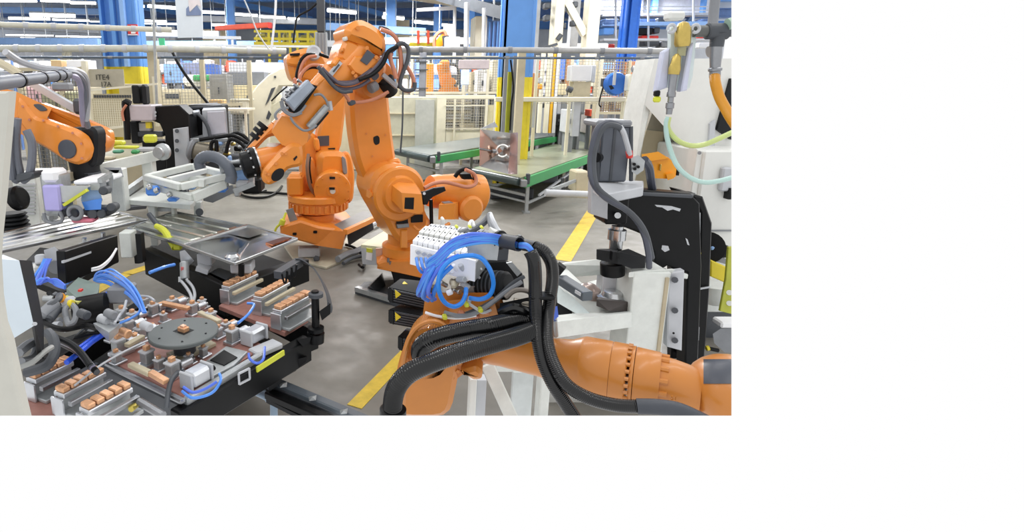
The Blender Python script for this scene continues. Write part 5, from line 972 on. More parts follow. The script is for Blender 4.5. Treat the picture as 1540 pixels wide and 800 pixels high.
# ---------- left cluster: boxes, hoses, cables ----------
t = T('terminal_box', 'grey green box with pale yellow edge among the blue hoses', 'box', W(128, 452, 2.55)); t.p('body', B().hull([W(u, v, d) for u, v, d in ((100, 434, 2.5), (118, 417, 2.75), (150, 428, 2.7), (148, 440, 2.6), (122, 454, 2.42), (100, 446, 2.48), (148, 448, 2.6))]), M('box_green_grey', (112, 128, 122), .5)); t.p('edge', B().bar(W(98, 447, 2.46), W(120, 456, 2.4), .02, .016), M('edge_yellow', (196, 196, 110), .5)); t.p('lamp', B().rb(117, 436, 122, 439, 2.42, .02), red)
t = T('air_valve', 'grey valve head with pale fittings under the ribbed panel', 'valve', W(80, 402, 3.0)); t.p('body', B().hull([W(u, v, d) for u, v in ((66, 376), (82, 371), (92, 380), (92, 392), (80, 398), (68, 390)) for d in (2.95, 3.15)]), lgrey); t.p('neck', B().cyl(W(86, 396, 3.0), W(84, 402, 2.95), .04), mgrey)
for u, v in ((47, 396), (60, 383)): t.p('fitting', B().cyl(W(u, v, 2.9), W(u+1, v+14, 2.88), .026, ch=.006), lgrey)
t.p('fitting_body', B().rb(43, 399, 56, 412, 2.85, .06, .015), white)
t = T('support_board', 'red brown board with grey block under the first ribbed panel', 'board', W(140, 380, 3.3)); t.p('board', B().prism([Wz(u, v, .7) for u, v in ((112, 376), (122, 383), (168, 366), (150, 360))], (0, 0, -.02), .003), copperb); t.p('block', B().bar(W(124, 374, 3.25), W(160, 364, 3.45), .08, .06, ch=.01), galv)
for u, v in ((127, 358), (139, 362), (155, 350)): t.p('pin', B().cyl(W(u, v, 3.3), W(u, v+12, 3.3), .014), steel)
t = T('rear_support_beam', 'long black beam with white cables under the first ribbed panel', 'beam', W(130, 420, 2.9)); t.p('beam', B().bar(W(92, 402, 2.7), W(172, 374, 3.2), .05, .17, ch=.004), black); t.p('edge', B().bar(W(94, 394, 2.68), W(172, 366, 3.18), .012, .012), lgrey)
for i in range(2): t.p('cable', B().tube([W(138, 404+3*i, 2.75), W(152, 400+3*i, 2.8), (W(166, 388+2*i, 2.9)), W(175, 374, 3.0)], .006), paper)
hose('rod_rail', [(100, 425, 2.75), (120, 412, 2.9)], .012, blueh, 'short blue pipe under the black beam')
for i in range(9):
    j = random.Random(i); dx = j.uniform(-6, 6); dv = i*2.6
    hose('air_hose', [(141, 421, 2.6), (150+dx, 409+dv*.7, 2.6), (163+dx, 405+dv, 2.58), (180+dx*.5, 414+dv, 2.5), (196+dx*.6, 428+dv*.8, 2.42), (208+dx*.5, 446+dv*.6, 2.35), (217+dx*.4, 470, 2.28)], .0052, (blueh, M('hose_light_%d' % i, (104, 152, 238), .3))[i % 2], 'blue air hose of the bundle arching past the grey green box', 'hose', 'blue hose bundle by the grey green box')
for i in range(7):
    j = random.Random(40+i); a = j.uniform(-6, 6)
    hose('air_hose', [(72+a, 390, 2.85), (66+a, 402, 2.75), (58+a*1.5, 416+i, 2.6), (56+a, 427, 2.5), (66+a, 424-i, 2.5), (84, 420+i*1.5, 2.52), (98, 430+i*.6, 2.5)], .006, (bluev, blueh)[i % 2], 'thin blue hose tangled below the grey valve head', 'hose', 'blue tangle below the valve head')
hose('air_hose', [(203, 418, 2.5), (188, 424, 2.5), (225, 410, 2.9), (246, 402, 3.0)][2:] + [(262, 398, 3.1)], .01, blueh, 'blue hose crossing above the worn floor line')
hose('air_hose', [(160, 440, 2.55), (162, 452, 2.5), (168, 440, 2.5), (180, 430, 2.5)], .007, bluev, 'short blue hose behind the hose bundle')
hose('air_hose', [(196, 430, 2.42), (208, 452, 2.35), (210, 468, 2.3), (198, 478, 2.28), (180, 486, 2.25)], .006, blueh, 'blue hose drooping from the bundle towards the clamps')
hose('air_hose', [(100, 545, 1.95), (122, 528, 2.05), (140, 513, 2.15), (160, 500, 2.2)], .011, M('hose_deep', (36, 88, 226), .3), 'deep blue hose crossing the black frame')
hose('air_hose', [(118, 524, 2.1), (140, 508, 2.2), (158, 498, 2.26)], .009, MATS['hose_deep'], 'second deep blue hose along the black frame')
for i in range(6):
    hose('black_cable', [(66+i*2, 500+i, 2.1), (86+i*2, 508+i*2, 2.05), (108+i*2, 518+i*2.4, 2.0), (124+i*2, 533+i*3, 1.95), (136+i*2, 550+i*2, 1.9)], .012, (blackm, dgrey, M('cable_highlight', (128, 124, 146), .3), blackm, black, dgrey)[i], ['outermost black', 'second dark grey', 'lilac grey', 'fourth black', 'fifth black', 'lowest dark grey'][i] + ' cable in the thick bundle beside the cream post', 'cable')  # lilac tone on one cable paints in the highlight along the bundle
for i, (pts, r, m_, lb) in enumerate((([(40, 560, 1.9), (70, 550, 1.9), (82, 530, 1.95), (80, 510, 2.0), (72, 500, 2.05)], .02, dgrey, 'thick dark hose rising beside the lower electrode block'), ([(28, 530, 1.8), (40, 520, 1.85), (52, 515, 1.9), (56, 525, 1.9), (48, 540, 1.85), (32, 545, 1.8)], .018, mgrey, 'grey hose loop by the leaning cream post'), ([(58, 470, 2.3), (72, 462, 2.3), (86, 452, 2.35), (90, 444, 2.4)], .016, dgrey, 'dark hose below the orange tipped plug'), ([(100, 478, 2.3), (98, 466, 2.32), (106, 458, 2.35), (114, 466, 2.32), (112, 482, 2.28), (104, 488, 2.26), (100, 478, 2.3)], .013, mgrey, 'grey round cable coil among the cables'), ([(60, 482, 2.25), (80, 492, 2.2), (100, 495, 2.2), (130, 490, 2.25), (150, 496, 2.2)], .012, black, 'black cable lying across the table frame'), ([(130, 500, 2.2), (112, 508, 2.15), (134, 502, 2.2), (150, 500, 2.2)], .008, black, 'thin black cable by the clamp'), ([(30, 552, 1.8), (50, 544, 1.8), (66, 530, 1.85), (78, 522, 1.9)], .01, M('cable_pale', (150, 152, 150), .4), 'pale grey cable rising from the cream post'), ([(190, 452, 2.35), (186, 466, 2.3), (180, 474, 2.28), (172, 486, 2.2)], .006, lgrey, 'thin white tube by the silver clamps'), ([(200, 445, 2.5), (222, 446, 2.5), (232, 452, 2.45)], .006, lgrey, 'thin white tube above the clamps'))):
    hose('cable', pts, r, m_, lb, 'cable')
t = T('plug_cluster', 'white plugs with orange and yellow caps by the grey green box', 'plug', W(95, 470, 2.35)); t.p('plug', B().cyl(W(86, 449, 2.4), W(96, 447, 2.4), .022, ch=.006), amber, label='orange tipped plug'); t.p('plug', B().cyl(W(104, 458, 2.35), W(110, 456, 2.35), .02, ch=.005), yellow); t.p('body', B().rb(88, 452, 108, 466, 2.38, .08, .03), lgrey); t.p('tail', B().cyl(W(60, 478, 2.25), W(84, 456, 2.35), .03, ch=.008), mgrey); t.p('tail', B().cyl(W(72, 482, 2.25), W(88, 462, 2.35), .022, ch=.008), dgrey)
solo('motor_can', B().rev(W(140, 465, 2.45), (1, .3, .1), [(-.08, .06), (-.06, .07), (.06, .07), (.08, .05)], 20), black, 'black can under the grey green box', 'motor')
solo('valve_block', B().rb(160, 434, 195, 458, 2.45, .1, .01), mgrey, 'grey valve block behind the blue hose bundle', 'valve')
solo('bracket_block', B().hull([W(u, v, d) for u, v, d in ((140, 486, 2.2), (158, 481, 2.3), (180, 488, 2.25), (164, 500, 2.1), (164, 514, 2.1), (178, 500, 2.2), (144, 494, 2.2))]), galv, 'grey cast bracket at the corner of the red board', 'bracket')
for i, (u, v, m_) in enumerate(((182, 498, copper), (160, 470, mgrey), (214, 488, lgrey), (120, 470, dgrey), (150, 478, lgrey))): solo('fitting', B().cyl(W(u, v, 2.25), W(u+12, v+5, 2.22), .02, ch=.005), m_, ['copper coloured fitting beside the cast bracket', 'grey fitting under the blue hoses', 'pale fitting at the disc side', 'dark fitting by the cable coil', 'pale fitting above the cast bracket'][i], 'fitting')
hose('thin_rod', [(112, 580, 1.9), (150, 550, 2.0), (190, 527, 2.1), (222, 512, 2.2)], .004, lgrey, 'thin pale rod lying across the table corner', 'rod')
solo('knurled_bolt', B().cyl(W(196, 616, 1.85), W(208, 606, 1.9), .012, ch=.003), M('yellow_chromate', (196, 178, 90), .35, .7), 'yellow plated bolt under the front beam', 'bolt'); hose('frame_rod', [(210, 604, 1.88), (245, 625, 1.8)], .016, steeld, 'steel rod under the front table beam', 'rod')
# enclosure and leaning post at the frame edge
t = T('enclosure', 'pale blue grey enclosure with dark side behind the leaning cream post', 'enclosure', W(30, 520, 1.75)); dE = 1.75
t.p('front', B().hull([W(u, v, d) for u, v, d in ((-20, 420, dE), (-20, 388, dE), (5, 383, dE+.1), (29, 392, dE), (51, 490, dE-.08), (22, 508, dE-.1), (-20, 510, dE-.1))]), M('enclosure_pale', (206, 218, 228), .4, var=.04)); t.p('side', B().hull([W(u, v, d) for u, v, d in ((29, 391, dE), (48, 392, dE+.25), (66, 490, dE+.2), (66, 540, dE+.15), (56, 535, dE+.1), (52, 490, dE-.07))]), blackm); t.p('screw', B().cyl(W(51, 487, dE-.1), W(53, 487, dE-.12), .006, seg=8), lgrey)
solo('leaning_post', B().pp([(-40, 137), (27, 137), (14, 290), (8, 345), (5, 385), (8, 440), (14, 480), (24, 508), (38, 575), (51, 630), (-40, 630)], 1.45, -.04, .006), M('post_cream', (198, 197, 188), .5, var=.06), 'worn cream machine post leaning at the edge behind everything on the table', 'post')
t = T('conduit', 'grey conduit pipe with dark bands above the leaning cream post', 'conduit', W(40, 120, 2.6)); pa, pb = W(-20, 127, 1.9), W(102, 112, 3.3)
t.p('pipe', B().cyl(pa, pb, .026, seg=18), MATS['hose_grey_0'])
for s in (.28, .55, .75, .88): p = pa.lerp(pb, s); x = (pb-pa).normalized(); t.p('band', B().cyl(p-x*.012, p+x*.012, .03, seg=18), black)
for i, pts in enumerate(([(98, 108, 3.3), (112, 110, 3.4), (124, 122, 3.5), (128, 145, 3.6), (127, 170, 3.75), (132, 190, 3.9)], [(98, 112, 3.3), (114, 116, 3.4), (121, 130, 3.5), (123, 150, 3.6), (124, 175, 3.75), (126, 188, 3.9)], [(96, 105, 3.3), (116, 106, 3.45), (129, 118, 3.55), (132, 150, 3.65), (130, 180, 3.8)], [(8, 78, 3.2), (30, 92, 3.3), (62, 102, 3.4), (90, 105, 3.45), (112, 108, 3.5)], [(-5, 92, 3.2), (14, 102, 3.2), (30, 112, 3.2)])): hose('cable', pts, (.022, .018, .018, .02, .024)[i], (MATS['hose_grey_1'], M('hose_lilac', (150, 146, 170), .4), M('hose_pale', (176, 178, 184), .4), MATS['hose_pale'], M('hose_cream', (196, 186, 160), .4))[i], ['grey hose dropping from the conduit to the black wrist joint', 'lilac grey hose beside it at the conduit end', 'pale hose on the outside of the conduit end', 'pale hose running above the grey conduit', 'cream tube above the cream post'][i], 'hose')
t = T('support_bar', 'grey bar slanting behind the conduit to a black clamp', 'bar', W(90, 150, 4.2)); t.p('bar', B().bar(W(46, 124, 4.2), W(118, 166, 4.2), .05, .05), lgrey); t.p('clamp', B().rb(108, 148, 126, 172, 4.15, .1, .02), dgrey); t.p('box', B().rb(76, 124, 102, 137, 4.25, .1, .015), mgrey)
# rails on the floor side of the table
t = T('guide_rail', 'black guide rail with two rods and clips at the lower table end', 'rail', Wz(470, 600, .3)); zr = .36
t.p('channel', bz(B(), (405, 567), (556, 630), zr, .05, .06), M('rail_slate', (82, 90, 98), .45)); t.p('rod', bz(B(), (405, 576), (540, 632), zr-.02, .03, .03), dgrey); t.p('rod', bz(B(), (402, 586), (500, 628), zr-.02, .05, .04), black)
for u, v in ((426, 577), (470, 597), (517, 617)): t.p('clip', B().hull([Wz(u-6, v, zr+.01), Wz(u+6, v-3, zr+.01), Wz(u+5, v+5, zr+.01), Wz(u-5, v+6, zr+.01), Wz(u, v, zr+.03)]), galv)
t.p('bed', B().prism([Wz(u, v, zr-.06) for u, v in ((398, 572), (400, 600), (480, 640), (560, 632))], (0, 0, -.02)), blackm)
t = T('pipe_run', 'blue grey pipe frame below the guide rail', 'pipe', Wz(430, 615, .2)); t.p('pipe', B().cyl(W(365, 578, 2.6), W(480, 632, 2.35), .024, seg=14), M('pipe_slate', (128, 146, 164), .4, .3)); t.p('leg', B().cyl(W(412, 602, 2.5), W(412, 640, 2.5), .02, seg=12), MATS['pipe_slate']); t.p('joint', B().cyl(W(405, 596, 2.5), W(418, 603, 2.47), .032, seg=14), MATS['pipe_slate'])
solo('table_foot_block', B().hull([W(u, v, d) for u, v in ((404, 562), (420, 556), (424, 575), (404, 590)) for d in (2.45, 2.6)]), blackm, 'black block where table beam meets the guide rail', 'block')
solo('stop_bar', B().bar(W(413, 560, 2.5), W(436, 549, 2.55), .02, .016), black, 'thin black bar beside the table foot', 'bar')
# ---------- middle left: benches, gantry ----------
t = T('work_bench', 'pale bench with scrap and yellow parts behind the wrist of the robot on that side', 'bench', W(200, 265, 5.0)); t.p('top', B().prism([Wz(u, v, .92) for u, v in ((96, 262), (226, 238), (240, 218), (150, 222))], (0, 0, -.05), .006), M('bench_top', (148, 146, 126), .4)); t.p('apron', B().bar(W(150, 254, 4.3), W(242, 232, 4.7), .05, .08), white_d); t.p('leg', B().rb(214, 240, 230, 290, 4.6, .1, .008), white_d); t.p('leg', B().rb(166, 254, 186, 318, 4.2, .1, .008), white_d); t.p('leg_brace', B().hull([W(u, v, d) for u, v in ((155, 252), (182, 252), (186, 266), (176, 262)) for d in (4.2, 4.28)]), lgrey); t.p('flange', B().rev(W(246, 228, 4.6), (-.2, -1, 0), [(0, .07), (.03, .07), (.05, .045), (.09, .045)], 20), galv); t.p('shelf', B().prism([Wz(u, v, .4) for u, v in ((184, 312), (220, 308), (228, 280), (205, 272))], (0, 0, -.05), .01), dgrey); t.p('lower_bar', B().bar(W(186, 292, 4.4), W(222, 266, 4.9), .05, .05), galv)
for i, (u, v, w, h, m_, lb) in enumerate(((166, 212, 18, 7, lime, 'yellow clamp lying on the pale bench, nearest the robot'), (170, 220, 35, 4, lime, 'long yellow strip lying on the pale bench'), (215, 203, 17, 12, lime, 'yellow bracket at the far end of the pale bench'), (196, 226, 10, 6, green, 'green part on the pale bench'), (168, 226, 14, 5, M('teal', (80, 150, 120), .5), 'teal part on the pale bench'), (150, 246, 8, 5, green, 'green part at the near end of the pale bench'), (205, 222, 26, 7, lgrey, 'grey strips piled on the pale bench'), (150, 236, 20, 5, beige, 'flat beige piece on the pale bench'))):
    solo('scrap_part', B().rb(u, v, u+w, v+h, 4.5+.08*i, .08, .012), m_, lb, 'part')
t = T('press_gantry', 'black C shaped press frame with pale lilac plate and steel strip', 'press', W(255, 275, 5.3)); fr = [(228, 160), (269, 158), (284, 172), (290, 262), (250, 268), (248, 205), (240, 186), (228, 181)]
t.p('frame', B().pp(fr, 5.3, .25, .01), black); t.p('plate', B().rb(194, 158, 228, 182, 5.2, .3, .01), M('lilac_grey', (188, 180, 186), .4)); t.p('steel_strip', B().pp([(260, 194), (281, 191), (285, 256), (264, 258)], 5.22, .05, .004), lgrey)
for v in (197, 212, 226): t.p('bolt', B().cyl(W(266, v, 5.2), W(266, v, 5.16), .02, seg=8), dgrey)
for v in (169, 174): t.p('bolt', B().cyl(W(233, v, 5.3), W(233, v, 5.27), .014, seg=8), lgrey)
t.p('ram', B().rb(196, 182, 208, 216, 5.3, .1, .01), blackm); t.p('ram_block', B().rb(208, 184, 226, 198, 5.3, .1, .01), galv); t.p('yellow_tag', B().rb(219, 184, 226, 193, 5.25, .05), yellow); t.p('cross_arm', B().rb(206, 198, 244, 206, 5.3, .1, .01), dgrey); t.p('black_hose', B().tube([W(196, 156, 5.2), W(188, 154, 5.2), W(190, 172, 5.2), W(192, 210, 5.2)], .03), black); t.p('red_hose', B().tube([W(190, 158, 5.15), W(184, 168, 5.15), W(186, 182, 5.15)], .012), copc); t.p('cover_stack', B().rb(198, 128, 209, 156, 5.35, .12, .01).rb(211, 127, 219, 158, 5.35, .12, .02), blackm); t.p('lower_block', B().rb(215, 212, 250, 262, 5.5, .2, .01), blackm)
t = T('junction_box', 'grey box with lilac sheen before a black cabinet', 'box', W(320, 210, 5.6)); t.p('box', B().hull([W(u, v, d) for u, v, d in ((304, 166, 5.5), (340, 164, 5.5), (343, 202, 5.5), (305, 207, 5.5), (306, 162, 5.7), (338, 161, 5.7))]), lgrey); t.p('door', B().pp([(311, 168), (337, 167), (340, 200), (312, 204)], 5.47, .03, .006), M('door_lilac', (186, 186, 196), .4)); t.p('conduit', B().tube([W(291, 173, 5.45), W(298, 172, 5.45), W(306, 180, 5.42), W(313, 192, 5.42), W(316, 206, 5.42)], .018), dgrey); t.p('elbow', B().tube([W(300, 168, 5.48), W(292, 170, 5.48), W(291, 175, 5.48)], .022), alu)
t = T('black_cabinet', 'black steel cabinet between the C shaped press and the grey box', 'cabinet', W(300, 255, 5.8)); t.p('body', B().rb(284, 158, 332, 210, 5.75, .35, .01), blackm); t.p('door', B().rb(288, 164, 304, 206, 5.72, .03), black); t.p('top', B().prism([W(u, v, d) for u, v, d in ((284, 161, 5.7), (334, 158, 5.7), (326, 154, 6.1), (286, 157, 6.1))], (0, 0, -.02)), dgrey)
t = T('pneumatic_unit', 'cluster of valves, motor and black hoses under the grey box', 'pneumatic unit', W(325, 262, 5.2)); t.p('deck', B().rb(285, 208, 345, 214, 5.3, .4, .006), galv); t.p('motor', B().cyl(W(292, 228, 5.2), W(318, 232, 5.2), .09, ch=.02), M('motor_bronze', (110, 104, 92), .4, .4)); t.p('motor_cap', B().cyl(W(284, 224, 5.2), W(292, 226, 5.2), .1, ch=.02), mgrey)
rr = random.Random(5)
for k in range(16): u, v = rr.uniform(316, 368), rr.uniform(214, 244); m_ = (blackm, black, dgrey, brass, galv, bluel)[k % 6]; t.p('valve', B().rb(u, v, u+rr.uniform(5, 12), v+rr.uniform(4, 9), 5.2+rr.uniform(0, .3), .08, .012), m_)
for pts in ([(342, 206, 5.3), (358, 200, 5.3), (372, 210, 5.3), (376, 222, 5.3)], [(318, 232, 5.1), (318, 216, 5.1), (325, 212, 5.1), (326, 228, 5.1)], [(340, 230, 5.1), (346, 210, 5.1), (360, 214, 5.1), (370, 224, 5.1)], [(300, 210, 5.2), (330, 206, 5.2), (352, 204, 5.2), (374, 216, 5.2)]): t.p('hose', B().tube([W(*p) for p in pts], .018), black)
t.p('lower_box', B().rb(296, 236, 372, 262, 5.4, .3, .02), dgrey)
t = T('gripper_stand', 'pale steel stand under the white frame gripper', 'stand', W(255, 330, 4.4)); t.p('top', B().prism([W(*p) for p in ((188, 300, 4.3), (286, 308, 4.1), (306, 292, 4.5), (215, 282, 4.8))], (0, 0, -.04), .004), white_d)
for u, v0, v1 in ((224, 304, 340), (292, 304, 322), (258, 306, 320)): t.p('leg', B().rb(u, v0, u+(11 if u != 258 else 5), v1+30, 4.25, .07, .006), white_d)
t.p('foot_joint', B().cyl(W(300, 319, 4.24), W(300, 319, 4.2), .03, seg=12), dgrey); t.p('brace', B().rb(236, 313, 262, 318, 4.3, .05), galv)
solo('cast_foot', B().hull([W(u, v, d) for u, v in ((304, 288), (350, 278), (352, 290), (326, 296), (320, 305), (306, 302)) for d in (4.6, 4.8)]), mgrey, 'grey cast foot standing on the floor under the white gripper', 'foot')
t = T('floor_cables', 'black cables lying on the floor behind the robot wrist', 'cable', Wz(395, 300, 0)); 
for pts in ([(352, 288), (372, 296), (396, 297), (415, 290), (424, 280)], [(380, 288), (410, 290), (440, 292), (462, 290)], [(358, 284), (380, 290), (400, 286)]): t.p('cable', B().tube([Wz(u, v, .03) for u, v in pts], .022), black)
t = T('louvre_cabinet', 'white louvred cabinet behind the grey hoses of the orange arm', 'cabinet', W(40, 335, 5.0)); t.p('body', B().rb(22, 262, 58, 345, 5.0, .4, .01), white_d)
for k in range(9): t.p('louvre', B().rb(28, 276+k*5.5, 52, 278.5+k*5.5, 4.98, .04), lgrey)
# cream press column behind
t = T('cream_press', 'large cream C shaped machine behind the rear orange robot head', 'machine', W(400, 265, 10.3)); t.p('frame', B().pp([(387, 128), (404, 112), (420, 103), (440, 100), (470, 100), (470, 128), (420, 130), (408, 150), (404, 262), (380, 268), (378, 140)], 10.2, .5, .02), cream); t.p('slot', B().pp([(408, 133), (414, 131), (404, 152), (399, 158)], 10.18, .03), dgrey); t.p('side_panel', B().pp([(404, 160), (424, 150), (430, 250), (402, 262)], 10.25, .3, .01), M('cream_panel', (206, 202, 178), .5)); t.p('slot', B().pp([(404, 180), (408, 172), (404, 166), (400, 178)], 10.18, .03), dgrey); t.p('handle', B().rb(412, 114, 415, 117, 10.18, .04), dgrey); t.p('hose', B().tube([W(432, 130, 10.1), W(420, 140, 10.1), W(408, 152, 10.1)], .014), black)
solo('white_trolley', B().rb(330, 164, 372, 167, 7, .5).rb(338, 166, 341, 215, 7, .05).rb(368, 166, 371, 212, 7.02, .05), cream, 'cream trolley table behind the grey junction box', 'trolley')
# ================= right side: white press stand, black press, white machine =================
def bd_(b, p, q, w, h, up=UP, ch=.006): return b.bar(W(*p), W(*q), w, h, up, ch)
t = T('press_stand', 'white welded stand with post and bolted plate under the black press', 'stand', W(930, 560, 2.9)); ps = t
t.p('post', B().rb(946, 410, 1001, 552, 2.72, .2, .004), white_d)
t.p('post_cap', B().prism([W(*p) for p in ((946, 409, 2.72), (1012, 404, 2.74), (1035, 412, 2.95), (985, 400, 3.1), (958, 402, 2.95))], (0, 0, -.03), .004), white_d)
t.p('rust_stripe', B().rb(994, 418, 999, 545, 2.71, .012), tan_); t.p('bolted_plate', B().pp([(1009, 410), (1030, 407), (1026, 528), (1004, 522), (1005, 412)], 2.74, .05, .006), lgrey)
for v in (421, 467, 512): t.p('bolt', B().cyl(W(1015, v, 2.74), W(1015, v, 2.7), .016, seg=8), dgrey)
t.p('bolt_hole', B().cyl(W(1013, 501, 2.72), W(1013, 501, 2.69), .006, seg=8), black)
t.p('front_beam', B().hull([W(*p) for p in ((838, 484, 2.5), (950, 470, 2.68), (950, 492, 2.68), (838, 508, 2.5), (838, 474, 2.75), (950, 462, 2.9))]), white_d)
t.p('rear_beam', B().hull([W(*p) for p in ((840, 398, 3.3), (908, 389, 3.45), (926, 400, 3.4), (908, 413, 3.4), (842, 418, 3.28), (850, 394, 3.5))]), white_d)
t.p('side_beam', B().hull([W(*p) for p in ((836, 412, 3.2), (852, 404, 3.3), (918, 466, 2.8), (890, 475, 2.75), (842, 432, 3.0), (838, 428, 3.1))]), white_d)
t.p('side_web', B().hull([W(*p) for p in ((838, 425, 3.05), (888, 472, 2.74), (884, 482, 2.72), (838, 455, 2.95))]), M('pale_blue_white', (214, 226, 226), .5))
t.p('base_plate', B().prism([W(*p) for p in ((860, 478, 2.9), (945, 470, 2.95), (946, 440, 3.3), (900, 420, 3.6), (862, 430, 3.4))], (0, 0, -.03)), white_d)
t.p('cross_leg', B().hull([W(*p) for p in ((908, 412, 3.3), (926, 405, 3.3), (948, 430, 3.0), (946, 462, 2.9), (930, 440, 3.0))]), white_d)
t.p('upright', B().rb(905, 412, 928, 440, 3.35, .08), lgrey); t.p('dark_recess', B().rb(838, 440, 872, 476, 3.0, .1), blackm)
t = T('c_press', 'big black C shaped press frame with scuffed paint', 'press', W(1010, 555, 3.0))
N_ = Vector((-.3, -1, 0)).normalized()
t.p('side_plate', B().pp([(930, 290), (950, 284), (1040, 292), (1053, 306), (1056, 400), (1050, 560), (1030, 560), (1034, 410), (1004, 400), (986, 412), (984, 380), (972, 352), (946, 344), (930, 340)], 3.0, .1, .008), black)
t.p('back_flange', B().pp([(1040, 292), (1058, 296), (1072, 336), (1068, 440), (1060, 548), (1046, 556), (1052, 420), (1054, 320)], 3.12, .25, .01), black)
t.p('far_plate', B().pp([(938, 284), (1044, 290), (1056, 308), (1056, 540), (1010, 540), (1010, 400), (985, 360), (940, 342)], 3.35, .06, .006), black)
t.p('top_plate', B().prism([W(*p) for p in ((930, 287, 2.98), (940, 280, 3.4), (1046, 290, 3.4), (1042, 293, 2.98))], (0, 0, -.02), .004), dgrey)
for px in ([(985, 308), (1010, 310), (1024, 314), (1022, 318), (1012, 315), (1004, 317), (996, 312), (988, 311)], [(996, 369), (1005, 370), (1007, 376), (1000, 379), (995, 375)], [(1031, 358), (1034, 360), (1037, 369), (1034, 368)], [(1049, 490), (1052, 492), (1051, 512), (1048, 510)], [(1050, 434), (1068, 431), (1068, 433), (1051, 436)]): t.p('paint_chip', B().pp(px, 2.996 if px[0][0] < 1040 else 3.1, .008), MATS['light_grey'])
t.p('yellow_mark', B().rb(1050, 380, 1054, 388, 3.1, .02), yellow); t.p('edge_chip', B().pp([(1052, 320), (1053.5, 320), (1053, 375), (1051.5, 375)], 3.1, .01), lgrey)
t = T('pneumatic_ram', 'upright grey pneumatic cylinder with steel ram on the black press', 'press', W(925, 420, 2.85)); dp = 2.85
t.p('cylinder_body', B().rb(903, 190, 946, 274, dp, .15, .008), M('cylinder_grey', (92, 97, 106), .4, .2)); t.p('body_groove', B().rb(920, 192, 924, 272, dp-.004, .01), dgrey); t.p('top_cap', B().rb(898, 181, 952, 191, dp-.02, .19, .01), mgrey)
for u in (899, 949): t.p('tie_rod', B().cyl(W(u, 190, dp), W(u, 272, dp), .01, seg=10), dgrey)
t.p('mount_plate', B().prism([W(*p) for p in ((893, 276, 2.75), (915, 291, 2.6), (968, 281, 2.75), (968, 272, 3.1), (905, 270, 3.1))], (0, 0, -.05), .006), lgrey); t.p('mount_front', B().pp([(890, 273), (915, 290), (914, 330), (889, 322)], 2.78, .05, .004), M('plate_pale', (176, 178, 182), .45)); t.p('lower_block', B().rb(912, 294, 946, 338, 2.8, .16, .01), black); t.p('block_bolt', B().cyl(W(929, 324, 2.8), W(929, 324, 2.77), .016, seg=10), steel)
t.p('ram', B().rev(W(924, 388, 2.87), UP, [(0, .032), (.1, .034), (.105, .046), (.16, .046), (.165, .03), (.18, .03)], 24), steel)
t.p('clamp_jaw', B().hull([W(*p) for p in ((897, 375, 2.75), (932, 380, 2.7), (932, 398, 2.72), (897, 390, 2.76), (926, 374, 2.95), (902, 374, 2.9))]), blackm); t.p('clamp_arm', B().hull([W(*p) for p in ((928, 378, 2.72), (970, 388, 2.75), (970, 403, 2.76), (950, 404, 2.72), (929, 396, 2.7), (945, 374, 2.95), (972, 386, 2.9))]), blackm); t.p('jaw_slot', B().rb(921, 379, 926, 392, 2.69, .03), black)
t.p('die', B().cyl(W(921, 413, 2.82), W(921, 394, 2.82), .062, seg=28, ch=.004), black)
t.p('anvil_block', B().hull([W(*p) for p in ((897, 450, 2.75), (944, 454, 2.75), (944, 468, 2.75), (916, 468, 2.7), (897, 460, 2.75), (930, 446, 2.95), (904, 444, 2.9), (942, 450, 2.95))]), M('anvil_dark', (66, 60, 58), .5)); t.p('anvil', B().rev(W(922, 446, 2.85), UP, [(-.015, .085), (.0, .085), (.005, .06), (.03, .05), (.035, .03)], 28), steel); t.p('steel_column', B().cyl(W(919, 446, 2.95), W(921, 414, 2.95), .05), lgrey)
for i, pts in enumerate(([(932, 188, 2.76), (915, 184, 2.72), (900, 192, 2.7), (892, 215, 2.68), (888, 245, 2.66), (892, 275, 2.62), (912, 298, 2.6), (945, 318, 2.6), (966, 345, 2.62), (975, 380, 2.64), (976, 402, 2.68)], [(940, 205, 2.74), (932, 192, 2.72), (914, 188, 2.7), (902, 200, 2.69), (894, 225, 2.67), (892, 250, 2.65), (897, 280, 2.61), (918, 300, 2.6), (950, 322, 2.6), (970, 350, 2.62), (980, 388, 2.66)])): t.p('hose', B().tube([W(*p) for p in pts], .015, 10), (M('hose_slate', (70, 74, 86), .4), dgrey)[i])
t.p('hose_tail', B().tube([W(*p) for p in ((932, 190, 2.72), (938, 200, 2.72), (944, 220, 2.74), (947, 232, 2.76))], .013), lgrey); t.p('red_fitting', B().cyl(W(946, 228, 2.76), W(947, 236, 2.77), .016), red); t.p('hose_fitting', B().cyl(W(896, 237, 2.75), W(900, 237, 2.8), .025), black)
t.p('sensor_bracket', B().hull([W(u, v, d) for u, v in ((949, 237), (960, 233), (970, 242), (968, 256), (958, 263), (950, 258)) for d in (2.8, 2.9)]), galv); 
for u, v in ((954, 247), (960, 251), (955, 254)): t.p('bracket_screw', B().cyl(W(u, v, 2.8), W(u, v, 2.785), .008, seg=8), black)
hose('press_hose', [(969, 240, 2.95), (976, 252, 3.0), (979, 272, 3.05), (983, 296, 3.1)], .022, MATS['hose_slate'], 'thick slate grey hose beside the amber motor')
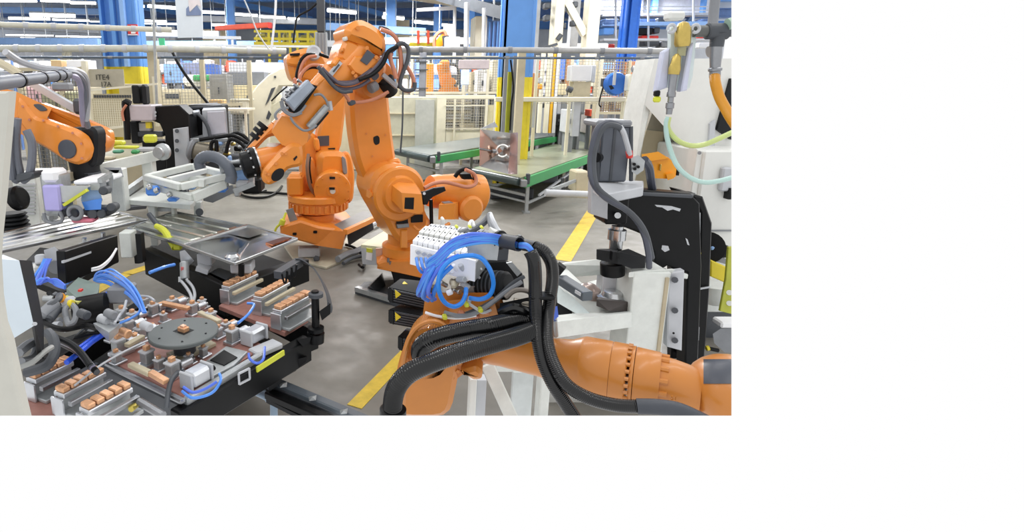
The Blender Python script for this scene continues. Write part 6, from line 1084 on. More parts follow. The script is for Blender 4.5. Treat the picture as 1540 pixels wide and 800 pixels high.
t = T('amber_motor', 'amber orange motor unit on the white machine behind the black press', 'motor', W(994, 270, 3.5)); t.p('housing', B().hull([W(u, v, d) for u, v in ((980, 238), (1004, 236), (1018, 248), (1016, 266), (1006, 269), (981, 268)) for d in (3.4, 3.62)]), amber); t.p('cover', B().hull([W(u, v, d) for u, v in ((965, 232), (990, 228), (1006, 238), (980, 242), (966, 238)) for d in (3.38, 3.6)]), amber); t.p('grip', B().rb(993, 247, 995, 257, 3.38, .02, .003), brass); t.p('cap', B().rb(1019, 250, 1022, 264, 3.5, .1), black); t.p('lip', B().hull([W(u, v, d) for u, v in ((1002, 262), (1012, 260), (1014, 268), (1004, 271)) for d in (3.38, 3.5)]), amber)
t = T('laser_bar', 'dark grey slotted bar lying on the white press stand', 'bar', W(865, 440, 2.8)); t.p('bar', B().bar(W(844, 420, 2.95), W(884, 446, 2.7), .06, .05, ch=.004), MATS['rail_slate']); t.p('end_cap', B().bar(W(836, 400, 3.0), W(847, 408, 2.98), .05, .05), blackm)
for s in (.15, .8): t.p('slot', B().box(W(844, 416, 2.95).lerp(W(884, 441, 2.7), s), (.03, .02, .012)), black)
t.p('label_strip', B().bar(W(865, 438, 2.73), W(873, 443, 2.69), .004, .018), lgrey)
solo('lamp_dome', B().rev(W(884, 444, 2.95), UP, [(-.02, .07), (.0, .075), (.04, .065), (.065, .035), (.07, .01)], 24), M('dome_glass', (176, 158, 150), .2, .3), 'small pinkish dome on the white press stand', 'lamp')
# white machine at the edge
t = T('white_machine', 'large white machine housing behind the brass regulator', 'machine', W(1040, 480, 3.9)); dm = 3.9
t.p('upper_shell', B().hull([W(*p) for p in ((985, 88, dm), (1140, 88, dm), (1140, 190, dm), (1060, 260, dm), (1020, 178, dm), (985, 160, dm), (970, 158, dm+.02))] + [W(*p) for p in ((990, 92, dm+.6), (1140, 92, dm+.6), (1140, 250, dm+.6), (985, 158, dm+.5))]), white)
t.p('side_frame', B().pp([(986, 88), (998, 88), (974, 185), (962, 245), (950, 300), (944, 296), (958, 235), (968, 165)], dm+.05, .3, .01), white_d)
t.p('inner_panel', B().pp([(984, 160), (1020, 170), (1022, 232), (1040, 240), (1038, 300), (950, 300), (958, 260), (972, 196)], dm+.35, .05), M('inner_beige', (176, 172, 158), .5)); t.p('inner_lower', B().pp([(972, 196), (998, 198), (990, 300), (950, 300), (960, 240)], dm+.3, .03), beige)
for u0, u1 in ((1008, 1003), (1027, 1020)): t.p('guide_rod', B().cyl(W(u0, 192, dm+.25), W(u1, 296, dm+.25), .012), lgrey)
t.p('dark_gap', B().rb(1026, 246, 1044, 300, dm+.3, .05).rb(998, 232, 1030, 270, dm+.33, .02), mgrey, stuff=True)
t.p('lower_cabinet', B().rb(1050, 226, 1140, 372, 3.6, .6, .012), white); t.p('cabinet_edge', B().pp([(1048, 224), (1062, 228), (1054, 300), (1062, 300), (1050, 330), (1036, 310)], 3.62, .1, .006), white); t.p('cover_plate', B().rb(1086, 252, 1130, 288, 3.56, .04, .01), lgrey); t.p('cabinet_bolt', B().cyl(W(1052, 230, 3.6), W(1052, 230, 3.58), .012, seg=8), mgrey)
t.p('seam', B().rb(1055, 346, 1140, 348, 3.59, .02), mgrey); t.p('dark_opening', B().pp([(1079, 195), (1100, 118), (1140, 118), (1140, 205), (1100, 210)], dm-.03, .04), blackm); t.p('edge_strip', B().pp([(1068, 186), (1076, 180), (1074, 250), (1064, 258)], dm-.02, .03), lgrey)
t.p('lower_shell', B().rb(1064, 348, 1140, 470, 3.65, .4, .01), white_d); t.p('handle', B().rb(1096, 283, 1101, 300, 3.55, .05), black)
t = T('limit_switch', 'black switch with pale blue connector beside the black press', 'switch', W(1075, 390, 3.4)); t.p('switch', B().rb(1086, 370, 1096, 388, 3.35, .06, .006), black); t.p('disc', B().cyl(W(1064, 372, 3.4), W(1064, 372, 3.35), .1, seg=24), black); t.p('connector', B().rb(1070, 371, 1080, 377, 3.33, .04, .006), bluel); t.p('bracket', B().pp([(1072, 382), (1094, 390), (1094, 398), (1072, 392)], 3.36, .05), mgrey)
t = T('stop_lever', 'yellow flat arm and olive perforated plate at the edge of the black press', 'arm', W(1080, 470, 3.2)); t.p('arm', B().pp([(1069, 391), (1098, 404), (1092, 426), (1069, 416)], 3.25, .08, .006), yellow); t.p('plate', B().pp([(1096, 372), (1130, 368), (1130, 480), (1083, 468), (1092, 420)], 3.1, .02, .003), M('olive_plate', (172, 176, 62), .5))
for v in (440, 456): t.p('plate_hole', B().cyl(W(1097, v, 3.1), W(1097, v, 3.09), .016, seg=14), white)
t = T('floor_machine', 'grey angular machine part low beside the black press', 'machine', W(1085, 540, 3.3)); t.p('body', B().hull([W(u, v, d) for u, v in ((1072, 502), (1084, 494), (1130, 492), (1130, 530), (1090, 530), (1074, 516)) for d in (3.2, 3.4)]), mgrey); t.p('pale_cap', B().rb(1085, 485, 1130, 494, 3.18, .1, .01), paper); t.p('dark_base', B().rb(1040, 440, 1130, 570, 3.75, .1), dgrey); t.p('yellow_tip', B().cyl(W(1062, 524, 3.2), W(1066, 523, 3.2), .016), yellow); t.p('rod', B().cyl(W(1066, 524, 3.2), W(1080, 527, 3.2), .012), black); t.p('white_drum', B().cyl(W(1080, 450, 3.5), W(1080, 425, 3.5), .12), white_d)
# brass regulator hanging near the lens
t = T('air_regulator', 'brass air regulator in a pale bracket hanging from a grey pipe', 'regulator', W(1015, 190, 2.0)); dr = 2.0
t.p('back_plate', B().pp(rnd([(1007, 38), (1047, 38), (1048, 62), (1040, 138), (1003, 136), (1008, 64)]), dr+.03, .02, .003), MATS['pale_blue_white'])
t.p('wing', B().pp([(998, 78), (1008, 72), (1004, 132), (987, 138), (990, 122)], dr+.02, .03, .004), M('wing_lilac', (198, 202, 222), .4)); t.p('wing', B().pp([(1036, 72), (1044, 64), (1034, 136), (1024, 138)], dr+.0, .03, .004), MATS['wing_lilac'])
for u in (1010, 1046): t.p('ear', B().tube(circ(W(u, 43, dr), (0, -1, 0), .013, 16), .006, 6, 0), lgrey)
t.p('brass_body', B().rev(W(1026, 70, dr), W(1028, 34, dr)-W(1026, 70, dr), [(0, .022), (.01, .026), (.045, .026), (.06, .024), (.078, .016), (.084, .004)], 24), brass); t.p('glass_bowl', B().cyl(W(1024, 84, dr), W(1026, 70, dr), .014), M('bowl', (158, 156, 120), .2, .2)); t.p('brass_body', B().rev(W(1013, 112, dr), W(1018, 84, dr)-W(1013, 112, dr), [(0, .018), (.02, .02), (.04, .016), (.06, .014), (.07, .006)], 20), brass)
t.p('nipple', B().rev(W(1006, 172, dr), W(1013, 112, dr)-W(1006, 172, dr), [(0, .01), (.02, .011), (.022, .014), (.04, .014), (.042, .01), (.06, .01), (.062, .015), (.075, .015), (.08, .012), (.14, .013)], 18), steeld); t.p('yellow_knob', B().rb(985, 145, 995, 154, dr, .02, .005), lime); t.p('knob_stem', B().rb(986, 136, 994, 145, dr, .02, .004), black)
t = T('air_pipe', 'dark grey air pipe with tee fitting holding the regulator', 'pipe', W(1080, 60, 2.0)); t.p('pipe', B().cyl(W(1044, 47, 2.02), W(1150, 46, 2.02), .02, seg=16), M('pipe_dark', (92, 94, 92), .4)); t.p('tee', B().cyl(W(1062, 47, 2.02), W(1095, 47, 2.02), .028, seg=18, ch=.004), dgrey); t.p('tee_leg', B().rev(W(1078, 66, 2.02), UP, [(-.01, .022), (.03, .024), (.035, .03)], 18), dgrey); t.p('coupling', B().rev(W(1075, 116, 2.02), W(1077, 66, 2.02)-W(1075, 116, 2.02), [(0, .018), (.02, .018), (.022, .022), (.03, .022), (.034, .017), (.07, .019), (.12, .02)], 18), steeld)
t.p('nozzle', B().cyl(W(1066, 78, 2.05), W(1074, 76, 2.05), .02), galv); t.p('wall_block', B().rb(1007, 16, 1032, 30, 2.1, .05, .008), white); t.p('upper_pipe', B().cyl(W(1077, -20, 2.5), W(1072, 35, 2.5), .02), mgrey); t.p('green_end', B().cyl(W(1094, 37, 2.0), W(1110, 33, 2.0), .02), M('mint', (150, 176, 160), .4))
hose('orange_hose', [(1075, 112, 2.02), (1076, 125, 2.0), (1082, 146, 1.98), (1092, 165, 1.95), (1102, 182, 1.92), (1115, 200, 1.9)], .017, orh, 'amber hose curving down from the pipe coupling', seg=12)
hose('green_hose', [(1005, 176, 2.0), (1002, 186, 2.0), (1003, 205, 2.0), (1009, 228, 2.0), (1019, 250, 1.98), (1036, 266, 1.96), (1058, 274, 1.94), (1082, 272, 1.92), (1115, 263, 1.9)], .0085, grh, 'pale green hose, the lower of two loops below the regulator', seg=10)
hose('green_hose', [(1006, 176, 2.0), (1004, 190, 2.0), (1010, 202, 2.0), (1022, 213, 1.98), (1040, 219, 1.96), (1060, 217, 1.94), (1080, 209, 1.92), (1112, 194, 1.9)], .009, M('hose_yellow_green', (190, 204, 130), .25), 'yellow green hose, the upper of two loops below the regulator', seg=10)
# ================= near robot with corrugated hoses =================
t = T('industrial_robot', 'near orange robot with black corrugated hoses and bolted arm flange', 'robot', W(650, 640, 2.0)); nr = t
N4 = Vector((-.25, -1, .0)).normalized(); P4 = W(650, 540, 2.0); q4 = lambda u, v, o=0: pl(u, v, P4, N4, o)
def pr4(px, off, th, ch=.01, rd=True): return plate(B(), rnd(px, 4) if rd else px, P4, N4, off, th, ch)
t.p('column', pr4([(598, 560), (622, 566), (660, 560), (700, 480), (690, 560), (676, 630), (598, 630), (604, 600)], -.02, .22, .02), orange_shaded)
t.p('shoulder', B().hull([q4(u, v, o) for u, v in ((640, 470), (640, 440), (700, 440), (752, 440), (762, 470), (756, 505), (700, 560), (660, 590), (622, 590)) for o in (-.05, -.24)]), orange_shaded)
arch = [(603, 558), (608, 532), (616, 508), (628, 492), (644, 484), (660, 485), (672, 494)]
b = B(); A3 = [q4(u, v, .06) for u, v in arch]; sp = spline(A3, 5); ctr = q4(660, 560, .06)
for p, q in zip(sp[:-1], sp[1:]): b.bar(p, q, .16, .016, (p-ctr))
t.p('arch_cover', b, orange_shaded, ang=60); t.p('arch_lip', B().tube([q4(u, v, .14) for u, v in arch], .01, 8, 5), orange_shaded)
t.p('inner_ring', B().rev(q4(652, 538, -.06), N4, [(0, .12), (.02, .12), (.03, .1)], 32), M('orange_shade', (176, 104, 40), .5)); bb = B(); bolts(bb, q4(652, 538, -.04), N4, .108, 18, .008, .014); t.p('ring_bolts', bb, orange_shaded, stuff=True)
t.p('casting_rib', pr4([(690, 560), (716, 552), (726, 560), (724, 572), (712, 574), (698, 564)], .02, .1, .015), orange_shaded)
t.p('casting_top', B().hull([q4(u, v, o) for u, v in ((672, 452), (742, 446), (750, 478), (680, 486)) for o in (.0, -.2)]), orange_shaded)
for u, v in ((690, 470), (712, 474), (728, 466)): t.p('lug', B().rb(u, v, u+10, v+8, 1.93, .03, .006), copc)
# arm
A0, A1 = W(735, 520, 2.08), W(912, 557, 1.86); ax = (A1-A0).normalized(); LA = (A1-A0).length
r9 = S(46, 1.95)
t.p('arm_tube', B().rev(A0, ax, [(-.06, S(30, 2.05)), (.06, S(28, 2.05)), (LA*.45, S(31, 2)), (LA*.62, S(34, 2)), (LA*.72, S(37, 1.98)), (LA*.8, S(44, 1.97))], 36), orange_shaded)
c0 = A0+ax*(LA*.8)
t.p('arm_collar', B().rev(c0, ax, [(0, r9*.97), (.01, r9), (.1, r9), (.104, r9*.98)], 44), orange_shaded)
t.p('arm_cylinder', B().rev(c0+ax*.105, ax, [(0, r9*.985), (.004, r9*1.0), (.05, r9*1.0), (.054, r9*.95)], 44), orange_shaded)
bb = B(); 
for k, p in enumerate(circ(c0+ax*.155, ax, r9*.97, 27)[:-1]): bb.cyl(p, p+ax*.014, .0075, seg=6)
t.p('flange_bolts', bb, orange_shaded, stuff=True)
t.p('flange', B().rev(c0+ax*.168, ax, [(0, r9*.96), (.004, r9*.98), (.012, r9*.98)], 44), orange_shaded)
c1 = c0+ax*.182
t.p('wrist_cylinder', B().rev(c1, ax, [(0, r9*.95), (.003, r9*.965), (.075, r9*.93), (.08, r9*.9)], 44), orange_shaded)
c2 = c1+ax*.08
for p in circ(c2-ax*.005, ax, r9*.8, 13)[:-1]: t.p('wrist_bolt', B().cyl(p, p+ax*.03, .011, seg=8), orange_shaded)
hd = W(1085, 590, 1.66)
t.p('wrist_neck', B().hull(circ(c2, ax, r9*.82, 20)+circ(c2+ax*.04, ax, r9*.8, 20)+[p for p in circ(W(1052, 592, 1.74), ax, S(40, 1.74), 16)]), orange_shaded)
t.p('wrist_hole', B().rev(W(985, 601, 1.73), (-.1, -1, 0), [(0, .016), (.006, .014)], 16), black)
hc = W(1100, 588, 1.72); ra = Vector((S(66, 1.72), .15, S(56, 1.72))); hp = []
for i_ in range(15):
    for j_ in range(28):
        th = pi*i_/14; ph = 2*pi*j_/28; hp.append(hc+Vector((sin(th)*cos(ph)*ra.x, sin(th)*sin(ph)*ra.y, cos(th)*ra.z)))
t.p('wrist_head', B().hull(hp), orange_shaded, ang=60)
def onell(u, v, k):                                # point of the rounded wrist head seen at u, v
    C = Vector((0, 0, HC)); r = ray(u, v); o = C-hc; R = ra*k
    o = Vector((o.x/R.x, o.y/R.y, o.z/R.z)); q = Vector((r.x/R.x, r.y/R.y, r.z/R.z))
    A = q.dot(q); Bq = o.dot(q); D_ = max(0, Bq*Bq-A*(o.dot(o)-1)); return C+r*((-Bq-sqrt(D_))/A)
db = B(); nu, nv = 7, 6; vs_ = [onell(1058+(1112-1058)*i_/nu, 540+(577-540)*j_/nv, k_) for k_ in (1.012, .99) for j_ in range(nv+1) for i_ in range(nu+1)]
fs_ = []; w_ = nu+1; N_t = w_*(nv+1)
for j_ in range(nv):
    for i_ in range(nu): q_ = (j_*w_+i_, j_*w_+i_+1, (j_+1)*w_+i_+1, (j_+1)*w_+i_); fs_ += [q_, tuple(N_t+x for x in q_[::-1])]
rim = [i_ for i_ in range(w_)]+[j_*w_+nu for j_ in range(1, nv+1)]+[nv*w_+i_ for i_ in range(nu-1, -1, -1)]+[j_*w_ for j_ in range(nv-1, 0, -1)]
for a_, b_ in zip(rim, rim[1:]+rim[:1]): fs_.append((a_, b_, N_t+b_, N_t+a_))
t.p('decal', db.add(vs_, fs_), screen, label='dark grey decal')
text('S1', W(1008, 601, 1.66), .022, orange_shaded, t.o, t.loc, 'cast_lettering', rz=-.2)
# servo motors with warning triangles
for i, (pp_, d) in enumerate((([(585, 432), (640, 444), (648, 424), (602, 419)], 2.3), ([(586, 465), (644, 476), (646, 460), (604, 457)], 2.24), ([(600, 505), (650, 520), (650, 500), (612, 493)], 2.2))):
    a, b_, c, e = [W(u, v, d + (.0, .0, .12, .14)[k]) for k, (u, v) in enumerate(pp_)]
    h = Vector((0, 0, -S((24, 24, 24)[i], d)))
    m_ = T('servo_motor', ['topmost black ribbed servo motor with yellow triangles under the white valve block', 'middle black ribbed servo motor with a yellow triangle', 'lowest black servo motor, partly behind the orange arch'][i], 'motor', (a+b_)/2+h)
    m_.p('body', B().hull([a, b_, c, e, a+h, b_+h, c+h, e+h]), blackm)
    for k in range(5): f = .1+.17*k; m_.p('fin', B().bar(a+h*f+(b_-a)*.12-Vector((0, .006, 0)), b_+h*f-Vector((0, .006, 0)), .012, .007), dgrey)
    m_.p('end_cap', B().hull([a+(a-b_)*.03+h*.06, a+(b_-a)*.1+h*.02+Vector((0, -.012, 0)), a+(b_-a)*.1+h*.96+Vector((0, -.012, 0)), a+(a-b_)*.03+h*.9, e+h*.1, e+h*.9]), black)
    if i < 2: tri_ = [(594, 436 if i == 0 else 470), (603, 443 if i == 0 else 477), (595, 449 if i == 0 else 483)]; m_.p('warning_triangle', B().pp(tri_, d-.018+(-.004), .006), amber if False else yellow, label='yellow triangle'); 
    if i == 0: m_.p('warning_triangle', B().prism([W(604, 428.5, d+.06), W(613, 428, d+.06), W(608, 424, d+.1)], (0, 0, .004)), yellow)
# valve terminal with rows of white modules
t = T('valve_terminal', 'white and grey valve terminal with rows of modules on the near robot', 'valve terminal', W(680, 400, 2.15))
a, b_, c, e = W(618, 364, 2.1), W(716, 388, 1.95), W(748, 352, 2.25), W(650, 342, 2.45)
ex = (b_-a); ey = (e-a)
V = lambda s, r, z=0: a.lerp(b_, s).lerp(e.lerp(c, s), r)+UP*z
t.p('base', B().hull([V(s, r, z) for s in (0, 1) for r in (0, 1) for z in (-.02, -.09)]), galv)
for k in range(12):
    f0, f1 = k/12+.006, (k+1)/12-.006
    t.p('module', B().hull([V(f, r, z) for f in (f0, f1) for r, z in ((.06, -.02), (.06, .004), (.3, .012), (.3, -.02))]), paper)
    t.p('module', B().hull([V(f, r, z) for f in (f0, f1) for r, z in ((.32, -.02), (.32, .022), (.62, .03), (.62, -.02))]), white)
    t.p('module_cap', B().hull([V(f, r, z) for f in (f0, f1) for r, z in ((.66, -.02), (.66, .02), (.92, .022), (.92, -.02))]), lgrey)
sl = B()
for k in range(12):
    for r_, z in ((.2, .0115), (.46, .0275), (.78, .0225)): sl.box(V((k+.5)/12, r_, z), (.006, .006, .004))
t.p('button', sl, dgrey, stuff=True)
for k in range(6):
    for j in range(2): p = V(.1+k*.09, 0, -.03-.028*j)+Vector((0, -.004, 0)); t.p('port', B().cyl(p, p+Vector((.002, -.02, 0)), .008, seg=10), lgrey)
t.p('front_face', B().hull([V(s, r, z) for s in (0, 1) for r, z in ((-.02, -.01), (.03, -.01), (-.02, -.09), (.03, -.09))]), paper); t.p('manifold_plate', B().pp([(703, 362), (752, 362), (748, 392), (716, 390), (704, 388)], 1.9, .015, .002), galv, label='bare steel plate')
t.p('end_module', B().rb(664, 329, 669, 344, 2.45, .05, .005), white); t.p('top_plate', B().pp([(740, 345), (760, 354), (756, 362), (738, 356)], 2.1, .05, .004), white)
for i, pts in enumerate(([(690, 350, 2.2), (708, 344, 2.22), (724, 336, 2.25), (733, 326, 2.28)], [(700, 352, 2.15), (716, 344, 2.2), (730, 334, 2.24), (736, 324, 2.28)], [(735, 323, 2.27), (738, 338, 2.2), (744, 350, 2.15), (756, 358, 2.1)], [(737, 322, 2.28), (742, 334, 2.2), (750, 348, 2.15), (762, 358, 2.08)])): t.p('cable', B().tube([W(*p) for p in pts], .011), (mgrey, dgrey, mgrey, lgrey)[i])
for u, v in ((687, 342), (707, 342), (725, 343)): t.p('tie', B().rb(u-2, v-2, u+3, v+2, 2.12, .03, .004), lime)
t.p('white_clip', B().tube([W(707, 344, 2.14), W(706, 336, 2.16), W(710, 332, 2.18), (W(713, 340, 2.16))], .006), paper)
# cable conduit sleeves
t = T('cable_sleeve', 'two short black sleeves on a bracket gathering the blue hoses', 'sleeve', W(775, 390, 1.9))
for i, (p, q, r) in enumerate((((752, 361, 1.92), (781, 367, 1.84), .026), ((778, 366, 2.0), (806, 372, 1.92), .022))):
    P, Q = W(*p), W(*q); x = Q-P; t.p('sleeve', B().rev(P, x, [(0, r), (x.length, r), (x.length, r*.86), (x.length*.6, r*.84)], 28), M('sleeve_black_%d' % i, (52, 54, 60), .45)); t.p('flange', B().rev(P, x, [(-.006, r*1.35), (.004, r*1.35), (.008, r)], 28), black)
t.p('bracket', B().pp([(748, 352), (756, 352), (766, 370), (764, 392), (748, 392)], 1.97, .02, .003), dgrey); t.p('bracket_fin', B().pp([(780, 356), (784, 354), (792, 362), (780, 364)], 2.02, .02), dgrey)
# blue hoses
for i in range(12):
    j = random.Random(100+i); k = i/11
    pts = [(778, 366+k*5, 1.86), (756, 356+k*13, 1.9), (735, 352+k*13, 1.88), (705, 353+k*14+j.uniform(-2, 2), 1.86), (680, 362+k*17+j.uniform(-3, 2), 1.86), (660, 378+k*20, 1.88)]
    pts += [(650-j.uniform(0, 8), 392+k*16, 1.9), (650, 400+k*12, 1.95)] if i % 2 else [(642, 404+k*14, 1.9), (631, 428+k*10, 1.93), (628, 440+k*5, 1.96), (640, 442+k*4, 2.0)]
    hose('air_hose', pts, .0048, (bluev, blueh, M('hose_azure_%d' % i, (82, 160, 232), .3))[i % 3 if i > 3 else i % 2], 'blue hose fanning from the black sleeves over the valve terminal', 'hose', 'blue hoses of the valve terminal')
for i in range(3): hose('air_hose', [(781, 367+2*i, 1.85), (792, 368+2*i, 1.83), (800, 376+2*i, 1.82), (803+2*i, 388, 1.83)], .007, (blueh, bluev, blueh)[i], ['upper', 'middle', 'lower'][i] + ' blue hose entering the corrugated tube after the sleeve', 'hose')
hose('air_hose', [(712, 384, 1.86), (726, 390, 1.86), (738, 408, 1.86), (742, 428, 1.87), (736, 444, 1.88), (722, 450, 1.9), (706, 448, 1.92)], .0085, M('hose_bright', (44, 132, 226), .28), 'bright blue hose in a wide loop beside the valve terminal')
hose('air_hose', [(712, 384, 1.86), (690, 386, 1.85), (672, 396, 1.84), (661, 414, 1.84), (660, 436, 1.85), (668, 454, 1.86), (682, 461, 1.87), (694, 456, 1.88), (700, 444, 1.9), (701, 434, 1.93)], .0085, MATS['hose_bright'], 'bright blue hose in a full ring below the valve terminal')
for i in range(4): hose('air_hose', [(626+i*7, 388, 2.02), (629+i*7, 402, 1.99), (636+i*7, 410, 2.0), (644+i*5, 402+i, 2.03)], .006, blueh, ['first', 'second', 'third', 'fourth'][i] + ' short blue hose bend under the white front of the valve terminal', 'hose')
for i, pts in enumerate(([(660, 392, 1.9), (648, 410, 1.88), (640, 430, 1.9), (636, 446, 1.93), (644, 452, 1.96)], [(690, 384, 1.88), (670, 394, 1.87), (652, 416, 1.88), (644, 440, 1.9), (654, 450, 1.95)], [(680, 400, 1.88), (664, 416, 1.88), (654, 436, 1.9), (650, 452, 1.95)])): hose('air_hose', pts, .008, (blueh, bluev, MATS['hose_bright'])[i], ['outer', 'middle', 'inner'][i] + ' blue hose falling in front of the topmost servo motor', 'hose')
# fittings, black motor and cables behind the loops
t = T('gearbox_motor', 'black cylindrical motor behind the blue hose loop', 'motor', W(740, 450, 2.15)); t.p('barrel', B().cyl(W(706, 426, 2.12), W(765, 430, 2.0), .055, ch=.01, seg=28), blackm)
for k in range(8): p = W(706, 426, 2.12).lerp(W(765, 430, 2.0), .1+.1*k); x = (W(765, 430, 2.0)-W(706, 426, 2.12)).normalized(); t.p('fin', B().cyl(p, p+x*.006, .0575, seg=28), dgrey)
t.p('bracket', B().pp([(716, 394), (760, 392), (786, 412), (790, 440), (740, 440), (720, 412)], 2.1, .06, .005), blackm); t.p('steel_plate', B().pp([(762, 396), (770, 394), (784, 410), (778, 416)], 2.0, .01), galv)
rr = random.Random(9)
ft_ = T('fitting_cluster', 'cluster of steel and pale fittings inside the blue hose loops', 'fitting', W(690, 460, 2.0))
for k in range(20): u, v = rr.uniform(668, 712), rr.uniform(402, 452); d = rr.uniform(1.96, 2.06); m_ = (galv, steel, lgrey, beige, paper)[k % 5]; p = W(u, v, d); ft_.p('fitting', B().cyl(p, p+Vector((rr.uniform(-.03, .03), rr.uniform(-.03, 0), rr.uniform(-.03, .03)+.01)), rr.uniform(.006, .013), seg=10, ch=.002), m_)
ft_.p('manifold', B().hull([W(u, v, d) for u, v in ((678, 430), (716, 430), (716, 452), (680, 452)) for d in (2.04, 2.1)]), galv)
for i, pts in enumerate(([(668, 470, 1.94), (690, 475, 1.92), (712, 472, 1.92), (736, 458, 1.93), (760, 440, 1.95), (784, 424, 1.98)], [(700, 472, 1.93), (720, 464, 1.93), (744, 450, 1.95), (768, 428, 1.98), (788, 416, 2.0)], [(760, 448, 1.93), (772, 438, 1.94), (786, 436, 1.95), (800, 440, 1.96)], [(704, 456, 1.93), (716, 464, 1.92), (726, 470, 1.92), (738, 466, 1.93)], [(640, 470, 1.98), (660, 476, 1.95), (690, 478, 1.93), (716, 474, 1.93)])): hose('cable', pts, (.009, .008, .01, .006, .006)[i], (mgrey, dgrey, M('cable_taupe', (128, 120, 112), .4), lgrey, paper)[i], ['grey cable bundle crossing below the black motor', 'dark grey cable beside the bundle below the black motor', 'taupe cable bend beside the corrugated tubes', 'pale short cable on the orange casting', 'white cable along the top of the orange casting'][i], 'cable')
for i, (u, v) in enumerate(((723, 468), (669, 479), (702, 460))): solo('cable_tie', B().rb(u-3, v-3, u+4, v+3, 1.9, .03, .004), lime, ['yellow cable tie on the grey bundle', 'yellow cable tie near the orange arch', 'yellow cable tie below the ring of blue hose'][i], 'cable tie')
solo('hose_junction', B().hull([W(u, v, d) for u, v in ((752, 456), (800, 446), (806, 480), (800, 500), (760, 496), (750, 478)) for d in (1.9, 2.05)]), blackm, 'black hose junction where the braided hoses meet', 'junction')
solo('steel_coupling', B().cyl(W(772, 452, 1.92), W(800, 458, 1.9), .012, ch=.003), M('coupling_warm', (176, 168, 156), .3, .6), 'steel coupling beside the corrugated tubes', 'coupling'); hose('black_hose', [(752, 470, 1.86), (772, 462, 1.84), (792, 470, 1.84), (803, 480, 1.86)], .016, rubber, 'short black hose in front of the junction')
# big braided hoses
hose('braided_hose', [(790, 478, 1.86), (766, 484, 1.84), (735, 491, 1.8), (705, 496, 1.79), (672, 503, 1.78), (648, 511, 1.79), (634, 522, 1.83), (632, 534, 1.88), (640, 545, 1.93)], .034, rubber, 'upper thick black braided hose turning into the orange arch', rings=.0075, seg=18)
hose('braided_hose', [(803, 496, 1.8), (776, 506, 1.76), (740, 516, 1.72), (706, 526, 1.69), (672, 537, 1.67), (640, 549, 1.66), (614, 562, 1.66), (598, 580, 1.67), (591, 602, 1.69), (589, 640, 1.71)], .034, rubber, 'lower thick black braided hose curving down at the orange column', rings=.0075, seg=18)
solo('hose_collar', B().rev(W(591, 618, 1.7), UP, [(-.02, .04), (-.015, .046), (.008, .046), (.012, .038)], 24), black, 'black collar round the lower braided hose', 'collar')
hose('corrugated_tube', [(797, 378, 1.83), (803, 392, 1.82), (805, 420, 1.82), (805, 450, 1.81), (806, 480, 1.8), (809, 512, 1.77), (817, 545, 1.74), (832, 578, 1.71), (850, 606, 1.69), (872, 640, 1.67)], .0235, rubber, 'corrugated black tube hanging straight and running out at the bottom', rings=.006, seg=14)
hose('corrugated_tube', [(804, 371, 1.92), (818, 378, 1.9), (829, 396, 1.88), (831, 420, 1.86), (827, 450, 1.83), (823, 480, 1.8), (823, 512, 1.76), (832, 545, 1.72), (852, 578, 1.68), (884, 598, 1.66), (925, 609, 1.64), (960, 611, 1.63)], .0225, rubber, 'corrugated black tube sweeping under the bolted arm flange', rings=.006, seg=14)
hose('tube_sleeve', [(958, 611, 1.63), (990, 612, 1.61), (1020, 617, 1.6), (1050, 630, 1.58), (1080, 645, 1.57)], .0255, M('sleeve_soft', (66, 70, 78), .5), 'smooth dark sleeve at the end of the corrugated tube', seg=14)
solo('hose_tie', B().rb(800, 447, 836, 452, 1.79, .06, .004), black, 'black strap holding the two corrugated tubes together', 'strap')
solo('blue_plug', B().hull([W(u, v, d) for u, v in ((832, 462), (838, 460), (840, 476), (833, 482)) for d in (1.95, 2.0)]), bluev, 'small violet blue plug behind the corrugated tubes', 'plug'); solo('pipe_nipple', B().cyl(W(834, 482, 1.97), W(836, 506, 1.97), .01, ch=.002), galv, 'small grey nipple under the violet blue plug', 'fitting')
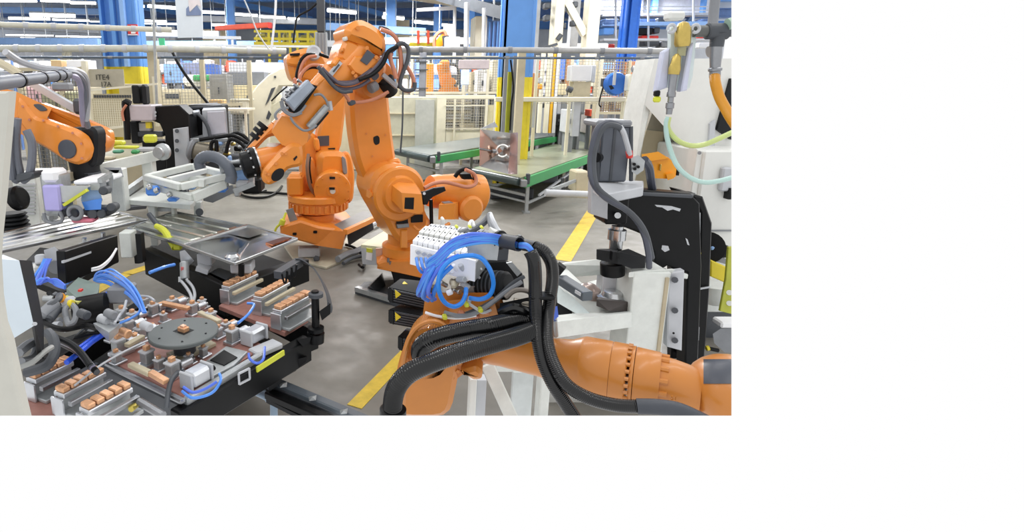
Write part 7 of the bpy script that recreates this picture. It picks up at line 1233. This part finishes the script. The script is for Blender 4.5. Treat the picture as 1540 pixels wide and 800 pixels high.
# white trestle behind the near robot
t = T('white_trestle', 'white welded trestle seen under the near orange arm', 'trestle', Wz(760, 640, 0)); 
t.p('diagonal', B().bar(W(733, 548, 2.35), W(775, 640, 2.25), .06, .06, (0, -1, 0), .006), white_d); t.p('post', B().rb(706, 572, 716, 650, 2.4, .06, .005), white); t.p('post', B().rb(812, 560, 826, 650, 2.5, .08, .005), white_d); t.p('post_side', B().rb(716, 572, 730, 650, 2.45, .06), lgrey); t.p('top_beam', B().rb(745, 548, 815, 560, 2.6, .08, .006), white_d); t.p('panel', B().rb(770, 560, 800, 640, 2.7, .03), M('panel_grey_white', (206, 212, 212), .5)); t.p('panel', B().rb(820, 585, 960, 640, 2.9, .05), M('panel_grey', (186, 186, 182), .5))
# ---------------- the place is modelled only as far as the photograph shows it: clip at its edges ----------------
def clip_to_view():
    bpy.context.view_layer.update()
    e = 0.4; C = Vector((0, 0, HC))
    r0, r1 = ray(PW+e*0, 0), ray(PW+e*0, PH); nR = r0.cross(r1); nR = nR if nR.dot(ray(PW+200, 300)) > 0 else -nR
    b0, b1 = ray(0, PH), ray(PW, PH); nB = b0.cross(b1); nB = nB if nB.dot(ray(500, PH+200)) > 0 else -nB
    for o in list(SC.objects):
        if o.type != 'MESH': continue
        mw = o.matrix_world; me = o.data; out = False; cuts = []
        co = [mw @ Vector(c) for c in o.bound_box]
        for n in (nR, nB):
            n = n.normalized(); ds = [(p-C).dot(n) for p in co]
            if min(ds) >= 0: out = True
            elif max(ds) > 0: cuts.append(n)
        if out:
            for ch in list(o.children): pass
            bpy.data.objects.remove(o); continue
        if not cuts: continue
        if me.users > 1: o.data = me = me.copy()
        bm = bmesh.new(); bm.from_mesh(me); inv = mw.inverted()
        for n in cuts:
            ln = (mw.to_3x3().transposed() @ n).normalized(); lp = inv @ C
            g = bmesh.ops.bisect_plane(bm, geom=bm.verts[:]+bm.edges[:]+bm.faces[:], plane_co=lp, plane_no=ln, clear_outer=True, dist=1e-6)
            ed = [x for x in g['geom_cut'] if isinstance(x, bmesh.types.BMEdge) and len(x.link_faces) == 1]
            if ed: bmesh.ops.holes_fill(bm, edges=ed, sides=0)
        n = len(bm.faces); bmesh.ops.recalc_face_normals(bm, faces=bm.faces); bm.to_mesh(me); bm.free()
        if n: me.set_sharp_from_angle(angle=radians(35))
        if n == 0: bpy.data.objects.remove(o)
    for _ in range(3):
        for o in list(SC.objects):
            if o.type == 'EMPTY' and not o.children: bpy.data.objects.remove(o)
clip_to_view()
